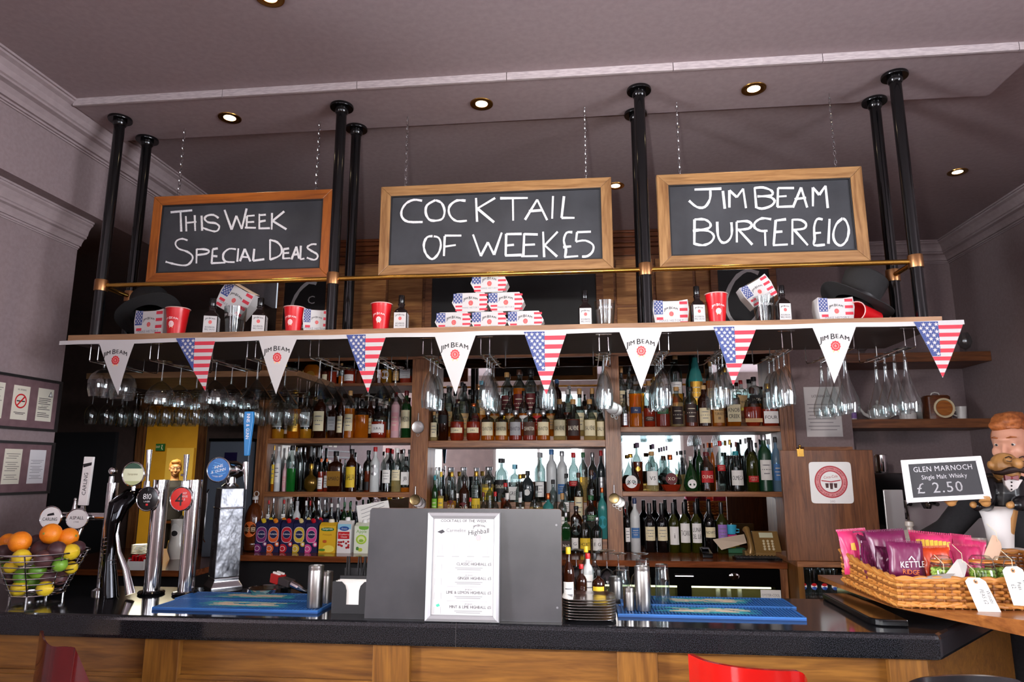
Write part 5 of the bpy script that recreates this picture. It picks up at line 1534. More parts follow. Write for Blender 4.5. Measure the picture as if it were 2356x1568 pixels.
# ------------------------------------------------------------------ rubber mats, board, menu, cans
def bar_mat(x0, x1, y0, y1, label):
    t = thing('bar_mat', label, 'bar mat', ((x0 + x1) / 2, (y0 + y1) / 2, ZT), 0, 'blue rubber bar mats')
    w, d = (x1 - x0) / 2, (y1 - y0) / 2; BLU = mat('#2563a8', .55); BL2 = mat('#1b4c8a', .6)
    m = MB().box(-w, w, -d, d, 0, .006, BL2).box(-w, w, -d, -d + .008, .006, .010, BLU).box(-w, w, d - .008, d, .006, .010, BLU).box(-w, -w + .008, -d + .008, d - .008, .006, .010, BLU).box(w - .008, w, -d + .008, d - .008, .006, .010, BLU)
    n = int(2 * w / .011)
    for i in range(1, n):
        x = -w + .008 + (2 * w - .016) * i / n
        m.box(x - .0025, x + .0025, -d + .008, d - .008, .006, .0098, BLU)
    m.build('rubber', t, smooth=False)
    m = MB(); TQ, CRM = mat('#3fb3c0', .6), mat('#e8d8c0', .6); f = lambda x, y: (x, y, .0104 + .00001 * i)
    for i in range(64):
        x = random.uniform(-.13, .09); y = random.uniform(-d * .55, d * .55)
        L = random.uniform(.03, .07)
        if abs(y) < d * .36: m.poly([f(x, y), f(x + L, y - .002), f(x + L * .95, y + .006), f(x + .004, y + .008)], CRM)
        m.stroke([(x - .05, y), (x, y + .008), (x + .04, y - .006), (x + .09, y + .002)], .004, lambda a, b: (a, b, .0101 + .000005 * i), TQ)
    m.build('print', t, smooth=False)
bar_mat(-1.50, -.905, 2.345, 2.505, 'front blue ribbed bar mat beside the silver canisters and taps')
bar_mat(-1.52, -.98, 2.512, 2.648, 'rear blue ribbed bar mat in front of the embossed beer tower')
bar_mat(.10, .70, 2.400, 2.565, 'front blue ribbed bar mat beside the steel shakers')
bar_mat(.12, .72, 2.575, 2.740, 'rear blue ribbed bar mat near the upturned glasses')
def display_board():
    y = 2.292
    t = thing('display_board', 'large grey board with worn edges standing on the counter behind the menu frame', 'board', (-.40, y, ZT))
    GB = noise_mat('grey_board', '#2b2a2d', '#373538', 7, .42, detail=5)
    a, c, H = -.323, .319, .350
    m = MB().ext([(a + .008, 0, .0)] + [(c, 0, 0), (c + .003, 0, H - .006), (c - .004, 0, H), (a + .010, 0, H), (a + .004, 0, H - .007), (a - .003, 0, 0)][0:], (0, .02, 0), mat('#8a5f45', .6), GB)
    m.build('panel', t, smooth=False)
    for x in (-.22, .22): MB().ext([(x, .0205, 0), (x, .12, 0), (x, .0205, .25)], (.015, 0, 0), mat('#5a3a26', .5)).build('strut', t, smooth=False)
    for z in (.045, .30): MB().lathe([(0, 0), (.0035, 0), (.0035, .0008), (0, .001)], mat('#6f6d70', .4), 10).build('screw', t, loc=(.305, -.0, z)).rotation_euler = (PI / 2, 0, 0)
display_board()
def menu():
    y = 2.268
    bl, br, tl, tr = at(977, 1417, y), at(1149, 1422, y), at(984, 1178, y), at(1150, 1179, y)
    o = Vector(((bl.x + br.x) / 2, y, ZT))
    t = thing('menu_frame', 'silver snap frame holding the white cocktails of the week menu', 'menu', o)
    W_ = (br.x - bl.x) / 2; H = tl.z - ZT; w = .021
    SIL = mat('#a3a2a5', .4, .5)
    lean = .017
    def P(x, z, d=0): return (x, lean * z / H - d, z)
    pr = [(0, 0), (.1, .007), (.5, .011), (.9, .006), (1, .001)]
    m = MB()
    C4 = [(-W_, 0), (W_, 0), (W_, H), (-W_, H)]; I4 = [(-W_ + w, w), (W_ - w, w), (W_ - w, H - w), (-W_ + w, H - w)]
    rings = [[P(C4[i][0] + (I4[i][0] - C4[i][0]) * s, C4[i][1] + (I4[i][1] - C4[i][1]) * s, d) for i in range(4)] for s, d in pr]
    m.loft(rings, SIL, cap=False); m.loft([[P(x, z, 0) for x, z in C4], [P(x, z, -.005) for x, z in C4]], SIL, cap=False); m.poly([P(x, z, -.005) for x, z in C4], SIL)
    m.build('frame', t, smooth=False)
    b = MB(); Q = mat('#2f2d32', .7); Q2 = mat('#242227', .7); LQ = mat('#6f6d71', .7)
    b.poly([P(x, z, 0.0006) for x, z in I4], mat('#b3b1b2', .6))
    f = lambda x, z, d=0: P(x, z, .0012 + d)
    iw, ih = W_ - w, H - 2 * w
    Z = lambda q: w + ih * q
    b.text('COCKTAILS OF THE WEEK', .0085, lambda x, z: f(x, Z(.965) + z), Q2)
    jb_words(b, iw * .52, Z(.905), iw * .42, f, Q, .12); b.text('Highball', .015, lambda x, z: f(iw * .5 + x, Z(.84) + z + .12 * x), Q); seal(b, iw * .5, Z(.80), .008, f, mat('#e08f96', .6), mat('#f1c9cc', .6))
    b.text('Carmelite', .011, lambda x, z: f(-iw * .25 + x, Z(.86) + z), LQ); b.poly([f(-iw * .88, Z(.86)), f(-iw * .7, Z(.885)), f(-iw * .62, Z(.86)), f(-iw * .74, Z(.84))], Q)
    for k in range(4):
        x = -iw * .75 + k * iw * .5
        for s in (0, 1): b.poly([f(x - .006 + .011 * s, Z(.63)), f(x - .0055 + .011 * s, Z(.63)), f(x - .0055 + .011 * s, Z(.73)), f(x - .006 + .011 * s, Z(.73))], LQ)
        b.poly([f(x - .012, Z(.600)), f(x + .012, Z(.600)), f(x + .012, Z(.604)), f(x - .012, Z(.604))], LQ)
    for k, s in enumerate(('CLASSIC HIGHBALL £5', 'GINGER HIGHBALL £5', 'LIME & LEMON HIGHBALL £5', 'MINT & LIME HIGHBALL £5')):
        z = .51 - k * .147
        b.text(s, .0085, lambda x, zz: f(iw * .93 + x, Z(z) + zz), Q, align='r', sx=.92)
        b.text('JIM BEAM', .004, lambda x, zz: f(iw * .2 + x, Z(z + .037) + zz), LQ)
        for r_ in range(2): b.poly([f(-iw * .25 + .006 * r_, Z(z - .03 - .017 * r_)), f(iw * .65 - .006 * r_, Z(z - .03 - .017 * r_)), f(iw * .65 - .006 * r_, Z(z - .025 - .017 * r_)), f(-iw * .25 + .006 * r_, Z(z - .025 - .017 * r_))], LQ)
        b.poly([f(-iw * .5, Z(z - .075)), f(iw * .8, Z(z - .075)), f(iw * .8, Z(z - .0735)), f(-iw * .5, Z(z - .0735))], LQ)
        c = (('#e6e3e4', '#dfe0c8', '#e3dcb4', '#3fae8f')[k])
        b.poly([f(-iw * .86, Z(z + .03)), f(-iw * .76, Z(z + .045)), f(-iw * .72, Z(z + .02)), f(-iw * .82, Z(z + .008))], mat(c, .6))
        for s2 in (-.92, -.7): b.poly([f(iw * s2, Z(z - .06)), f(iw * s2 + .0006, Z(z - .06)), f(iw * s2 + .0006, Z(z + .01)), f(iw * s2, Z(z + .01))], LQ)
    b.build('menu_sheet', t, smooth=False)
menu()
def can(u, vt, vb, wpx, label, zb=ZT, name='steel_canister', cat='canister'):
    p = atz(u, vb, zb); p.y += .01; r = wid(u, vb, wpx, p.y) / 2; h = at(u, vt, p.y).z - zb
    t = thing(name, label, cat, (p.x, p.y + r, zb), 0, 'steel canisters on the counter')
    BR = noise_mat('brushed', '#a3a09d', '#bdbab8', 40, .3, 0, 3, stretch=(1, 1, .02), metal=1.0)
    MB().lathe([(0, 0), (r * .97, 0), (r, .003), (r, h - .018), (r * .985, h - .016), (r * .985, h - .012), (r, h - .010), (r, h - .001), (r * .94, h), (r * .93, h - .02), (0, h - .021)], BR, 28).build('body', t)
    return t
can(714, 1302, 1401, 34, 'tall steel canister at the end of the blue mats near the napkin caddy', ZT + .0104)
can(744, 1315, 1395, 24, 'slimmer steel canister between the tall canister and napkin caddy')
can(1419, 1328, 1386, 31, 'short wide steel shaker behind the small measure', ZT)
can(1449, 1352, 1406, 26, 'small steel measure in front of the two shakers', ZT + .0104)
can(1482, 1304, 1408, 36, 'tall steel shaker standing on the blue mat', ZT + .0104)
def caddy():
    p = atz(808, 1412, ZT); o = Vector((p.x, p.y + .06, ZT)); w = .072
    t = thing('napkin_caddy', 'black plastic bar caddy with white napkins and straws', 'caddy', o)
    h = at(800, 1338, p.y).z - ZT; PL = mat('#1b1a1d', .45)
    hz = h * .35
    m = MB()
    nt_ = [(-w, 0), (w, 0), (w, h), (.034, h), (.026, h * .9), (.022, h * .72), (.022, h * .3), (-.022, h * .3), (-.022, h * .72), (-.026, h * .9), (-.034, h), (-w, h)]
    left = [(-w, 0), (-.022, 0), (-.022, h * .72), (-.027, h * .88), (-.04, h), (-w, h)]
    m.ext([(x, -.055, z) for x, z in left], (0, .004, 0), PL).ext([(-x, -.055, z) for x, z in reversed(left)], (0, .004, 0), PL).ext([(-.022, -.055, 0), (.022, -.055, 0), (.022, -.055, h * .28), (-.022, -.055, h * .28)], (0, .004, 0), PL)
    m.box(-w, -w + .004, -.051, .055, 0, h, PL).box(w - .004, w, -.051, .055, 0, h, PL).box(-w + .004, w - .004, -.051, .055, 0, .004, PL).box(-w + .004, w - .004, .051, .055, 0, h + .03, PL).box(-w + .004, w - .004, .008, .012, .004, h + .01, PL)
    m.build('tray', t, smooth=False)
    m = MB()
    for k in range(9): m.box(-w + .006, w - .006, -.049 + k * .006, -.0445 + k * .006, .0045, h * .96 + .002 * (k % 3), WHITE)
    tag(m.build('napkins', loc=o, smooth=False), 'stack of white paper napkins standing in the black caddy', 'napkins', None, 'stuff')
    for k in range(12):
        x = -.055 + .0095 * k; g = k > 8
        q = MB().tube([(0, 0, 0), (random.uniform(-.02, .02), random.uniform(-.0, .006), .17 + .05 * g)], .0026, mat('#2fae4a' if g else '#151416', .4), 7).build('drinking_straw', loc=o + Vector((x, .032, .0046)))
        tag(q, ('green' if g else 'black') + ' drinking straw standing in the napkin caddy, ' + (ORD[k - 9] + ' of the green ones from the middle' if g else ORD[k] + ' from its tap side'), 'straw', 'straws in the napkin caddy')
caddy()
def trays():
    p = at(1355, 1400, 2.30); w = .088
    o = Vector((p.x, 2.385, ZT))
    for k in range(8):
        t = thing('metal_tray', 'shiny square metal tray, %s from the bottom of the stack' % ORD[k], 'tray', o + Vector((0, 0, k * .0085)), 0, 'stacked metal trays')
        t.rotation_euler = (0, 0, random.uniform(-.03, .03))
        MB().lathe([(0, 0), (w * .62, 0), (w * .8, .004), (w * .93, .0085), (w, .0095), (w, .0085), (w * .93, .0073), (w * .8, .0028), (w * .62, -.0006), (0, -.0006)][:9] + [(0, -.0)], mat('#e6e3e0', .22, 1.0), 36, n=4.0).build('dish', t)
trays()
def bitters():
    Y = 2.47
    c = at(1357, 1372, Y)
    t = thing('wooden_caddy', 'small wooden caddy holding bitters bottles behind the metal trays', 'caddy', (c.x, Y + .045, ZT))
    m = MB().box(-.062, .062, -.036, -.03, 0, .055, PALE).box(-.062, .062, .05, .056, 0, .055, PALE).box(-.062, -.056, -.03, .05, 0, .055, PALE).box(.056, .062, -.03, .05, 0, .055, PALE).box(-.056, .056, -.03, .05, 0, .005, PALE)
    m.build('tray', t, smooth=False)
    for u, vt, w, y, typ, gl_, cap, lab, txt, l in [
        (1307, 1258, 27, 2.44, 'std', 'brown', 'yellow', ('white', .08, .48, .95, False), '', 'dark bottle with yellow cap and white label beside the caddy'),
        (1337, 1297, 25, 2.505, 'std', 'brown', 'red', ('tan', .05, .35, .95, False), '', 'small bottle with red cap and green neck in the wooden caddy'),
        (1352, 1272, 27, 2.545, 'tall', 'frost', 'red', ('white', .1, .6, .95, False), '', 'white wrapped bottle with dark red cap at the back of the caddy'),
        (1376, 1310, 30, 2.505, 'squat', 'brown', 'black', ('yellow', .1, .58, .95, False), 'BITTERS', 'brown bitters bottle with black cap and yellow label in the caddy'),
        (1367, 1272, 26, 2.55, 'tall', 'clear', 'black', ('white', .1, .4, .95, False), '', 'clear bottle with black pourer behind the yellow labelled bitters'),
        (1348, 1256, 24, 2.60, 'std', 'clear', 'yellow', None, '', 'clear bottle with tall yellow cap behind the bitters')]:
        zb = ZT + (.0055 if y in (2.505, 2.545, 2.55) else 0)
        p = at(u, vt, y); h = p.z - zb; w_ = min(wid(u, vt, w, y), .05)
        bottle((p.x, y, zb + .0004), h, w_, typ, gl_, 'pale' if gl_ == 'clear' else '-', .4, cap, lab, txt, l, 'bottles by the metal trays')
bitters()
def upturned():
    for u, vt, w, y, nm_, l in [(1432, 1302, 34, 2.70, 'tumbler', 'upturned tumbler behind the short steel shaker'), (1478, 1284, 36, 2.66, 'pint_glass', 'tall upturned glass behind the tall steel shaker'), (1522, 1297, 34, 2.60, 'pint_glass', 'upturned pint glass standing on the rear blue mat')]:
        zb = ZT + (.0104 if u == 1522 else .0006); p = at(u, vt, y); h = p.z - zb; r = wid(u, vt, w, y) / 2
        t = thing(nm_, l, 'glass', (p.x, y, zb), 0, 'upturned glasses on the counter')
        MB().lathe([(r, 0), (r * .97, h * .3), (r * .95, h * .55), (r * .99, h * .62), (r * .9, h * .70), (r * .86, h * .98), (r * .8, h), (0, h)], GLASS, 24).lathe([(r * .96, .0), (r * .92, h * .5), (r * .82, h * .88), (0, h * .9)], GLASS, 24).build('glass_body', t)
    for u, vt, y, l in [(1395, 1266, 2.72, 'upturned wine glass nearest the bitters bottles with its foot in the air'), (1422, 1273, 2.80, 'upturned wine glass between bitters bottles and tall shaker'), (1472, 1273, 2.785, 'upturned wine glass behind the tall steel shaker'), (1325, 1264, 2.76, 'upturned wine glass behind the grey board edge')]:
        p = at(u, vt, y)
        hang('wine', p.x, y, p.z, l, 'upturned glasses on the counter')
        # the bowl of these rests on the counter, so lengthen the stem to reach it
    for o in [x for x in bpy.data.objects if x.get('group') == 'upturned glasses on the counter' and x.name.startswith('wine_glass')]:
        k = (o.location.z - ZT) / .19; o.scale = (1, 1, k)
upturned()
def soda_gun():
    p = atz(648, 1366, ZT); o = Vector((p.x, p.y + .02, ZT))
    t = thing('soda_gun', 'red and black soda gun resting beside the round drip grille', 'soda gun', o)
    rd = mat('#b5201f', .35)
    m = MB(); m.X = Matrix.Rotation(-.5, 4, 'Z') @ Matrix.Translation((0, 0, .045)) @ Matrix.Rotation(.12, 4, 'Y')
    m.box(-.065, -.02, -.022, .022, -.016, .020, rd).box(-.02, .045, -.018, .018, -.014, .014, mat('#3a3334', .4))
    m.build('body', t, smooth=False, bevel=.004)
    m = MB(); m.X = Matrix.Rotation(-.5, 4, 'Z') @ Matrix.Translation((0, 0, .045)) @ Matrix.Rotation(.12, 4, 'Y')
    for k in range(4):
        for j in (-.009, .009): m.lathe([(0, .027), (.0055, .026), (.006, .02)], WHITE, 10, (-.058 + k * .011, j, 0))
    m.build('button', t)
    MB().tube([(.045, -.03, .04), (.075, -.04, .03), (.10, -.03, .012), (.12, .01, .008), (.13, .06, .008)], [.014, .012, .009, .008, .008], CHROME, 10).build('hose', t)
    MB().box(-.02, .02, -.01, .02, 0, .03, BLACK).build('holder', t, smooth=False)
    p = atz(592, 1372, ZT)
    t = thing('drip_grille', 'round black drip grille with a chrome rim beside the beer tower', 'drip tray', (p.x, p.y + .07, ZT))
    MB().lathe([(.058, 0), (.068, .004), (.07, .022), (.064, .024), (.06, .02)], CHROME, 32).build('rim', t)
    m = MB()
    for k in range(-5, 6): m.box(-math.sqrt(.06 ** 2 - (k * .01) ** 2), math.sqrt(.06 ** 2 - (k * .01) ** 2), k * .01 - .0025, k * .01 + .0025, .016, .022, BLACK)
    m.build('grille', t, smooth=False)
soda_gun()
# ------------------------------------------------------------------ wall notices by the bar
def notice_board(v, label):
    X = -2.56
    (z0, z1) = v; y0, y1 = 2.25, 3.085
    t = thing('notice_board', label, 'notice board', (X, (y0 + y1) / 2, z0), 0, 'notice boards on the wall')
    d = (y1 - y0) / 2; H = z1 - z0; F = mat('#1a1718', .4); w = .012
    m = MB().box(.0005, .016, -d, d, 0, w, F).box(.0005, .016, -d, d, H - w, H, F).box(.0005, .016, -d, -d + w, w, H - w, F).box(.0005, .016, d - w, d, w, H - w, F)
    m.build('frame', t, smooth=False)
    MB().box(.0005, .006, -d + w, d - w, w, H - w, noise_mat('board_felt', '#6d5256', '#785c60', 30, .6)).build('backing', t, smooth=False)
notice_board((1.755, 2.000), 'upper framed notice board with a no smoking sign on the wall')
notice_board((1.465, 1.704), 'lower framed notice board with two printed notices on the wall')
def notice(q, kind, label, X=-2.5535):
    P = [atx(u, v, X) for u, v in q]                     # tl, tr, br, bl
    y0, y1, z1, z0 = P[0].y, P[1].y, (P[0].z + P[1].z) / 2, (P[2].z + P[3].z) / 2
    y1 = (P[1].y + P[2].y) / 2; y0 = (P[0].y + P[3].y) / 2
    m = MB().box(0, .001, y0, y1, z0, z1, mat('#dcd5c4' if kind != 'white' else '#dcd8da', .6))
    w, h = y1 - y0, z1 - z0
    f = lambda a, b, d=0: (.0014 + d, y0 + w * a, z0 + h * b)
    def bar(a, b, c, dd=.018, mm=INK): m.poly([f(a, c), f(b, c), f(b, c + dd), f(a, c + dd)], mm)
    if kind == 'smoke':
        n = 28; R_ = .36; asp = w / h
        for i in range(n):
            a, b = 2 * PI * i / n, 2 * PI * (i + 1) / n
            m.poly([f(.5 + R_ * math.cos(a), .55 + R_ * asp * math.sin(a)), f(.5 + R_ * math.cos(b), .55 + R_ * asp * math.sin(b)), f(.5 + .29 * math.cos(b), .55 + .29 * asp * math.sin(b)), f(.5 + .29 * math.cos(a), .55 + .29 * asp * math.sin(a))], RED)
        bar(.25, .75, .53, .035); m.poly([f(.28, .55 - .2 * asp, .0003), f(.34, .55 - .24 * asp, .0003), f(.74, .55 + .2 * asp, .0003), f(.68, .55 + .25 * asp, .0003)], RED)
        m.text('NO SMOKING', h * .05, lambda x, z: (.0014, y0 + w * .5 + x, z0 + h * .86 + z), INK, sx=.7); bar(.15, .85, .2); bar(.25, .75, .16)
    elif kind == 'cctv':
        m.poly([f(.66, .76), f(.95, .76), f(.80, .93)], INK); m.poly([f(.71, .78, .0003), f(.9, .78, .0003), f(.80, .89, .0003)], PAPER)
        for k in range(11):
            if k not in (4, 7): bar(.08, .85 - .2 * (k % 3 == 2), .68 - k * .055)
        m.text('CRIME PREVENTION', h * .036, lambda x, z: (.0016, y0 + w * .5 + x, z0 + h * .44 + z), INK, sx=.62)
    else:
        for k in range(13):
            if k not in (3, 9): bar(.1 + .12 * (k % 2), .9 - .1 * (k % 3), .85 - k * .06 if kind != 'white' else .68 - k * .045, .012, INK if kind != 'white' else GREY_INK)
    tag(m.build('notice', loc=(X, 0, 0), smooth=False), label, 'notice')
notice([(-30, 874), (12, 880), (3, 962), (-36, 958)], 'text', 'printed notice at the picture edge of the upper board')
notice([(31, 885), (70, 889), (61, 966), (24, 964)], 'smoke', 'no smoking notice with a red ring and bar')
notice([(89, 892), (124, 896), (116, 970), (80, 967)], 'cctv', 'notice with a small black warning triangle beside the no smoking sign')
notice([(11, 1031), (51, 1033), (43, 1113), (2, 1113)], 'text', 'cream notice on the lower board')
notice([(69, 1034), (106, 1035), (98, 1111), (61, 1112)], 'white', 'white notice with faint print on the lower board')

# ------------------------------------------------------------------ the passage on the wall side
def passage():
    light('lamp_light', 'AREA', (-5.9, 8.6, 2.60), 100, (1, .88, .62), 1.2)  # unseen lamp and glowing shade added to brighten the corridor
    t = thing('added_corridor_light', 'flat ceiling light added out of view to light the yellow corridor', 'ceiling light', (-5.9, 8.6, 2.6395))
    MB().lathe([(0, .0), (.25, 0), (.27, .03), (.27, .059), (0, .0595)], mat('#fff4d8', .5, 0, 3, key='lampshade'), 24).build('shade', t)
    a, b = at(354, 1020, 10.9), at(372, 1036, 10.9)
    s = MB().box(a.x, b.x, 10.96, 10.99, b.z, a.z, mat('#13663a', .5))
    cx_, cz = (a.x + b.x) / 2, (a.z + b.z) / 2; w, h = b.x - a.x, a.z - b.z
    s.text('EXIT', h * .3, lambda x, z: (cx_ - w * .22 + x, 10.959, cz - h * .1 + z), WHITE, sx=.7)
    s.ball((cx_ + w * .25, 10.957, cz + h * .25), h * .08, WHITE, 8, 6).stroke([(cx_ + w * .25, cz + h * .15), (cx_ + w * .2, cz - h * .1), (cx_ + w * .32, cz - h * .35)], h * .1, lambda x, z: (x, 10.9585, z), WHITE)
    tag(s.build('exit_sign', smooth=False), 'small green exit sign on the yellow corridor wall', 'sign')
    # side worktop
    t = thing('side_worktop', 'dark wooden side worktop behind the beer taps', 'worktop', (-2.85, 3.9, 0))
    MB().box(-.6, .585, 0, 1.05, .965, 1.0, wood('redwood', '#5a2c17', '#8a4c2a', 'x', .9, .15)).build('worktop', t, smooth=False, bevel=.004)
    MB().box(-.55, .56, .06, 1.04, 0, .9648, MATTE).build('cupboard', t, smooth=False)
    # upright grey appliance
    t = thing('glass_washer', 'grey upright appliance with a small dark display beside the first pilaster', 'appliance', (-2.42, 4.70, 1.0005))
    H = .765
    MB().box(-.145, .145, -.20, .20, 0, H, mat('#5d636d', .35, .3)).build('cabinet', t, smooth=False, bevel=.006)
    MB().box(-.148, .148, -.21, .20, H + .0005, H + .02, BLACK).build('lid', t, smooth=False)
    MB().box(-.03, .06, -.204, -.2005, H - .16, H - .075, mat('#1a1533', .15)).build('display', t, smooth=False)
    MB().tube([(-.12, -.204, .1), (-.12, -.225, .12), (-.12, -.225, .42), (-.12, -.204, .44)], .006, CHROME, 8).build('handle', t)
    # white pitcher
    p = atz(396, 1287, 1.0005); o = Vector((p.x, p.y + .05, 1.0005)); r = .052
    t = thing('pitcher', 'white china pitcher with a dark oval picture between the chrome columns', 'jug', o)
    CH = mat('#d9d2c8', .2)
    MB().lathe([(0, 0), (r * .8, 0), (r * .85, .01), (r * 1.15, .05), (r * 1.2, .09), (r * .98, .13), (r * .95, .2), (r * 1.05, .25), (r * 1.0, .25), (r * .9, .2), (r * .9, .13), (0, .12)], CH, 26).build('body', t)
    MB().tube([(r * .95, 0, .22), (r * 1.7, 0, .2), (r * 1.8, 0, .13), (r * 1.15, 0, .08)], .008, CH, 8).build('handle', t)
    m = MB(); f = lambda x, z: (r * .99 * math.sin(x / r), -r * 1.0 * math.cos(x / r) - .001, z); k = 18
    m.add([f(0, .185)] + [f(.032 * math.cos(2 * PI * i / k), .185 + .042 * math.sin(2 * PI * i / k)) for i in range(k)], [(0, i + 1, (i + 1) % k + 1) for i in range(k)], mat('#e8e2da', .5))
    g = lambda x, z: (r * .99 * math.sin(x / r), -r * 1.0 * math.cos(x / r) - .0016, z)
    m.add([g(0, .16)] + [g(.022 * math.cos(2 * PI * i / k), .165 + .018 * math.sin(2 * PI * i / k)) for i in range(k)], [(0, i + 1, (i + 1) % k + 1) for i in range(k)], INK)
    m.build('picture', t)
    p = atz(322, 1274, 1.0005)
    for k in range(7):
        q = MB().lathe([(0, 0), (.03, 0), (.055, .006), (.058, .009), (.05, .008), (.03, .004), (0, .003)], CH, 24).build('saucer', loc=(p.x, p.y, 1.0005 + k * .0092))
        tag(q, 'white saucer, %s from the bottom of the pile behind the taps' % ORD[k], 'saucer', 'pile of saucers')
    p = atz(306, 1312, 1.0005)
    t = thing('sugar_box', 'white card box with red sachets behind the swan neck font', 'box', (p.x, p.y + .05, 1.0005))
    MB().box(-.05, .05, -.035, -.032, 0, .05, WHITE).box(-.05, .05, .032, .035, 0, .07, WHITE).box(-.05, -.047, -.032, .032, 0, .06, WHITE).box(.047, .05, -.032, .032, 0, .06, WHITE).box(-.047, .047, -.032, .032, 0, .003, WHITE).build('box', t, smooth=False)
    for k in range(5): MB().box(-.04 + k * .016, -.038 + k * .016, -.028, .03, .004, .075 + .01 * (k % 2), RED).build('sachet', t, smooth=False).rotation_euler = (0, .08 * (k - 2), 0)
passage()

# ------------------------------------------------------------------ fridge under the back counter
def fridge():
    y1 = 4.268; y0 = 4.155; x0, x1 = .02, 1.085
    t = thing('bottle_fridge', 'black under counter fridge with glass doors behind the blue mats', 'fridge', ((x0 + x1) / 2, y0, .5))
    w = (x1 - x0) / 2; H = .52
    z0, z1 = .06, at(1600, 1347, y0).z - .5
    m = MB().box(-w, w, 0, .112, z1, H, BLACK).box(-w, w, 0, .112, 0, z0, BLACK)
    for a, b in ((-w, -w + .03), (-.04, .04), (w - .03, w)): m.box(a, b, 0, .112, z0, z1, BLACK)
    m.box(-w + .03, w - .03, .106, .112, z0, z1, mat('#b5a568', .5))
    m.build('cabinet', t, smooth=False)
    for a, b in ((-w + .03, -.04), (.04, w - .03)):
        MB().box(a, b, .002, .004, z0, z1, CLEAR).build('glass_door', t, smooth=False)
    MB().box(-w + .05, w - .05, .012, .024, z1 - .012, z1 - .004, mat('#ffedc0', .5, 0, 6, key='strip')).build('interior_light', t, smooth=False)
    MB().tube([(-.05, -.0, z1 + .06), (-.05, -.02, z1 + .055), (.05, -.02, z1 + .055), (.05, -.0, z1 + .06)], .006, CHROME, 8).build('handle', t)
    MB().lathe([(0, .002), (.028, .001), (.03, 0)], CHROME, 20, ky=.6).build('badge', t, loc=(.28, 0, z1 + .055)).rotation_euler = (PI / 2, 0, 0)
    m = MB().box(.42, .53, -.002, 0, z1 - .075, z1 - .015, WHITE); m.text('OYSTER-COOL', .014, lambda x, z: (.475 + x, -.0024, z1 - .05 + z), GREY_INK, sx=.7); m.build('sticker', t, smooth=False)
    cx_ = (x0 + x1) / 2
    for i, u in enumerate((1552, 1577, 1604, 1652, 1677, 1702)):
        if abs(at(u, 1360, 4.2).x - cx_) < .08: continue
        b = bottle((at(u, 1360, 4.2).x, y0 + .045, .5 + z0 + .001), z1 - z0 - .02, .056, 'squat', 'clear', 'gold', .95, 'white', ('yellow', .3, .75, .95, False), '', 'yellow juice bottle, %s from the grey board inside the fridge' % ORD[i], 'juice bottles in the fridge')
fridge()

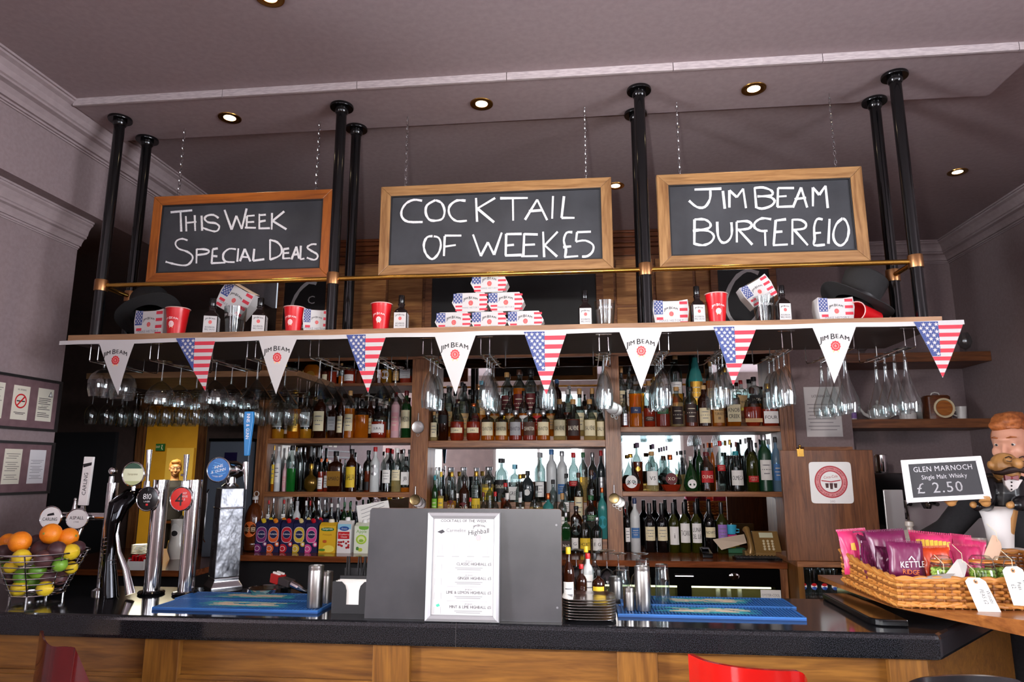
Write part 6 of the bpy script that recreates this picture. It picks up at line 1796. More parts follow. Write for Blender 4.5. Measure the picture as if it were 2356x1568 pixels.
# ------------------------------------------------------------------ phone corner of the back counter
def phone():
    Y = 4.44; p = at(1767, 1276, Y); o = Vector((p.x, Y, ZK + .0004))
    GP = mat('#8a6a3a', .35, .25)
    t = thing('desk_telephone', 'bronze coloured desk telephone beside the wine bottles', 'telephone', o)
    w = wid(1767, 1250, 30, Y); h = at(1767, 1223, Y).z - ZK
    m = MB().ext([(-w, -.03, 0), (-w, .07, 0), (-w, .07, h), (-w, .045, h), (-w, -.03, .02)], (2 * w, 0, 0), GP)
    m.build('base', t, smooth=False, bevel=.004)
    sl = Vector((0, .075, h - .02)).normalized(); nn = Vector((0, -sl.z, sl.y))
    f = lambda x, s, d=0: tuple(Vector((x, -.03, .02)) + sl * s + nn * (.0008 + d))
    L = math.hypot(.075, h - .02)
    MB().poly([f(-w * .5, L * .70), f(w * .55, L * .70), f(w * .55, L * .93), f(-w * .5, L * .93)], mat('#cfd0b4', .3)).build('display', t, smooth=False)
    for r_ in range(4):
        for c_ in range(3):
            k = MB(); q = f(-w * .25 + c_ * w * .33, L * (.18 + .12 * r_))
            k.ball(q, w * .11, mat('#d9c9a8', .4), 8, 5).build('key', t)
    hx = at(1723, 1240, Y).x - o.x
    m = MB().tube([(hx, -.02, .02), (hx + .004, -.025, .05), (hx + .002, 0, h * .75), (hx - .004, .02, h * 1.02), (hx - .006, .035, h * 1.08)], [.024, .018, .014, .018, .022], GP, 14)
    m.build('handset', t)
    MB().box(hx - .03, -w, -.01, .06, 0, .03, GP).build('cradle', t, smooth=False)
    m = MB().tube([(hx - .01 - .1 + i * .004 + 0, -.09 + .006 * math.cos(i * 1.3), .008 + .006 * math.sin(i * 1.3)) for i in range(60)], .002, BLACK, 5); m.build('cord', t)
    for k, (c, n_) in enumerate((('#d9b62f', 'yellow'), ('#d63a86', 'pink'), ('#3fb0d6', 'blue'))):
        q = at(1684, 1232 - k * 13, 4.56)
        b = thing('plastic_cup', n_ + ' plastic cup, ' + ('lowest', 'middle', 'topmost')[k] + ' in the little stack by the telephone', 'cup', (q.x, 4.60, ZK + .03 + k * .042), 0, 'stack of coloured cups')
        MB().lathe([(0, 0), (.027, 0), (.036, .04 if k < 2 else .055), (.034, .04 if k < 2 else .055), (.025, .003), (0, .003)], mat(c, .4), 20).build('body', b)
        MB().tube([(.033, 0, .03), (.05, 0, .028), (.05, 0, .012), (.03, 0, .01)], .004, mat(c, .4), 7).build('handle', b)
    tag(MB().box(-.06, .06, -.04, .04, 0, .0292, mat('#14603a', .5)).build('green_box', loc=(at(1690, 1262, 4.60).x, 4.60, ZK + .0004), smooth=False, bevel=.003), 'dark green box under the stack of coloured cups', 'box')
    a = [at(1640, 1240, 4.50), at(1712, 1228, 4.50), at(1718, 1248, 4.42), at(1660, 1264, 4.42)]
    m = MB().add([tuple(v) for v in a] + [tuple(v - Vector((0, 0, .001))) for v in a], [(0, 3, 2, 1), (4, 5, 6, 7), (0, 1, 5, 4), (1, 2, 6, 5), (2, 3, 7, 6), (3, 0, 4, 7)], mat('#d9c7b4', .7))
    tag(m.build('paper_sheet', smooth=False), 'curling sheet of paper between the wine bottles and the telephone', 'paper')
    p = at(1622, 1272, 4.40)
    t = thing('card_reader', 'black card reader lying in front of the wine bottles', 'card reader', (p.x, 4.36, ZK + .0004))
    MB().ext([(-.03, -.06, 0), (-.03, .06, 0), (-.03, .06, .05), (-.03, -.06, .025)], (.06, 0, 0), BLACK).build('case', t, smooth=False, bevel=.004)
    MB().box(-.02, .02, -.0, .045, .046, .053, mat('#5a5a62', .2)).build('screen', t, smooth=False)
    p = at(1745, 1280, 4.36)
    t = thing('keyboard', 'slim black keyboard lying before the telephone', 'keyboard', (p.x - .03, 4.27, ZK + .0004))
    MB().box(-.13, .13, -.05, .05, 0, .012, BLACK).build('case', t, smooth=False)
    m = MB()
    for i in range(14):
        for j in range(4): m.box(-.122 + i * .0175, -.108 + i * .0175, -.044 + j * .022, -.026 + j * .022, .0122, .016, mat('#222024', .5))
    k = m.build('keys', t, smooth=False); k['kind'] = 'stuff'
phone()

# ------------------------------------------------------------------ the far end: cabinet, panel, shelves, coffee machine
def far_end():
    x0, x1, y0 = 1.135, 1.585, 3.985
    t = thing('glass_cabinet', 'open wooden cabinet with printed glasses at the end of the back bar', 'cabinet', ((x0 + x1) / 2, y0, 0))
    w = (x1 - x0) / 2; zs = at(1860, 1374, y0 + .1).z
    m = MB().box(-w, w, 0, .5, 1.058, 1.088, WAL).build('top', t, smooth=False, bevel=.003)
    MB().box(-w, -w + .03, 0, .5, 0, 1.0578, OAKV).build('side_post', t, smooth=False)
    MB().box(w - .03, w, 0, .5, 0, 1.0578, OAKV).build('side_post', t, smooth=False)
    MB().box(-w + .0305, w - .0305, .01, .49, zs - .02, zs, WAL).build('shelf', t, smooth=False)
    MB().box(-w + .0305, w - .0305, .491, .5, zs, 1.0575, MATTE).build('back_panel', t, smooth=False)
    k = 0
    for r_ in range(3):
        for c_ in range(4):
            xx = at(1843 + 23.5 * c_ + 4 * r_, 1350, y0 + .1).x; yy = y0 + .07 + .11 * r_
            g = thing('printed_glass', 'tapered soda glass with red and blue disc, %s along row %s in the open cabinet' % (ORD[c_], ('one', 'two', 'three')[r_]), 'glass', (xx + .004 * r_, yy, zs + .0005), 0, 'soda glasses in the cabinet')
            h = 1.045 - zs
            MB().lathe([(0, 0), (.028, 0), (.030, .006), (.026, h * .3), (.022, h * .62), (.028, h * .97), (.026, h * .97), (.02, h * .62), (.024, h * .3), (.026, .02), (0, .018)], GLASS, 20).build('glass_body', g)
            if r_ == 0:
                b = MB(); zc = h * .42; R_ = .0262
                f = lambda x, z, d=0: (R_ * math.sin(x / R_), -R_ * math.cos(x / R_) - .0008 - d, z)
                n = 18; rr = .0175
                for a0, a1, mm in ((.12 * PI, .88 * PI, RED), (1.12 * PI, 1.88 * PI, mat('#1f4ea3', .4)), (-.12 * PI, .12 * PI, WHITE), (.88 * PI, 1.12 * PI, WHITE)):
                    ps = [f(rr * math.cos(a0 + (a1 - a0) * i / 8), zc + rr * math.sin(a0 + (a1 - a0) * i / 8)) for i in range(9)]
                    b.add([f(0, zc)] + ps, [(0, i + 1, i + 2) for i in range(8)], mm)
                b.poly([f(-rr * .9, zc - .004, .0004), f(0, zc + .001, .0004), f(rr * .9, zc - .001, .0004), f(rr * .9, zc + .005, .0004), f(0, zc + .006, .0004), f(-rr * .9, zc + .002, .0004)], WHITE)
                b.build('printed_disc', g)
    # upright wooden flap with the round emblem
    y = 4.0
    A, B_, C_, D_ = at(1795, 1035, y), at(2007, 1031, y), at(2030, 1289, y), at(1815, 1290, y)
    z0 = 1.0885
    t = thing('wooden_flap', 'raised brown wooden flap with brass latch standing on the cabinet', 'flap', ((A.x + B_.x) / 2, y, z0))
    ox = (A.x + B_.x) / 2; h = A.z - z0; w = (B_.x - A.x) / 2
    MB().box(-w, w, 0, .028, 0, h, wood('flap_wood', '#55301b', '#7f5030', 'z', 1.5, .4)).build('board', t, smooth=False, bevel=.003)
    m = MB().box(-w + .09, -w + .125, -.004, .0, h - .035, h + .006, BRASS).box(-w + .095, -w + .12, -.007, -.004, h - .02, h + .004, BRASS).ball((-w + .108, .002, h + .022), .008, BRASS).tube([(-w + .108, .004, h), (-w + .108, .004, h + .02)], .004, BRASS, 8)
    m.build('latch', t)
    # emblem sticker: white square with a red ring and three glasses
    q = [at(1858, 1061, y), at(1955, 1061, y), at(1967, 1158, y), at(1869, 1159, y)]
    cx_, cz = sum(v.x for v in q) / 4 - ox, sum(v.z for v in q) / 4 - z0; s = (q[1].x - q[0].x) / 2
    b = MB(); k = 24
    f = lambda x, z, d=0: (cx_ + x, -.0008 - d, cz + z)
    sq = [section(2 * PI * i / 40, 14) for i in range(40)]
    b.ext([f(s * x, s * z) for x, z in sq], (0, .0008, 0), WHITE)
    RG = mat('#b5303a', .5)
    def ring(r0, r1, mm, d, zc=.004):
        for i in range(36):
            a, c = 2 * PI * i / 36, 2 * PI * (i + 1) / 36
            b.poly([f(r0 * math.cos(a), zc + r0 * math.sin(a), d), f(r1 * math.cos(a), zc + r1 * math.sin(a), d), f(r1 * math.cos(c), zc + r1 * math.sin(c), d), f(r0 * math.cos(c), zc + r0 * math.sin(c), d)], mm)
    ring(s * .72, s * .78, RG, .0003); ring(s * .55, s * .72, mat('#d98a8c', .5), .0003); ring(s * .50, s * .55, RG, .0003)
    tx = "COCA-COLA ESTABLISHMENT  FINE PURVEYOR OF SOFT DRINKS  "
    for i, ch in enumerate(tx):
        if ch == ' ': continue
        a = PI * .95 - 2 * PI * i / len(tx); vs, fs, gw = glyph(ch); kk = s * .09 / CAP
        b.add([f(s * .60 * math.cos(a) + (px - gw / 2) * kk * math.sin(a) + py * kk * math.cos(a), .004 + s * .60 * math.sin(a) - (px - gw / 2) * kk * math.cos(a) + py * kk * math.sin(a), .0006) for px, py in vs], fs, mat('#8f2229', .5))
    b.text('Coca-Cola', s * .13, lambda x, z: f(x, s * .22 + z + .12 * x, .0004), RG, sx=.8)
    b.poly([f(-s * .45, s * .12, .0004), f(0, s * .06, .0004), f(s * .45, s * .14, .0004), f(s * .45, s * .09, .0004), f(0, s * .01, .0004), f(-s * .45, s * .07, .0004)], RG)
    for xx, hh in ((-.2, .26), (0, .36), (.2, .26)): b.poly([f(s * (xx - .06), -s * (.1 + hh * .6), .0004), f(s * (xx + .06), -s * (.1 + hh * .6), .0004), f(s * (xx + .085), -s * .06 + s * hh * .1, .0004), f(s * (xx - .085), -s * .06 + s * hh * .1, .0004)], mat('#4a2320', .5))
    b.text('2012', s * .10, lambda x, z: f(x, -s * .95 + z, .0004), mat('#b5a9a6', .5))
    b.build('emblem_sticker', t, smooth=False)
    # ledge moulding behind it
    q0, q1 = at(1812, 1030, 4.5), at(1968, 1030, 4.5); q0.x = 1.362
    m = MB().box(q0.x, q1.x, 4.49, 4.735, q0.z - .03, q0.z - .012, WAL).box(q0.x + .01, q1.x - .02, 4.49, 4.735, q0.z - .012, q0.z + .006, WAL).box(q0.x + .02, q1.x - .04, 4.50, 4.735, 0, q0.z - .03, WALV)
    tag(m.build('side_cupboard', smooth=False), 'dark wooden cupboard with moulded top behind the raised flap', 'cupboard')
    # notice taped to the pier
    q = [at(1848, 890, 4.748), at(1940, 1004, 4.748)]
    m = MB().box(q[0].x, q[1].x, 4.7465, 4.7495, q[1].z, q[0].z, mat('#d9d6d6', .15)); cx_ = (q[0].x + q[1].x) / 2; hh = q[0].z - q[1].z
    m.text('LICENSING ACT', .016, lambda x, z: (cx_ + x, 4.7461, q[0].z - .07 + z), INK, sx=.8)
    for k in range(8): m.poly([(cx_ - .10 + .01 * (k % 2), 4.7462, q[0].z - .12 - k * .024), (cx_ + .10 - .02 * (k % 3), 4.7462, q[0].z - .12 - k * .024), (cx_ + .10 - .02 * (k % 3), 4.7462, q[0].z - .116 - k * .024), (cx_ - .10 + .01 * (k % 2), 4.7462, q[0].z - .116 - k * .024)], GREY_INK)
    tag(m.build('licence_notice', smooth=False), 'glossy printed licensing notice on the wall beside the last pilaster', 'notice')
    # two wall shelves in the alcove
    SB = wood('alcove_wood', '#5d3319', '#8a5530', 'x', 1, .4)
    for (u, vt, vb, l, xa) in ((2100, 810, 832, 'upper wooden shelf in the grey alcove', 1.775), (2100, 963, 984, 'lower wooden shelf with china in the grey alcove', 1.775)):
        zt, zb = at(u, vt, 4.87).z, at(u, vb, 4.87).z
        tag(MB().box(xa, 2.757, 4.87, 5.249, zb, zt, SB).build('wall_shelf', smooth=False, bevel=.003), l, 'shelf')
    z1, z2 = at(2100, 810, 4.87).z + .0006, at(2100, 963, 4.87).z + .0006
    Y = 4.98
    g = thing('snifter', 'small clear snifter glass at the end of the upper alcove shelf', 'glass', (at(2222, 805, Y).x, Y, z1))
    MB().lathe([(0, 0), (.03, .0), (.03, .003), (.004, .01), (.004, .025), (.03, .045), (.045, .08), (.04, .115), (.026, .15), (.025, .15), (.039, .115), (.044, .08), (.028, .047), (0, .03)], GLASS, 22).build('glass_body', g)
    g = thing('sundae_dish', 'small glass dish on the upper alcove shelf behind the hurricane glasses', 'dish', (at(1984, 805, Y).x, Y, z1))
    MB().lathe([(0, 0), (.025, 0), (.008, .012), (.02, .03), (.038, .05), (.036, .05), (.018, .032), (0, .03)], GLASS, 20).build('glass_body', g)
    CH = mat('#d8d6d4', .2)
    def teapot(u, v, sc, label, spout, m_=CH, lidm=None):
        p = at(u, v, Y)
        g = thing('teapot', label, 'teapot', (p.x, Y, z2), 0, None); k = sc
        MB().lathe([(0, 0), (.06 * k, 0), (.085 * k, .02 * k), (.10 * k, .06 * k), (.095 * k, .10 * k), (.06 * k, .13 * k), (.045 * k, .135 * k), (0, .136 * k)], m_, 28).build('body', g)
        MB().lathe([(.05 * k, .134 * k), (.045 * k, .15 * k), (.012 * k, .165 * k), (.010 * k, .172 * k), (.016 * k, .185 * k), (.008 * k, .2 * k), (0, .202 * k)], lidm or m_, 24).build('lid', g)
        s = spout
        MB().tube([(s * .085 * k, 0, .05 * k), (s * .13 * k, 0, .07 * k), (s * .155 * k, 0, .11 * k), (s * .175 * k, 0, .145 * k)], [.02 * k, .016 * k, .011 * k, .008 * k], m_, 12).build('spout', g)
        MB().tube([(-s * .09 * k, 0, .1 * k), (-s * .14 * k, 0, .105 * k), (-s * .15 * k, 0, .06 * k), (-s * .095 * k, 0, .035 * k)], .008 * k, m_, 8).build('handle', g)
    Y = 5.13
    teapot(2136, 963, .9, 'white teapot with patterned lid behind the brown canister', -1, CH, noise_mat('pattern_china', '#8f9096', '#e8e6e4', 60, .3, lo=.45, hi=.55))
    teapot(2022, 963, .75, 'plain white teapot with its spout towards the licensing notice', -1)
    g = thing('brown_canister', 'brown wooden canister with a cream round front on the lower alcove shelf', 'canister', (at(2160, 963, 4.93).x, 4.945, z2))
    BW = wood('canister_wood', '#3a1b0c', '#6a371a', 'x', 2, .3); r = .083
    MB().lathe([(0, 0), (r, 0), (r, .15), (r * .9, .16), (0, .162)], BW, 24, n=3.2, ky=.75).build('body', g)
    b = MB(); b.X = Matrix.Translation((.02, -r * .75 - .002, .072)) @ Matrix.Rotation(PI / 2, 4, 'X'); b.lathe([(.052, -.002), (.056, .004), (.066, .004), (.068, -.002)], mat('#d9c9a6', .4), 28).lathe([(0, .002), (.052, .002)], wood('canister_wood2', '#8a4a1e', '#b5702f', 'x', 2, .3), 28).build('round_front', g)
    MB().tube([(-.03, 0, .16), (-.022, 0, .178), (0, 0, .184), (.022, 0, .178), (.03, 0, .16)], .004, CH, 8).build('handle', g)
    g = thing('espresso_cup', 'small white cup at the end of the lower alcove shelf', 'cup', (at(2216, 963, 4.93).x, 4.945, z2))
    MB().lathe([(0, 0), (.027, 0), (.034, .06), (.036, .085), (.034, .085), (.03, .02), (0, .018)], CH, 20).build('body', g); MB().tube([(-.033, 0, .06), (-.055, 0, .055), (-.052, 0, .03), (-.03, 0, .022)], .005, CH, 7).build('handle', g)
    g = thing('ramekin', 'ridged white ramekin in front of the patterned teapot', 'dish', (at(2094, 963, 4.90).x, 4.93, z2))
    MB().lathe([(0, 0), (.05, 0), (.053, .045), (.054, .05), (.048, .05), (.046, .01), (0, .008)], CH, 40, ribs=.02).build('body', g)
    g = thing('spice_tub', 'small white and purple tub at the start of the lower alcove shelf', 'tub', (at(1966, 963, 4.90).x, 4.93, z2))
    MB().lathe([(0, 0), (.026, 0), (.026, .055), (0, .056)], CH, 20).build('body', g); m = MB(); art_label(m, .026, 2.0, 1, .056, ('lilac', .15, .85, 1.2, False), '', INK); m.build('label', g)
    # coffee counter and machine
    t = thing('coffee_counter', 'dark counter under the coffee machine at the far end', 'worktop', (2.2, 3.9, 0))
    MB().box(-.58, .55, -.25, .58, 1.06, 1.10, BLACK).build('worktop', t, smooth=False, bevel=.004); MB().box(-.56, .54, -.2, .54, 0, 1.0598, MATTE).build('cupboard', t, smooth=False)
    o = Vector((2.2, 4.25, 1.1005))
    t = thing('coffee_machine', 'steel and black espresso machine behind the small price board', 'coffee machine', o)
    sx = lambda u: at(u, 1150, 4.08).x - o.x; sz = lambda v: at(2100, v, 4.08).z - o.z
    MB().box(sx(2080), .40, .0, .22, .0, sz(1150), mat('#b9b6b6', .3, .7)).build('body', t, smooth=False, bevel=.004)
    MB().box(sx(2016), .44, -.16, .22, sz(1150) + .001, sz(1088), BLACK).build('head', t, smooth=False, bevel=.006)
    MB().box(sx(2034), sx(2080) - .001, -.17, .2, 0, sz(1126), mat('#c9c6c6', .3, .5)).build('side_panel', t, smooth=False, bevel=.004)
    MB().box(sx(2018), sx(2034) - .001, -.165, .2, 0, sz(1126), BLACK).build('side_panel', t, smooth=False)
    MB().lathe([(0, 0), (.032, 0), (.034, .005), (.034, .10), (.03, .105), (0, .106)], CHROME, 24).build('grinder', t, loc=(sx(2048), -.10, sz(1088) + .0005))
    for u in (2088, 2150):
        m = MB().lathe([(0, 0), (.03, 0), (.032, -.02), (.02, -.05), (0, -.05)], CHROME, 20).tube([(0, -.03, -.015), (0, -.12, -.02)], [.008, .011], BLACK, 10); m.build('portafilter', t, loc=(sx(u), -.08, sz(1150)))
    MB().tube([(sx(2083), -.17, sz(1150)), (sx(2085), -.175, sz(1185)), (sx(2087), -.16, sz(1215))], [.009, .006, .006], CHROME, 10).build('steam_wand', t)
    b = MB(); b.X = Matrix.Rotation(PI / 2, 4, 'X'); b.lathe([(0, .03), (.018, .028), (.02, 0)], BLACK, 16); b.build('knob', t, loc=(sx(2108), -.001, sz(1190)))
    # china on the coffee counter
    o = at(2098, 1222, 3.84)
    g = thing('sugar_pot', 'white lidded china pot behind the crisp packets', 'pot', (o.x, 3.86, 1.1005)); CW_ = mat('#d9d0c6', .2)
    k = 1.25
    MB().lathe([(0, 0), (.045 * k, 0), (.066 * k, .03), (.07 * k, .08), (.062 * k, .125), (.056 * k, .127), (0, .128)], CW_, 26).build('body', g)
    MB().lathe([(.066 * k, .127), (.068 * k, .133), (.03 * k, .16), (.012 * k, .17), (.011 * k, .18), (.018 * k, .19), (.016 * k, .21), (0, .215)], CW_, 26).build('lid', g)
    for (u, y, s, l) in ((2208, 3.76, 1.35, 'large cream mug in front of the coffee machine'), (2252, 3.86, 1.3, 'cream mug half behind the waiter figure')):
        o = at(u, 1240, y)
        g = thing('mug', l, 'mug', (o.x, y, 1.1005), 0, 'mugs by the coffee machine')
        MB().lathe([(0, 0), (.05 * s, 0), (.056 * s, .01), (.062 * s, .11), (.064 * s, .125), (.058 * s, .125), (.05 * s, .015), (0, .012)], CW_, 26).build('body', g)
        MB().tube([(-.058 * s, 0, .10), (-.09 * s, 0, .095), (-.088 * s, 0, .045), (-.056 * s, 0, .03)], .008, CW_, 8).build('handle', g)
far_end()
# ------------------------------------------------------------------ wicker basket of snacks on the flap
ZH = 1.1505
def basket():
    x0, x1, y0, y1 = .975, 1.62, 2.372, 2.84
    z1 = at(2058, 1330, y0).z
    H = z1 - ZH
    o = Vector(((x0 + x1) / 2, (y0 + y1) / 2, ZH))
    t = thing('wicker_basket', 'low rectangular wicker basket full of snacks on the wooden flap', 'basket', o)
    w, d = (x1 - x0) / 2, (y1 - y0) / 2
    WK = [mat(c, .5) for c in ('#a9692c', '#b87632', '#7f4a1c', '#c08440')]
    def loop(z, off, amp, ph):
        P = []; nx, ny = 46, 34
        for i in range(nx): P.append((-w + 2 * w * i / nx, -d - off - amp * math.sin(i * PI / 1.5 + ph), z))
        for i in range(ny): P.append((w + off + amp * math.sin(i * PI / 1.5 + ph), -d + 2 * d * i / ny, z))
        for i in range(nx): P.append((w - 2 * w * i / nx, d + off + amp * math.sin(i * PI / 1.5 + ph), z))
        for i in range(ny): P.append((-w - off - amp * math.sin(i * PI / 1.5 + ph), d - 2 * d * i / ny, z))
        return P
    m = MB(); n = 9
    zr = lambda x, y, z: z + .035 * max(0, (y + d) / (2 * d)) ** 2 * (z / H)
    for k in range(n):
        z = .008 + (H - .018) * k / (n - 1)
        P = [(x, y, zr(x, y, z)) for x, y, z in loop(z, 0, .0058, 0 if k % 2 else PI)]
        m.tube(P, .0052, WK[k % 4], 6, closed=True)
    m.build('woven_side', t)
    m = MB()
    for i in range(26):
        x = -w + 2 * w * (i + .5) / 26
        m.tube([(x, -d, 0), (x, -d, H)], .003, WK[2], 5); m.tube([(x, d, 0), (x, d, H + .035)], .003, WK[2], 5)
    for i in range(20):
        y = -d + 2 * d * (i + .5) / 20
        for s in (-1, 1): m.tube([(s * w, y, 0), (s * w, y, zr(0, y, H))], .003, WK[2], 5)
    m.build('stakes', t)
    for name, zz, r in (('rim', H, .0065), ('foot_braid', .0115, .0055)):
        m = MB()
        for ph in (0, PI):
            P = [(x + .0035 * math.cos(i * .9 + ph), y, zr(x, y, z) + .004 * math.sin(i * .9 + ph)) for i, (x, y, z) in enumerate(loop(zz, .002, 0, 0))]
            m.tube(P, r, WK[1 if ph else 3], 7, closed=True)
        m.build(name, t)
    MB().box(-w + .006, w - .006, -d + .006, d - .006, .003, .009, WK[2]).build('base', t, smooth=False)
    return z1
RIM = basket()
def packet(u, vt, wpx, hgt, Y, col, label, rz=0, lean=.12, roll=0, art=None):
    p = at(u, vt, Y); w = wid(u, vt, wpx, Y); h = hgt
    zb = max(p.z - h * math.cos(roll), ZH + .0105)
    h = max((p.z - zb), .05)
    t = thing('crisp_packet', label, 'crisp packet', (p.x, Y, zb), rz, 'crisp packets in the basket')
    t.rotation_euler = (-lean, roll, rz)
    nx, nz = 14, 14; th = min(.024, w * .16); M_ = col
    vs, fs = [], []
    rnd = random.Random(int(u * 7 + vt))
    ph = [rnd.uniform(0, 6) for _ in range(4)]
    for s in (-1, 1):
        for j in range(nz + 1):
            for i in range(nx + 1):
                a, b = 2 * i / nx - 1, j / nz
                q = max(0, 1 - a ** 4) ** .6 * max(0, 1 - (2 * b - 1) ** 6) ** .7
                cr_ = .0035 * math.sin(a * 9 + ph[0] + 4 * b) * math.sin(b * 7 + ph[1]) * (1 - .5 * q) + .002 * math.sin(a * 17 + b * 11 + ph[2])
                x = a * w / 2 * (1 - .06 * math.sin(PI * b))
                vs.append((x, s * (th * q + .0007) + cr_, b * h))
    N_ = (nx + 1) * (nz + 1)
    for s in range(2):
        for j in range(nz):
            for i in range(nx):
                k = s * N_ + j * (nx + 1) + i
                q = (k, k + 1, k + nx + 2, k + nx + 1)
                fs.append(q if s == 0 else q[::-1])
    m = MB()
    cols = []
    for q in fs: cols.append(M_)
    m.add(vs, fs, cols)
    for i in range(nx):
        m.add([], [], M_)
    m.build('bag', t, sharp=1.2)
    m = MB()
    for k in range(24):
        a = -w / 2 + w * k / 24; m.box(a, a + w / 48, -.0016, .0016, h - .001, h + .007, M_)
    m.build('crimped_edge', t, smooth=False)
    if art:
        m = MB(); f = lambda x, z, d=0: (x, -(th * max(0, 1 - (2 * x / w) ** 4) ** .6 * max(0, 1 - (2 * z / h - 1) ** 6) ** .7 + .0045 + d), z)
        art(m, w, h, f); m.build('print', t, smooth=False)
PINK, PLUM, PLUM2, ORNG = mat('#d0356a', .32), mat('#6a1a45', .32), mat('#561539', .34), mat('#d8451c', .32)
YELP = mat('#e0b030', .4)
def kettle(m, w, h, f):
    m.text('KETTLE', w * .17, lambda x, z: f(w * .12 + x, h * .33 + z + .1 * x), WHITE, sx=.8)
    m.text('RIDGE', w * .13, lambda x, z: f(w * .06 + x, h * .14 + z), mat('#e2762c', .5), sx=.9)
    m.stroke([(w * .02, h * .52), (w * .1, h * .62), (w * .18, h * .52)], w * .03, lambda a, b: f(a, b), WHITE)
def yellow_bits(m, w, h, f):
    for x, z in ((-.25, .55), (.05, .6), (.28, .52)): m.poly([f(w * x, h * z), f(w * (x + .16), h * (z - .02)), f(w * (x + .15), h * (z + .16)), f(w * (x + .02), h * (z + .15))], YELP)
def yellow_band(m, w, h, f):
    for k in range(8): m.poly([f(w * (-.4 + .1 * k), h * .62), f(w * (-.31 + .1 * k), h * .62), f(w * (-.31 + .1 * k), h * .82), f(w * (-.4 + .1 * k), h * .80)], YELP)
def kp(u): return 1800 + u / 4.04
def kq(v): return 1180 + v / 4.04
packet(kp(690), kq(160), 78, .155, 2.775, PINK, 'pink crisp packet with yellow flashes at the wall corner of the basket', .25, .15, -.05, yellow_bits)
packet(kp(800), kq(185), 60, .16, 2.77, PLUM2, 'dark plum crisp packet just behind the tall plum one', .2, .15, .0)
packet(kp(1000), kq(165), 92, .15, 2.70, PLUM, 'tall plum crisp packet standing at the back middle', .0, .2, -.06)
packet(kp(790), kq(275), 44, .12, 2.62, PLUM, 'narrow plum crisp packet turned edge on near the pink packet', .9, .1, .08)
packet(kp(935), kq(330), 46, .11, 2.55, PLUM2, 'plum crisp packet beside the big lettered packet', .35, .1, .1)
packet(kp(1130), kq(270), 82, .12, 2.50, PLUM, 'large plum crisp packet with white KETTLE lettering', -.1, .15, .05, kettle)
packet(kp(1375), kq(185), 96, .15, 2.76, PINK, 'wide pink crisp packet with a yellow ticket print', -.1, .25, .08, yellow_band)
packet(kp(1640), kq(210), 46, .13, 2.79, PINK, 'pink crisp packet behind the jars near the waiter figure', -.2, .2, .1)
packet(kp(1740), kq(250), 44, .12, 2.74, PINK, 'small pink crisp packet squeezed beside the waiter figure', -.5, .2, .15)
packet(kp(1725), kq(300), 72, .11, 2.62, PINK, 'pink crisp packet lying behind the second jar', .0, .3, .05)
packet(kp(1425), kq(322), 80, .10, 2.57, ORNG, 'orange crisp packet behind the first jar of green peas', .05, .2, -.04, lambda m, w, h, f: m.poly([f(-w * .3, h * .1), f(w * .45, h * .3), f(w * .45, h * .62), f(-w * .05, h * .35)], YELP))
def jar(u, vt, wpx, Y, label, kl, tilt=0):
    p = at(u, vt, Y); r = wid(u, vt, wpx, Y) / 2; zb = ZH + .0105; h = p.z - zb
    t = thing('clip_top_jar', label, 'jar', (p.x, Y, zb), 0, 'clip top jars in the basket')
    JG = clearglass('#f4f7f2', .6, .05)
    MB().lathe([(0, .002), (r * .9, 0), (r, .006), (r, h * .66), (r * .9, h * .76), (r * .78, h * .80), (r * .78, h * .84)], JG, 26).build('glass_body', t)
    MB().lathe([(r * .80, h * .835), (r * .84, h * .84), (r * .84, h * .87), (r * .80, h * .875)], mat('#c9762a', .5), 26).build('seal_ring', t)
    MB().lathe([(r * .80, h * .876), (r * .82, h * .9), (r * .6, h * .98), (0, h)], JG, 26).build('lid', t)
    m = MB().tube([(r * .84 * math.cos(2 * PI * i / 24), r * .84 * math.sin(2 * PI * i / 24), h * .80) for i in range(24)], .0015, STEEL, 5, closed=True)
    m.tube([(-.02, -r * .8, h * .80), (-.02, -r * 1.1, h * .72), (.02, -r * 1.1, h * .72), (.02, -r * .8, h * .80)], .0015, STEEL, 5).tube([(-.02, -r * .84, h * .81), (-.015, -r * .9, h * .93), (.015, -r * .9, h * .93), (.02, -r * .84, h * .81)], .0015, STEEL, 5)
    m.build('wire_clip', t)
    PG = [mat(c, .6) for c in ('#8fae3c', '#a9c257', '#6f9030')]
    m = MB(); z = .012; k = 0
    while z < h * .68:
        n = 16
        for i in range(n):
            a = 2 * PI * i / n + .2 * k; rr = (r * .90 - .007)
            m.ball((rr * math.cos(a), rr * math.sin(a), z + random.uniform(-.002, .002)), .0068, random.choice(PG), 7, 5)
        for i in range(7):
            a = 2 * PI * i / 7 + .5 * k; m.ball((rr * .5 * math.cos(a), rr * .5 * math.sin(a), z + random.uniform(-.002, .002)), .0068, random.choice(PG), 7, 5)
        z += .0115; k += 1
    o = m.build('wasabi_peas', loc=(p.x, Y, zb)); tag(o, 'green wasabi peas filling ' + kl, 'peas', None, 'stuff')
jar(kp(1470), kq(385), 56, 2.475, 'clip top jar of green peas nearest the lettered packet', 'the jar nearest the lettered packet')
jar(kp(1838), kq(385), 62, 2.47, 'clip top jar of green peas in the middle beside the tan tag', 'the middle jar')
jar(kp(2050), kq(395), 56, 2.49, 'clip top jar of green peas at the picture edge', 'the jar at the picture edge')
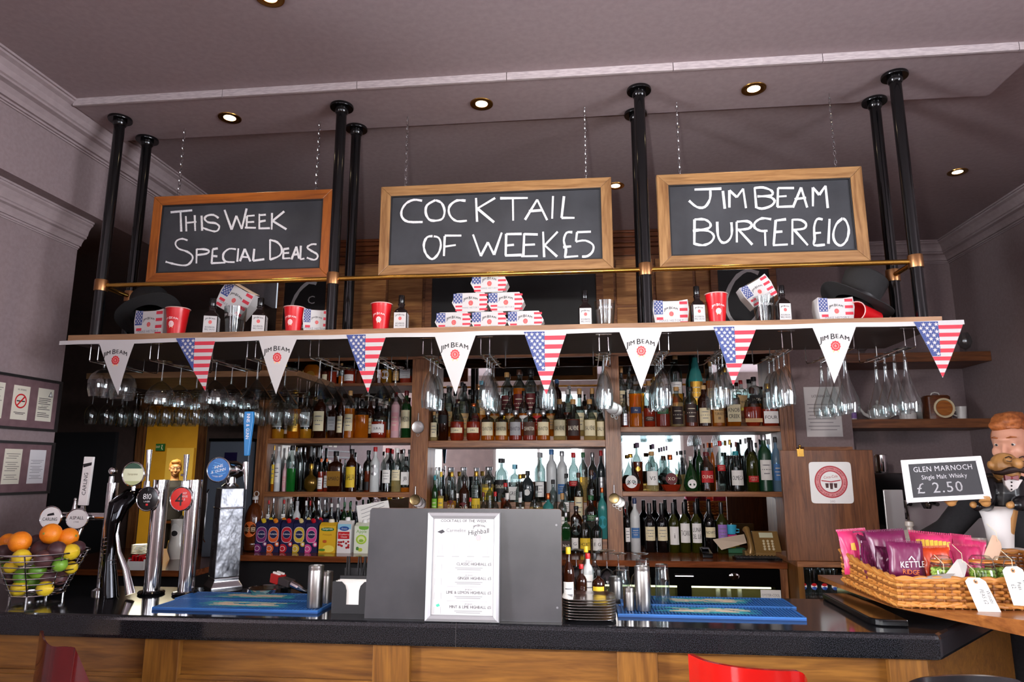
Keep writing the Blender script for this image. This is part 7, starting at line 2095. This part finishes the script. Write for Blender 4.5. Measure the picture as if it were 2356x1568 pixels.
def tag_card(q, Y, Y2, m_, label, words, hole=True):
    P = [at(u, v, Y if i < 2 else Y2) for i, (u, v) in enumerate(q)]          # top edge two points, bottom edge two points
    o = P[0].copy(); t = thing('price_tag', label, 'tag', o, 0, 'paper tags on the snack basket')
    a, b, c, d = [p - o for p in P]
    ex = (b - a); ez = (d - a)
    up = ex.cross(ez).normalized() * .0012
    if up.y > 0: up = -up
    k = ez * .10
    out = [a + ex * .22, b - ex * .22, b + k, c, d, a + k]
    m = MB().ext([tuple(v) for v in out], tuple(-up * .6), m_); f = lambda s, r, e=0: tuple(a + ex * s + ez * r + up * (.15 + e))
    if hole:
        ring = [(.5 + .11 * math.cos(2 * PI * i / 12), .11 + .065 * math.sin(2 * PI * i / 12)) for i in range(12)]
        m.poly([f(*r_) for r_ in ring], mat('#b9885a', .6)); m.poly([f(.5 + (x - .5) * .45, .11 + (y - .11) * .45, .1) for x, y in ring], INK)
    Lx, Lz = ex.length, ez.length
    for i, s in enumerate(words):
        m.text(s, Lx * .19, lambda x, y: f(.80 - .30 * i + y / Lx, .52 + x / Lz, .1), INK, sx=.75)
    m.build('card', t, smooth=False)
    top = a + ex * .5 + ez * .1
    MB().tube([tuple(top + up * 2), tuple(top + Vector((.004, .006, .03))), tuple(top + Vector((-.01, .03, .055)))], .0009, mat('#d9c9a8', .7), 5).build('string', t)
TG = mat('#eeeae2', .7)
tag_card([(kp(1685), kq(597)), (kp(1875), kq(600)), (kp(2048), kq(942)), (kp(1832), kq(940))], 2.352, 2.345, TG, 'white tag reading wasabi peas £2 hanging over the middle of the basket front', ['Wasabi', 'PEAS £2'])
tag_card([(kp(2035), kq(498)), (kp(2225), kq(490)), (kp(2340), kq(865)), (kp(2150), kq(855))], 2.352, 2.345, TG, 'white tag reading wasabi peas £2 at the picture edge', ['Wasabi', 'Peas', '£2'])
tag_card([(kp(1640), kq(408)), (kp(1735), kq(480)), (kp(1690), kq(608)), (kp(1480), kq(615))], 2.44, 2.37, mat('#c9c4be', .7), 'white tag lying across the first jar of peas', ['Wasabi', 'Peas'], False)
tag_card([(kp(1400), kq(575)), (kp(1640), kq(545)), (kp(1560), kq(605)), (kp(1230), kq(610))], 2.40, 2.36, mat('#a9a09a', .7), 'grey looking tag lying flat on the basket rim before the lettered packet', [], False)
tag_card([(kp(1960), kq(180)), (kp(2050), kq(300)), (kp(1985), kq(480)), (kp(1868), kq(400))], 2.56, 2.54, mat('#c9a58a', .7), 'tan tag standing up between the middle and last jars', ['Nuts'], True)

# ------------------------------------------------------------------ waiter figure with its price board
def remeshed(mb, name, parent, vox, m, loc=None, smooth=2, label=None):
    o = mb.build(name, parent, loc=loc, label=label)
    r = o.modifiers.new('skin', 'REMESH'); r.mode = 'VOXEL'; r.voxel_size = vox; r.use_smooth_shade = True
    if smooth:
        s = o.modifiers.new('smooth', 'SMOOTH'); s.iterations = smooth; s.factor = .5
    return o
def limb(mb, pts, m):
    """tapered tube with rounded ends: pts are (x, y, z, r)"""
    for (x, y, z, r) in pts: mb.ball((x, y, z), r, m, 14, 10)
    mb.tube([p[:3] for p in pts], [p[3] for p in pts], m, 14)
def waiter():
    Y = 2.66
    b0 = at(2311, 1280, Y); o = Vector((b0.x, Y, b0.z))
    # a dark tin raises the figure above the counter
    t = thing('storage_tin', 'dark tin box under the waiter figure behind the basket', 'tin', (o.x + .05, Y + .0, ZH))
    t.location.x = max(o.x, 1.70) if False else o.x
    t.location.y = Y + .33; t.location.z = ZH
    MB().box(-.09, .09, -.02, .1, 0, .07, BLACK).build('box', t, smooth=False, bevel=.004)
    t = thing('waiter_figure', 'painted figure of a bald waiter with big moustache, bow tie and apron', 'figurine', o)
    S = lambda u, v, y=Y: at(u, v, y) - o
    SK = mat('#b5824a', .4); CO = mat('#121114', .28); SHT = mat('#e6e0dc', .45); HAIR = mat('#2e1c16', .5)
    hx, hz = S(2312, 1072).x, S(2312, 1072).z
    m = MB()
    m.ball((hx, 0, hz), .048, SK, 20, 14, 1.0, .95, 1.0).ball((hx - .004, -.012, hz - .024), .042, SK, 18, 12, 1.02, .95, .8)
    m.ball((hx + .012, -.052, hz + .008), .019, SK, 14, 10, .95, 1.1, 1.1)
    m.ball((hx - .05, .0, hz + .004), .013, SK, 10, 8, .6, 1, 1.2).ball((hx + .05, .0, hz - .006), .013, SK, 10, 8, .6, 1, 1.2)
    m.ball((hx - .014, -.042, hz + .020), .012, SK, 10, 8).ball((hx + .032, -.040, hz + .018), .012, SK, 10, 8)
    m.tube([(hx, 0, hz - .04), (hx - .004, 0, hz - .075)], [.03, .034], SK, 16)
    # both hands, each with four fingers and a thumb
    for (u, v, s) in ((2188, 1155, 1), (2268, 1156, -1)):
        c = S(u, v, Y - .135)
        m.ball(c, .015, SK, 14, 10, 1.1, .8, .95)
        for k in range(4):
            a = (k - 1.5) * .0085
            m.tube([(c.x + a - .004, c.y + .004, c.z + .003), (c.x + a - .008, c.y - .016, c.z + .010), (c.x + a - .010, c.y - .018, c.z + .022 - .002 * abs(k - 1.5))], [.0052, .005, .0042], SK, 8)
            m.ball((c.x + a - .010, c.y - .018, c.z + .022 - .002 * abs(k - 1.5)), .0043, SK, 8, 6)
        m.tube([(c.x + s * .010, c.y, c.z), (c.x + s * .020, c.y - .008, c.z + .012)], [.006, .0045], SK, 8).ball((c.x + s * .020, c.y - .008, c.z + .012), .0046, SK, 8, 6)
        m.tube([tuple(c), (c.x + .02, c.y + .03, c.z - .003)], [.012, .012], SK, 10)
    # wrists run on through the sleeves to the trunk so the figure stays one piece
    tr = [S(2312, 1125), S(2308, 1160)]
    limb(m, [(S(2268, 1156).x + .02, -.105, S(2268, 1156).z - .003, .012), (S(2335, 1150).x, -.05, S(2335, 1150).z, .014), (S(2345, 1115).x, 0, S(2345, 1115).z, .018), (S(2315, 1115).x, .005, S(2315, 1115).z, .03)], SK)
    limb(m, [(S(2188, 1155).x + .02, -.105, S(2188, 1155).z - .003, .012), (S(2240, 1160).x, -.06, S(2240, 1160).z, .014), (S(2275, 1115).x, 0, S(2275, 1115).z, .018), (S(2300, 1115).x, .005, S(2300, 1115).z, .03)], SK)
    m.tube([(S(2310, 1100).x, 0, S(2310, 1100).z), (S(2308, 1165).x, .0, S(2308, 1165).z), (S(2305, 1262).x, 0, .03)], [.03, .045, .03], SK, 16)
    remeshed(m, 'body', t, .0028, SK, smooth=2)
    m = MB()
    m.tube([(S(2306, 1098).x, .004, S(2306, 1098).z), (S(2312, 1108).x, .004, S(2312, 1108).z), (S(2312, 1135).x, .004, S(2312, 1135).z), (S(2310, 1168).x, .004, S(2310, 1168).z)], [.034, .062, .066, .06], CO, 24)
    limb(m, [(S(2345, 1112).x, 0, S(2345, 1112).z, .03), (S(2348, 1150).x, -.03, S(2348, 1150).z, .024), (S(2300, 1158).x, -.10, S(2300, 1158).z, .019)], CO)
    limb(m, [(S(2276, 1112).x, 0, S(2276, 1112).z, .03), (S(2250, 1155).x, -.05, S(2250, 1155).z - .005, .024), (S(2212, 1160).x, -.10, S(2212, 1160).z, .018)], CO)
    remeshed(m, 'tail_coat', t, .003, CO, smooth=3)
    m = MB(); q = [S(2284, 1098), S(2328, 1102), S(2316, 1122), S(2300, 1130), S(2288, 1115)]
    m.loft([[(v.x, -.066, v.z) for v in q], [(v.x, -.052, v.z) for v in q]][::-1], SHT).build('shirt_front', t, smooth=False, bevel=.003)
    c = S(2298, 1098); m = MB()
    for s in (-1, 1): m.ext([(c.x, -.0775, c.z - .003), (c.x + s * .022, -.0775, c.z - .009), (c.x + s * .022, -.0775, c.z + .009), (c.x, -.0775, c.z + .003)], (0, .010, 0), mat('#7a1a20', .4))
    m.ball((c.x, -.073, c.z), .006, mat('#7a1a20', .4), 10, 8).build('bow_tie', t, smooth=False)
    m = MB(); zc = hz - .010
    for s in (-1, 1):
        m.tube([(hx + .010, -.054, zc), (hx + .010 + s * .024, -.053, zc - .004), (hx + .010 + s * .046, -.040, zc - .013), (hx + .010 + s * .060, -.022, zc - .012), (hx + .010 + s * .066, -.014, zc - .004)], [.010, .012, .009, .006, .003], HAIR, 10)
    m.build('moustache', t)
    m = MB()
    for s in (-.014, .032): m.tube([(hx + s - .011, -.051, hz + .029), (hx + s, -.055, hz + .034), (hx + s + .011, -.051, hz + .029)], .0022, HAIR, 6).tube([(hx + s - .009, -.053, hz + .019), (hx + s, -.0565, hz + .016), (hx + s + .009, -.053, hz + .019)], .0012, INK, 6)
    m.build('eyes_and_brows', t)
    m = MB()
    for k in range(3):
        p = S(2301, 1108 + 8 * k); m.ball((p.x, -.0675, p.z), .0028, INK, 8, 6)
    m.build('button', t)
    m = MB(); rings = []
    for (ul, ur, v) in ((2250, 2334, 1163), (2262, 2332, 1190), (2270, 2331, 1220), (2274, 2331, 1245), (2276, 2331, 1258)):
        a, b_ = S(ul, v), S(ur, v); c_, r = (a.x + b_.x) / 2, (b_.x - a.x) / 2
        rings.append([(c_ + r * math.cos(2 * PI * i / 24), .86 * r * math.sin(2 * PI * i / 24), a.z) for i in range(24)])
    m.loft(rings[::-1], SHT).build('apron', t)
    zt = S(2300, 1259).z; c_ = S(2312, 1270).x
    m = MB().lathe([(0, 0), (.066, 0), (.068, .006), (.066, zt - .006), (.06, zt - .001), (0, zt - .001)], SHT, 30, (c_ - .0, 0, 0))
    f = lambda x, z: (c_ + .0685 * math.sin(x / .0685), -.0685 * math.cos(x / .0685), z)
    m.text('GOOD FOOD', .016, lambda x, z: f(x + .004, zt * .3 + z), INK); m.build('base', t)
    MB().lathe([(.0662, zt - .006), (.0675, zt - .004), (.0662, zt - .002)], RED, 30, (c_, 0, 0)).build('base_band', t)
    # the tin is under the base
    tin = bpy.data.objects['storage_tin']; tin.location = (o.x + c_, Y - .02, ZH); tin.scale = (1, 1, 1)
    for ch in list(tin.children): bpy.data.objects.remove(ch)
    tin.location = ((o.x + c_) * 1.115, Y * 1.115, ZH)
    MB().box(-.075, .075, -.07, .09, 0, CAM_H + (o.z - CAM_H) * 1.115 - ZH - .0008, mat('#1a1516', .4)).build('box', tin, smooth=False, bevel=.003)
    KF = 1.115                                     # the figure stands behind the basket
    def back(ob):
        c_ = Vector((0, 0, CAM_H)); ob.location = c_ + (ob.location - c_) * KF; ob.scale = (KF, KF, KF)
    back(t)
    # price board in its hands
    Yb = 2.50
    A, B_, C_, D_ = [at(u, v, Yb + dy) for u, v, dy in ((2071, 1058, -.02), (2252, 1048, .02), (2277, 1146, .02), (2085, 1156, -.02))]
    o2 = D_.copy(); t2 = thing('price_board', 'small white framed chalkboard priced £2.50 held by the waiter figure', 'chalkboard', o2)
    a, b_, c_, d_ = [v - o2 for v in (A, B_, C_, D_)]
    nrm = (b_ - a).cross(d_ - a).normalized(); 
    if nrm.y > 0: nrm = -nrm
    g = lambda s, r, e=0: tuple(d_ * (1 - s) * (1 - r) + c_ * s * (1 - r) + b_ * s * r + a * (1 - s) * r + nrm * e)
    m = MB(); WF = mat('#efecec', .4)
    O4 = [(0, 0), (1, 0), (1, 1), (0, 1)]; I4 = [(.07, .11), (.93, .11), (.93, .89), (.07, .89)]
    for i in range(4):
        j = (i + 1) % 4
        m.ext([g(*O4[i]), g(*O4[j]), g(*I4[j]), g(*I4[i])], tuple(nrm * .012), WF)
    m.build('frame', t2, smooth=False, bevel=.002)
    m = MB().ext([g(*p, e=.001) for p in I4], tuple(nrm * .004), mat('#2c2a2d', .6))
    Lx, Lz = (c_ - d_).length, (a - d_).length
    tx = lambda cx_, cz_: (lambda x, z: g(cx_ + x / Lx, cz_ + z / Lz, .0055))
    CK = mat('#cfcdd0', .9)
    m.text('GLEN MARNOCH', .017, tx(.50, .70), CK, sx=1.05, gap=.14); m.text('Single Malt Whisky', .014, tx(.5, .52), CK, sx=1.0); 
    for dx in (0, .0012): m.text('£ 2.50', .034, tx(.42 + dx, .2), CK, sx=1.15, gap=.16)
    m.build('slate', t2, smooth=False)
    back(t2)
waiter()

# ------------------------------------------------------------------ people
def person(name, label, o, rz, sc, skin, hairm, shirt, trouser, arms, hair_style, glasses=False, nod=0.0, turn=0.0):
    """standing figure facing -y; arms: two lists of (x, y, z, r) from shoulder to wrist, in metres for a 1.75 m body"""
    t = thing(name, label, 'person', o, rz); t.scale = (sc, sc, sc)
    m = MB()
    RM = Matrix.Translation((0, 0, 1.54)) @ Matrix.Rotation(turn, 4, 'Z') @ Matrix.Rotation(nod, 4, 'X') @ Matrix.Translation((0, 0, -1.54))
    # head
    m.X = RM
    m.ball((0, .005, 1.655), .082, skin, 22, 16, .92, 1.12, 1.12).ball((0, -.018, 1.595), .062, skin, 20, 14, .95, 1.05, 1.0).ball((0, -.05, 1.555), .028, skin, 14, 10, 1.15, .9, .8)
    m.tube([(0, -.084, 1.66), (0, -.098, 1.635), (0, -.106, 1.615)], [.009, .012, .014], skin, 10).ball((0, -.104, 1.614), .0145, skin, 10, 8).ball((-.011, -.094, 1.611), .009, skin, 8, 6).ball((.011, -.094, 1.611), .009, skin, 8, 6)
    m.tube([(-.028, -.082, 1.677), (0, -.092, 1.68), (.028, -.082, 1.677)], [.009, .010, .009], skin, 8)
    m.tube([(-.022, -.083, 1.580), (0, -.089, 1.582), (.022, -.083, 1.580)], [.005, .0075, .005], skin, 8).tube([(-.02, -.081, 1.570), (0, -.087, 1.570), (.02, -.081, 1.570)], [.005, .008, .005], skin, 8)
    for s in (-1, 1):
        m.ball((s * .077, .012, 1.64), .022, skin, 12, 8, .35, .8, 1.35).ball((s * .042, -.062, 1.615), .026, skin, 12, 8, 1, .8, 1)
        m.ball((s * .032, -.070, 1.655), .0155, skin, 10, 8).ball((s * .0315, -.0765, 1.6625), .0125, skin, 10, 8, 1.25, .9, .75)
    m.X = None
    m.tube([(0, .012, 1.58), (0, .018, 1.50), (0, .02, 1.44)], [.052, .055, .075], skin, 18)
    # trunk, legs
    m.tube([(0, .02, 1.45), (0, .015, 1.38), (0, .01, 1.25), (0, .01, 1.10), (0, .01, .96), (0, .01, .88)], [.08, .125, .135, .122, .135, .12], skin, 20)
    for s in (-1, 1):
        limb(m, [(s * .09, .01, .90, .088), (s * .095, .0, .5, .055), (s * .1, .02, .1, .042)], skin)
        m.tube([(s * .1, .03, .05), (s * .105, -.05, .04), (s * .11, -.13, .03)], [.04, .04, .03], skin, 12)
    for a in arms:
        limb(m, a, skin)
        (x0, y0, z0, r0), (x1, y1, z1, r1) = a[-2], a[-1]
        d = Vector((x1 - x0, y1 - y0, z1 - z0)).normalized(); p = Vector((x1, y1, z1))
        side = d.cross(Vector((0, 0, 1))) if abs(d.z) < .9 else Vector((0, 1, 0)); side.normalize(); dn = d.cross(side).normalized()
        pc = p + d * .05
        m.tube([tuple(p), tuple(pc), tuple(pc + d * .035)], [r1, .03, .028], skin, 12)
        for k in range(4):
            b = pc + d * .03 + side * (k - 1.5) * .0175; L = (.066, .076, .072, .056)[k]
            m.tube([tuple(b), tuple(b + d * L * .5), tuple(b + d * L * .85 + dn * L * .3)], [.0095, .009, .008], skin, 8)
        b = pc - side * .024
        m.tube([tuple(b), tuple(b - side * .022 + d * .022), tuple(b - side * .026 + d * .05)], [.012, .0105, .009], skin, 8)
    remeshed(m, 'body', t, .0085, skin, smooth=2)
    # clothes
    m = MB(); g = .014
    m.tube([(0, .02, 1.475), (0, .018, 1.44), (0, .015, 1.38), (0, .01, 1.25), (0, .01, 1.10), (0, .01, .92)], [.068, .10, .150, .152, .140, .150], shirt, 22)
    for a in arms:
        q = [(x, y, z, r + .016) for x, y, z, r in a]
        (xa, ya, za, ra), (xb, yb, zb, rb) = q[-2], q[-1]
        q[-1] = (xa + (xb - xa) * .88, ya + (yb - ya) * .88, za + (zb - za) * .88, rb + .004); limb(m, q, shirt)
        limb(m, [(0, .02, 1.38, .11), (a[0][0], a[0][1], a[0][2], a[0][3] + .016)], shirt)
    remeshed(m, 'shirt', t, .011, shirt, smooth=3)
    m = MB()
    for s in (-1, 1): limb(m, [(s * .07, .01, .93, .10), (s * .092, .01, .86, .105), (s * .096, .0, .5, .074), (s * .1, .02, .09, .062)], trouser)
    remeshed(m, 'trousers', t, .013, trouser, smooth=3)
    # hair and eyes
    m = MB(); m.X = RM
    if hair_style == 'swept':
        m.ball((0, .032, 1.686), .083, hairm, 20, 14, .95, 1.04, 1.04).ball((-.012, -.038, 1.730), .043, hairm, 16, 10, 1.2, .75, .62).ball((.015, -.02, 1.748), .045, hairm, 16, 10, 1.2, 1.1, .6)
        for s in (-1, 1): m.ball((s * .072, .02, 1.66), .03, hairm, 10, 8, .5, 1.1, 1.2)
    else:
        m.ball((0, .025, 1.68), .088, hairm, 20, 14, .97, 1.1, 1.06).ball((-.01, -.05, 1.742), .045, hairm, 14, 10, 1.3, .8, .7)
        for s in (-1, 1): m.ball((s * .074, .025, 1.655), .024, hairm, 10, 8, .4, 1.1, 1.3)
    k0 = 0
    for k in range(26):
        a = random.uniform(-1.2, 1.2); 
        m.tube([(.055 * math.sin(a), .06 - .02 * abs(a), 1.76), (.058 * math.sin(a + .2), -.02, 1.775 - .02 * abs(a)), (.06 * math.sin(a + .35), -.070 + .02 * abs(a), 1.722 - .012 * abs(a))], [.009, .010, .004], hairm, 6)
    remeshed(m, 'hair', t, .0075, hairm, smooth=1)
    for s in (-1, 1):
        e = MB(); e.X = RM; e.ball((s * .031, -.0755, 1.655), .0105, mat('#e6e0dc', .2), 12, 10); e.ball((s * .031, -.0835, 1.654), .0052, mat('#2a2320', .1), 10, 8); e.build('eye', t)
        b = MB(); b.X = RM; b.tube([(s * .014, -.089, 1.683), (s * .033, -.086, 1.689), (s * .05, -.073, 1.683)], [.003, .0042, .002], hairm, 6).build('eyebrow', t)
    if glasses:
        e = MB(); e.X = RM; G_ = mat('#1b1718', .3)
        for s in (-1, 1):
            e.tube([(s * .033 + .023 * math.cos(i * PI / 8), -.098, 1.655 + .016 * math.sin(i * PI / 8)) for i in range(16)], .0022, G_, 6, closed=True); e.tube([(s * .056, -.098, 1.66), (s * .078, .01, 1.66)], .0022, G_, 6)
        e.tube([(-.010, -.098, 1.658), (.010, -.098, 1.658)], .0022, G_, 6); e.build('spectacles', t)
    return t
SKIN1, SKIN2 = mat('#d3977c', .5), mat('#c9946a', .5)
GING = noise_mat('ginger_hair', '#8f4a1e', '#c2713a', 60, .55, .5, stretch=(1, .3, 1))
BLK = noise_mat('black_cloth', '#151315', '#1d1a1d', 90, .85)
p = at(2350, 1043, 3.05)
person('person', 'ginger haired person in black leaning over the coffee counter behind the waiter figure', (p.x + .13, 3.30, .06), -.55, 1.0, SKIN1, GING, BLK, BLK,
       [[(-.17, .0, 1.40, .05), (-.30, .03, 1.24, .042), (-.42, .12, 1.17, .032)], [(.17, .02, 1.40, .05), (.24, .0, 1.14, .042), (.20, -.14, .95, .032)]], 'swept', False, .30, -.35)
p = at(404, 1072, 9.5)
person('person', 'fair haired person in glasses and dark shirt standing far down the yellow corridor', (p.x, 9.5, -.06), .35, 1.0, SKIN2, mat('#a8763a', .6), BLK, mat('#1c1b20', .8),
       [[(-.18, .01, 1.40, .048), (-.23, .02, 1.12, .04), (-.22, -.05, .88, .03)], [(.18, .01, 1.40, .048), (.23, .02, 1.12, .04), (.22, -.05, .88, .03)]], 'short', True, .05, .25)

# ------------------------------------------------------------------ bar stools in front
def stool(name, label, top, seat, m_, thick=.012, drop=.34):
    """moulded shell back given by its top edge (world points), seat centre, legs"""
    o = Vector((seat[0], seat[1], 0))
    t = thing(name, label, 'bar stool', o, 0, 'bar stools')
    m = MB(); n = 28; P = [Vector(p) - o for p in top]
    # resample the top edge
    def samp(s):
        s *= len(P) - 1; i = min(int(s), len(P) - 2); u = s - i
        p0, p1, p2, p3 = P[max(i - 1, 0)], P[i], P[i + 1], P[min(i + 2, len(P) - 1)]
        return .5 * (2 * p1 + (p2 - p0) * u + (2 * p0 - 5 * p1 + 4 * p2 - p3) * u * u + (3 * p1 - p0 - 3 * p2 + p3) * u ** 3)
    E = [samp(i / n) for i in range(n + 1)]; rows = 7
    inn, out = [], []
    cen = Vector((0, 0, 0))
    for j in range(rows + 1):
        s = j / rows
        for e in E:
            q = Vector((e.x * (1 - .22 * s ** 2), e.y * (1 - .22 * s ** 2), e.z - (e.z - seat[2]) * s))
            r = Vector((q.x, q.y, 0)).normalized()
            out.append(q + r * thick / 2); inn.append(q - r * thick / 2)
    N_ = len(out); k = n + 1; fs = []
    for j in range(rows):
        for i in range(n):
            a = j * k + i; fs.append((a, a + k, a + k + 1, a + 1)); fs.append((a + N_, a + N_ + 1, a + N_ + k + 1, a + N_ + k))
    for i in range(n):
        fs.append((i, i + 1, i + 1 + N_, i + N_)); a = rows * k + i; fs.append((a, a + N_, a + N_ + 1, a + 1))
    for j in range(rows):
        a = j * k; fs.append((a, a + N_, a + N_ + k, a + k)); a = j * k + n; fs.append((a, a + k, a + N_ + k, a + N_))
    m.add([tuple(v) for v in out + inn], fs, m_).build('backrest', t, sharp=.9)
    MB().lathe([(0, seat[2] - .03), (.17, seat[2] - .028), (.20, seat[2] - .01), (.20, seat[2]), (.16, seat[2] - .006), (0, seat[2] - .012)], m_, 32).build('seat', t)
    for k in range(4):
        a = PI / 4 + k * PI / 2
        MB().tube([(.11 * math.cos(a), .11 * math.sin(a), seat[2] - .03), (.2 * math.cos(a), .2 * math.sin(a), .0)], .011, CHROME, 10).build('leg', t)
    MB().tube([(.165 * math.cos(2 * PI * i / 24), .165 * math.sin(2 * PI * i / 24), .28) for i in range(24)], .008, CHROME, 8, closed=True).build('footrest', t)
    return t
RP_ = noise_mat('red_acrylic', '#8f0d0b', '#a8130f', 4, .12)
RD_ = noise_mat('dark_red_acrylic', '#4d0a0c', '#5e0d10', 4, .12)
stool('bar_stool', 'bright red plastic bar stool in front of the counter towards the wicker basket', [at(1588, 1503, 1.80), at(1622, 1518, 1.74), at(1665, 1528, 1.68), at(1720, 1536, 1.645), at(1790, 1541, 1.65), at(1838, 1543, 1.69), at(1852, 1560, 1.74)], (.405, 1.86, .72), RP_)
stool('bar_stool', 'dark red plastic bar stool seen edge on below the fruit basket', [at(96, 1450, 2.06), at(101, 1468, 1.99), at(112, 1482, 1.95), at(130, 1487, 1.93), at(165, 1487, 1.92), at(175, 1500, 1.92), at(206, 1575, 1.96)], (-1.77, 2.06, .70), RD_)
o_ = at(2210, 1556, 1.9)
stool('bar_stool', 'black bar stool with a chrome edge at the lower corner under the flap', [at(2085, 1575, 1.92), at(2100, 1563, 1.86), at(2140, 1555, 1.82), at(2210, 1552, 1.80), at(2280, 1554, 1.82), at(2330, 1560, 1.86), at(2350, 1572, 1.92)], (o_.x, 1.98, .70), mat('#1b191c', .25))
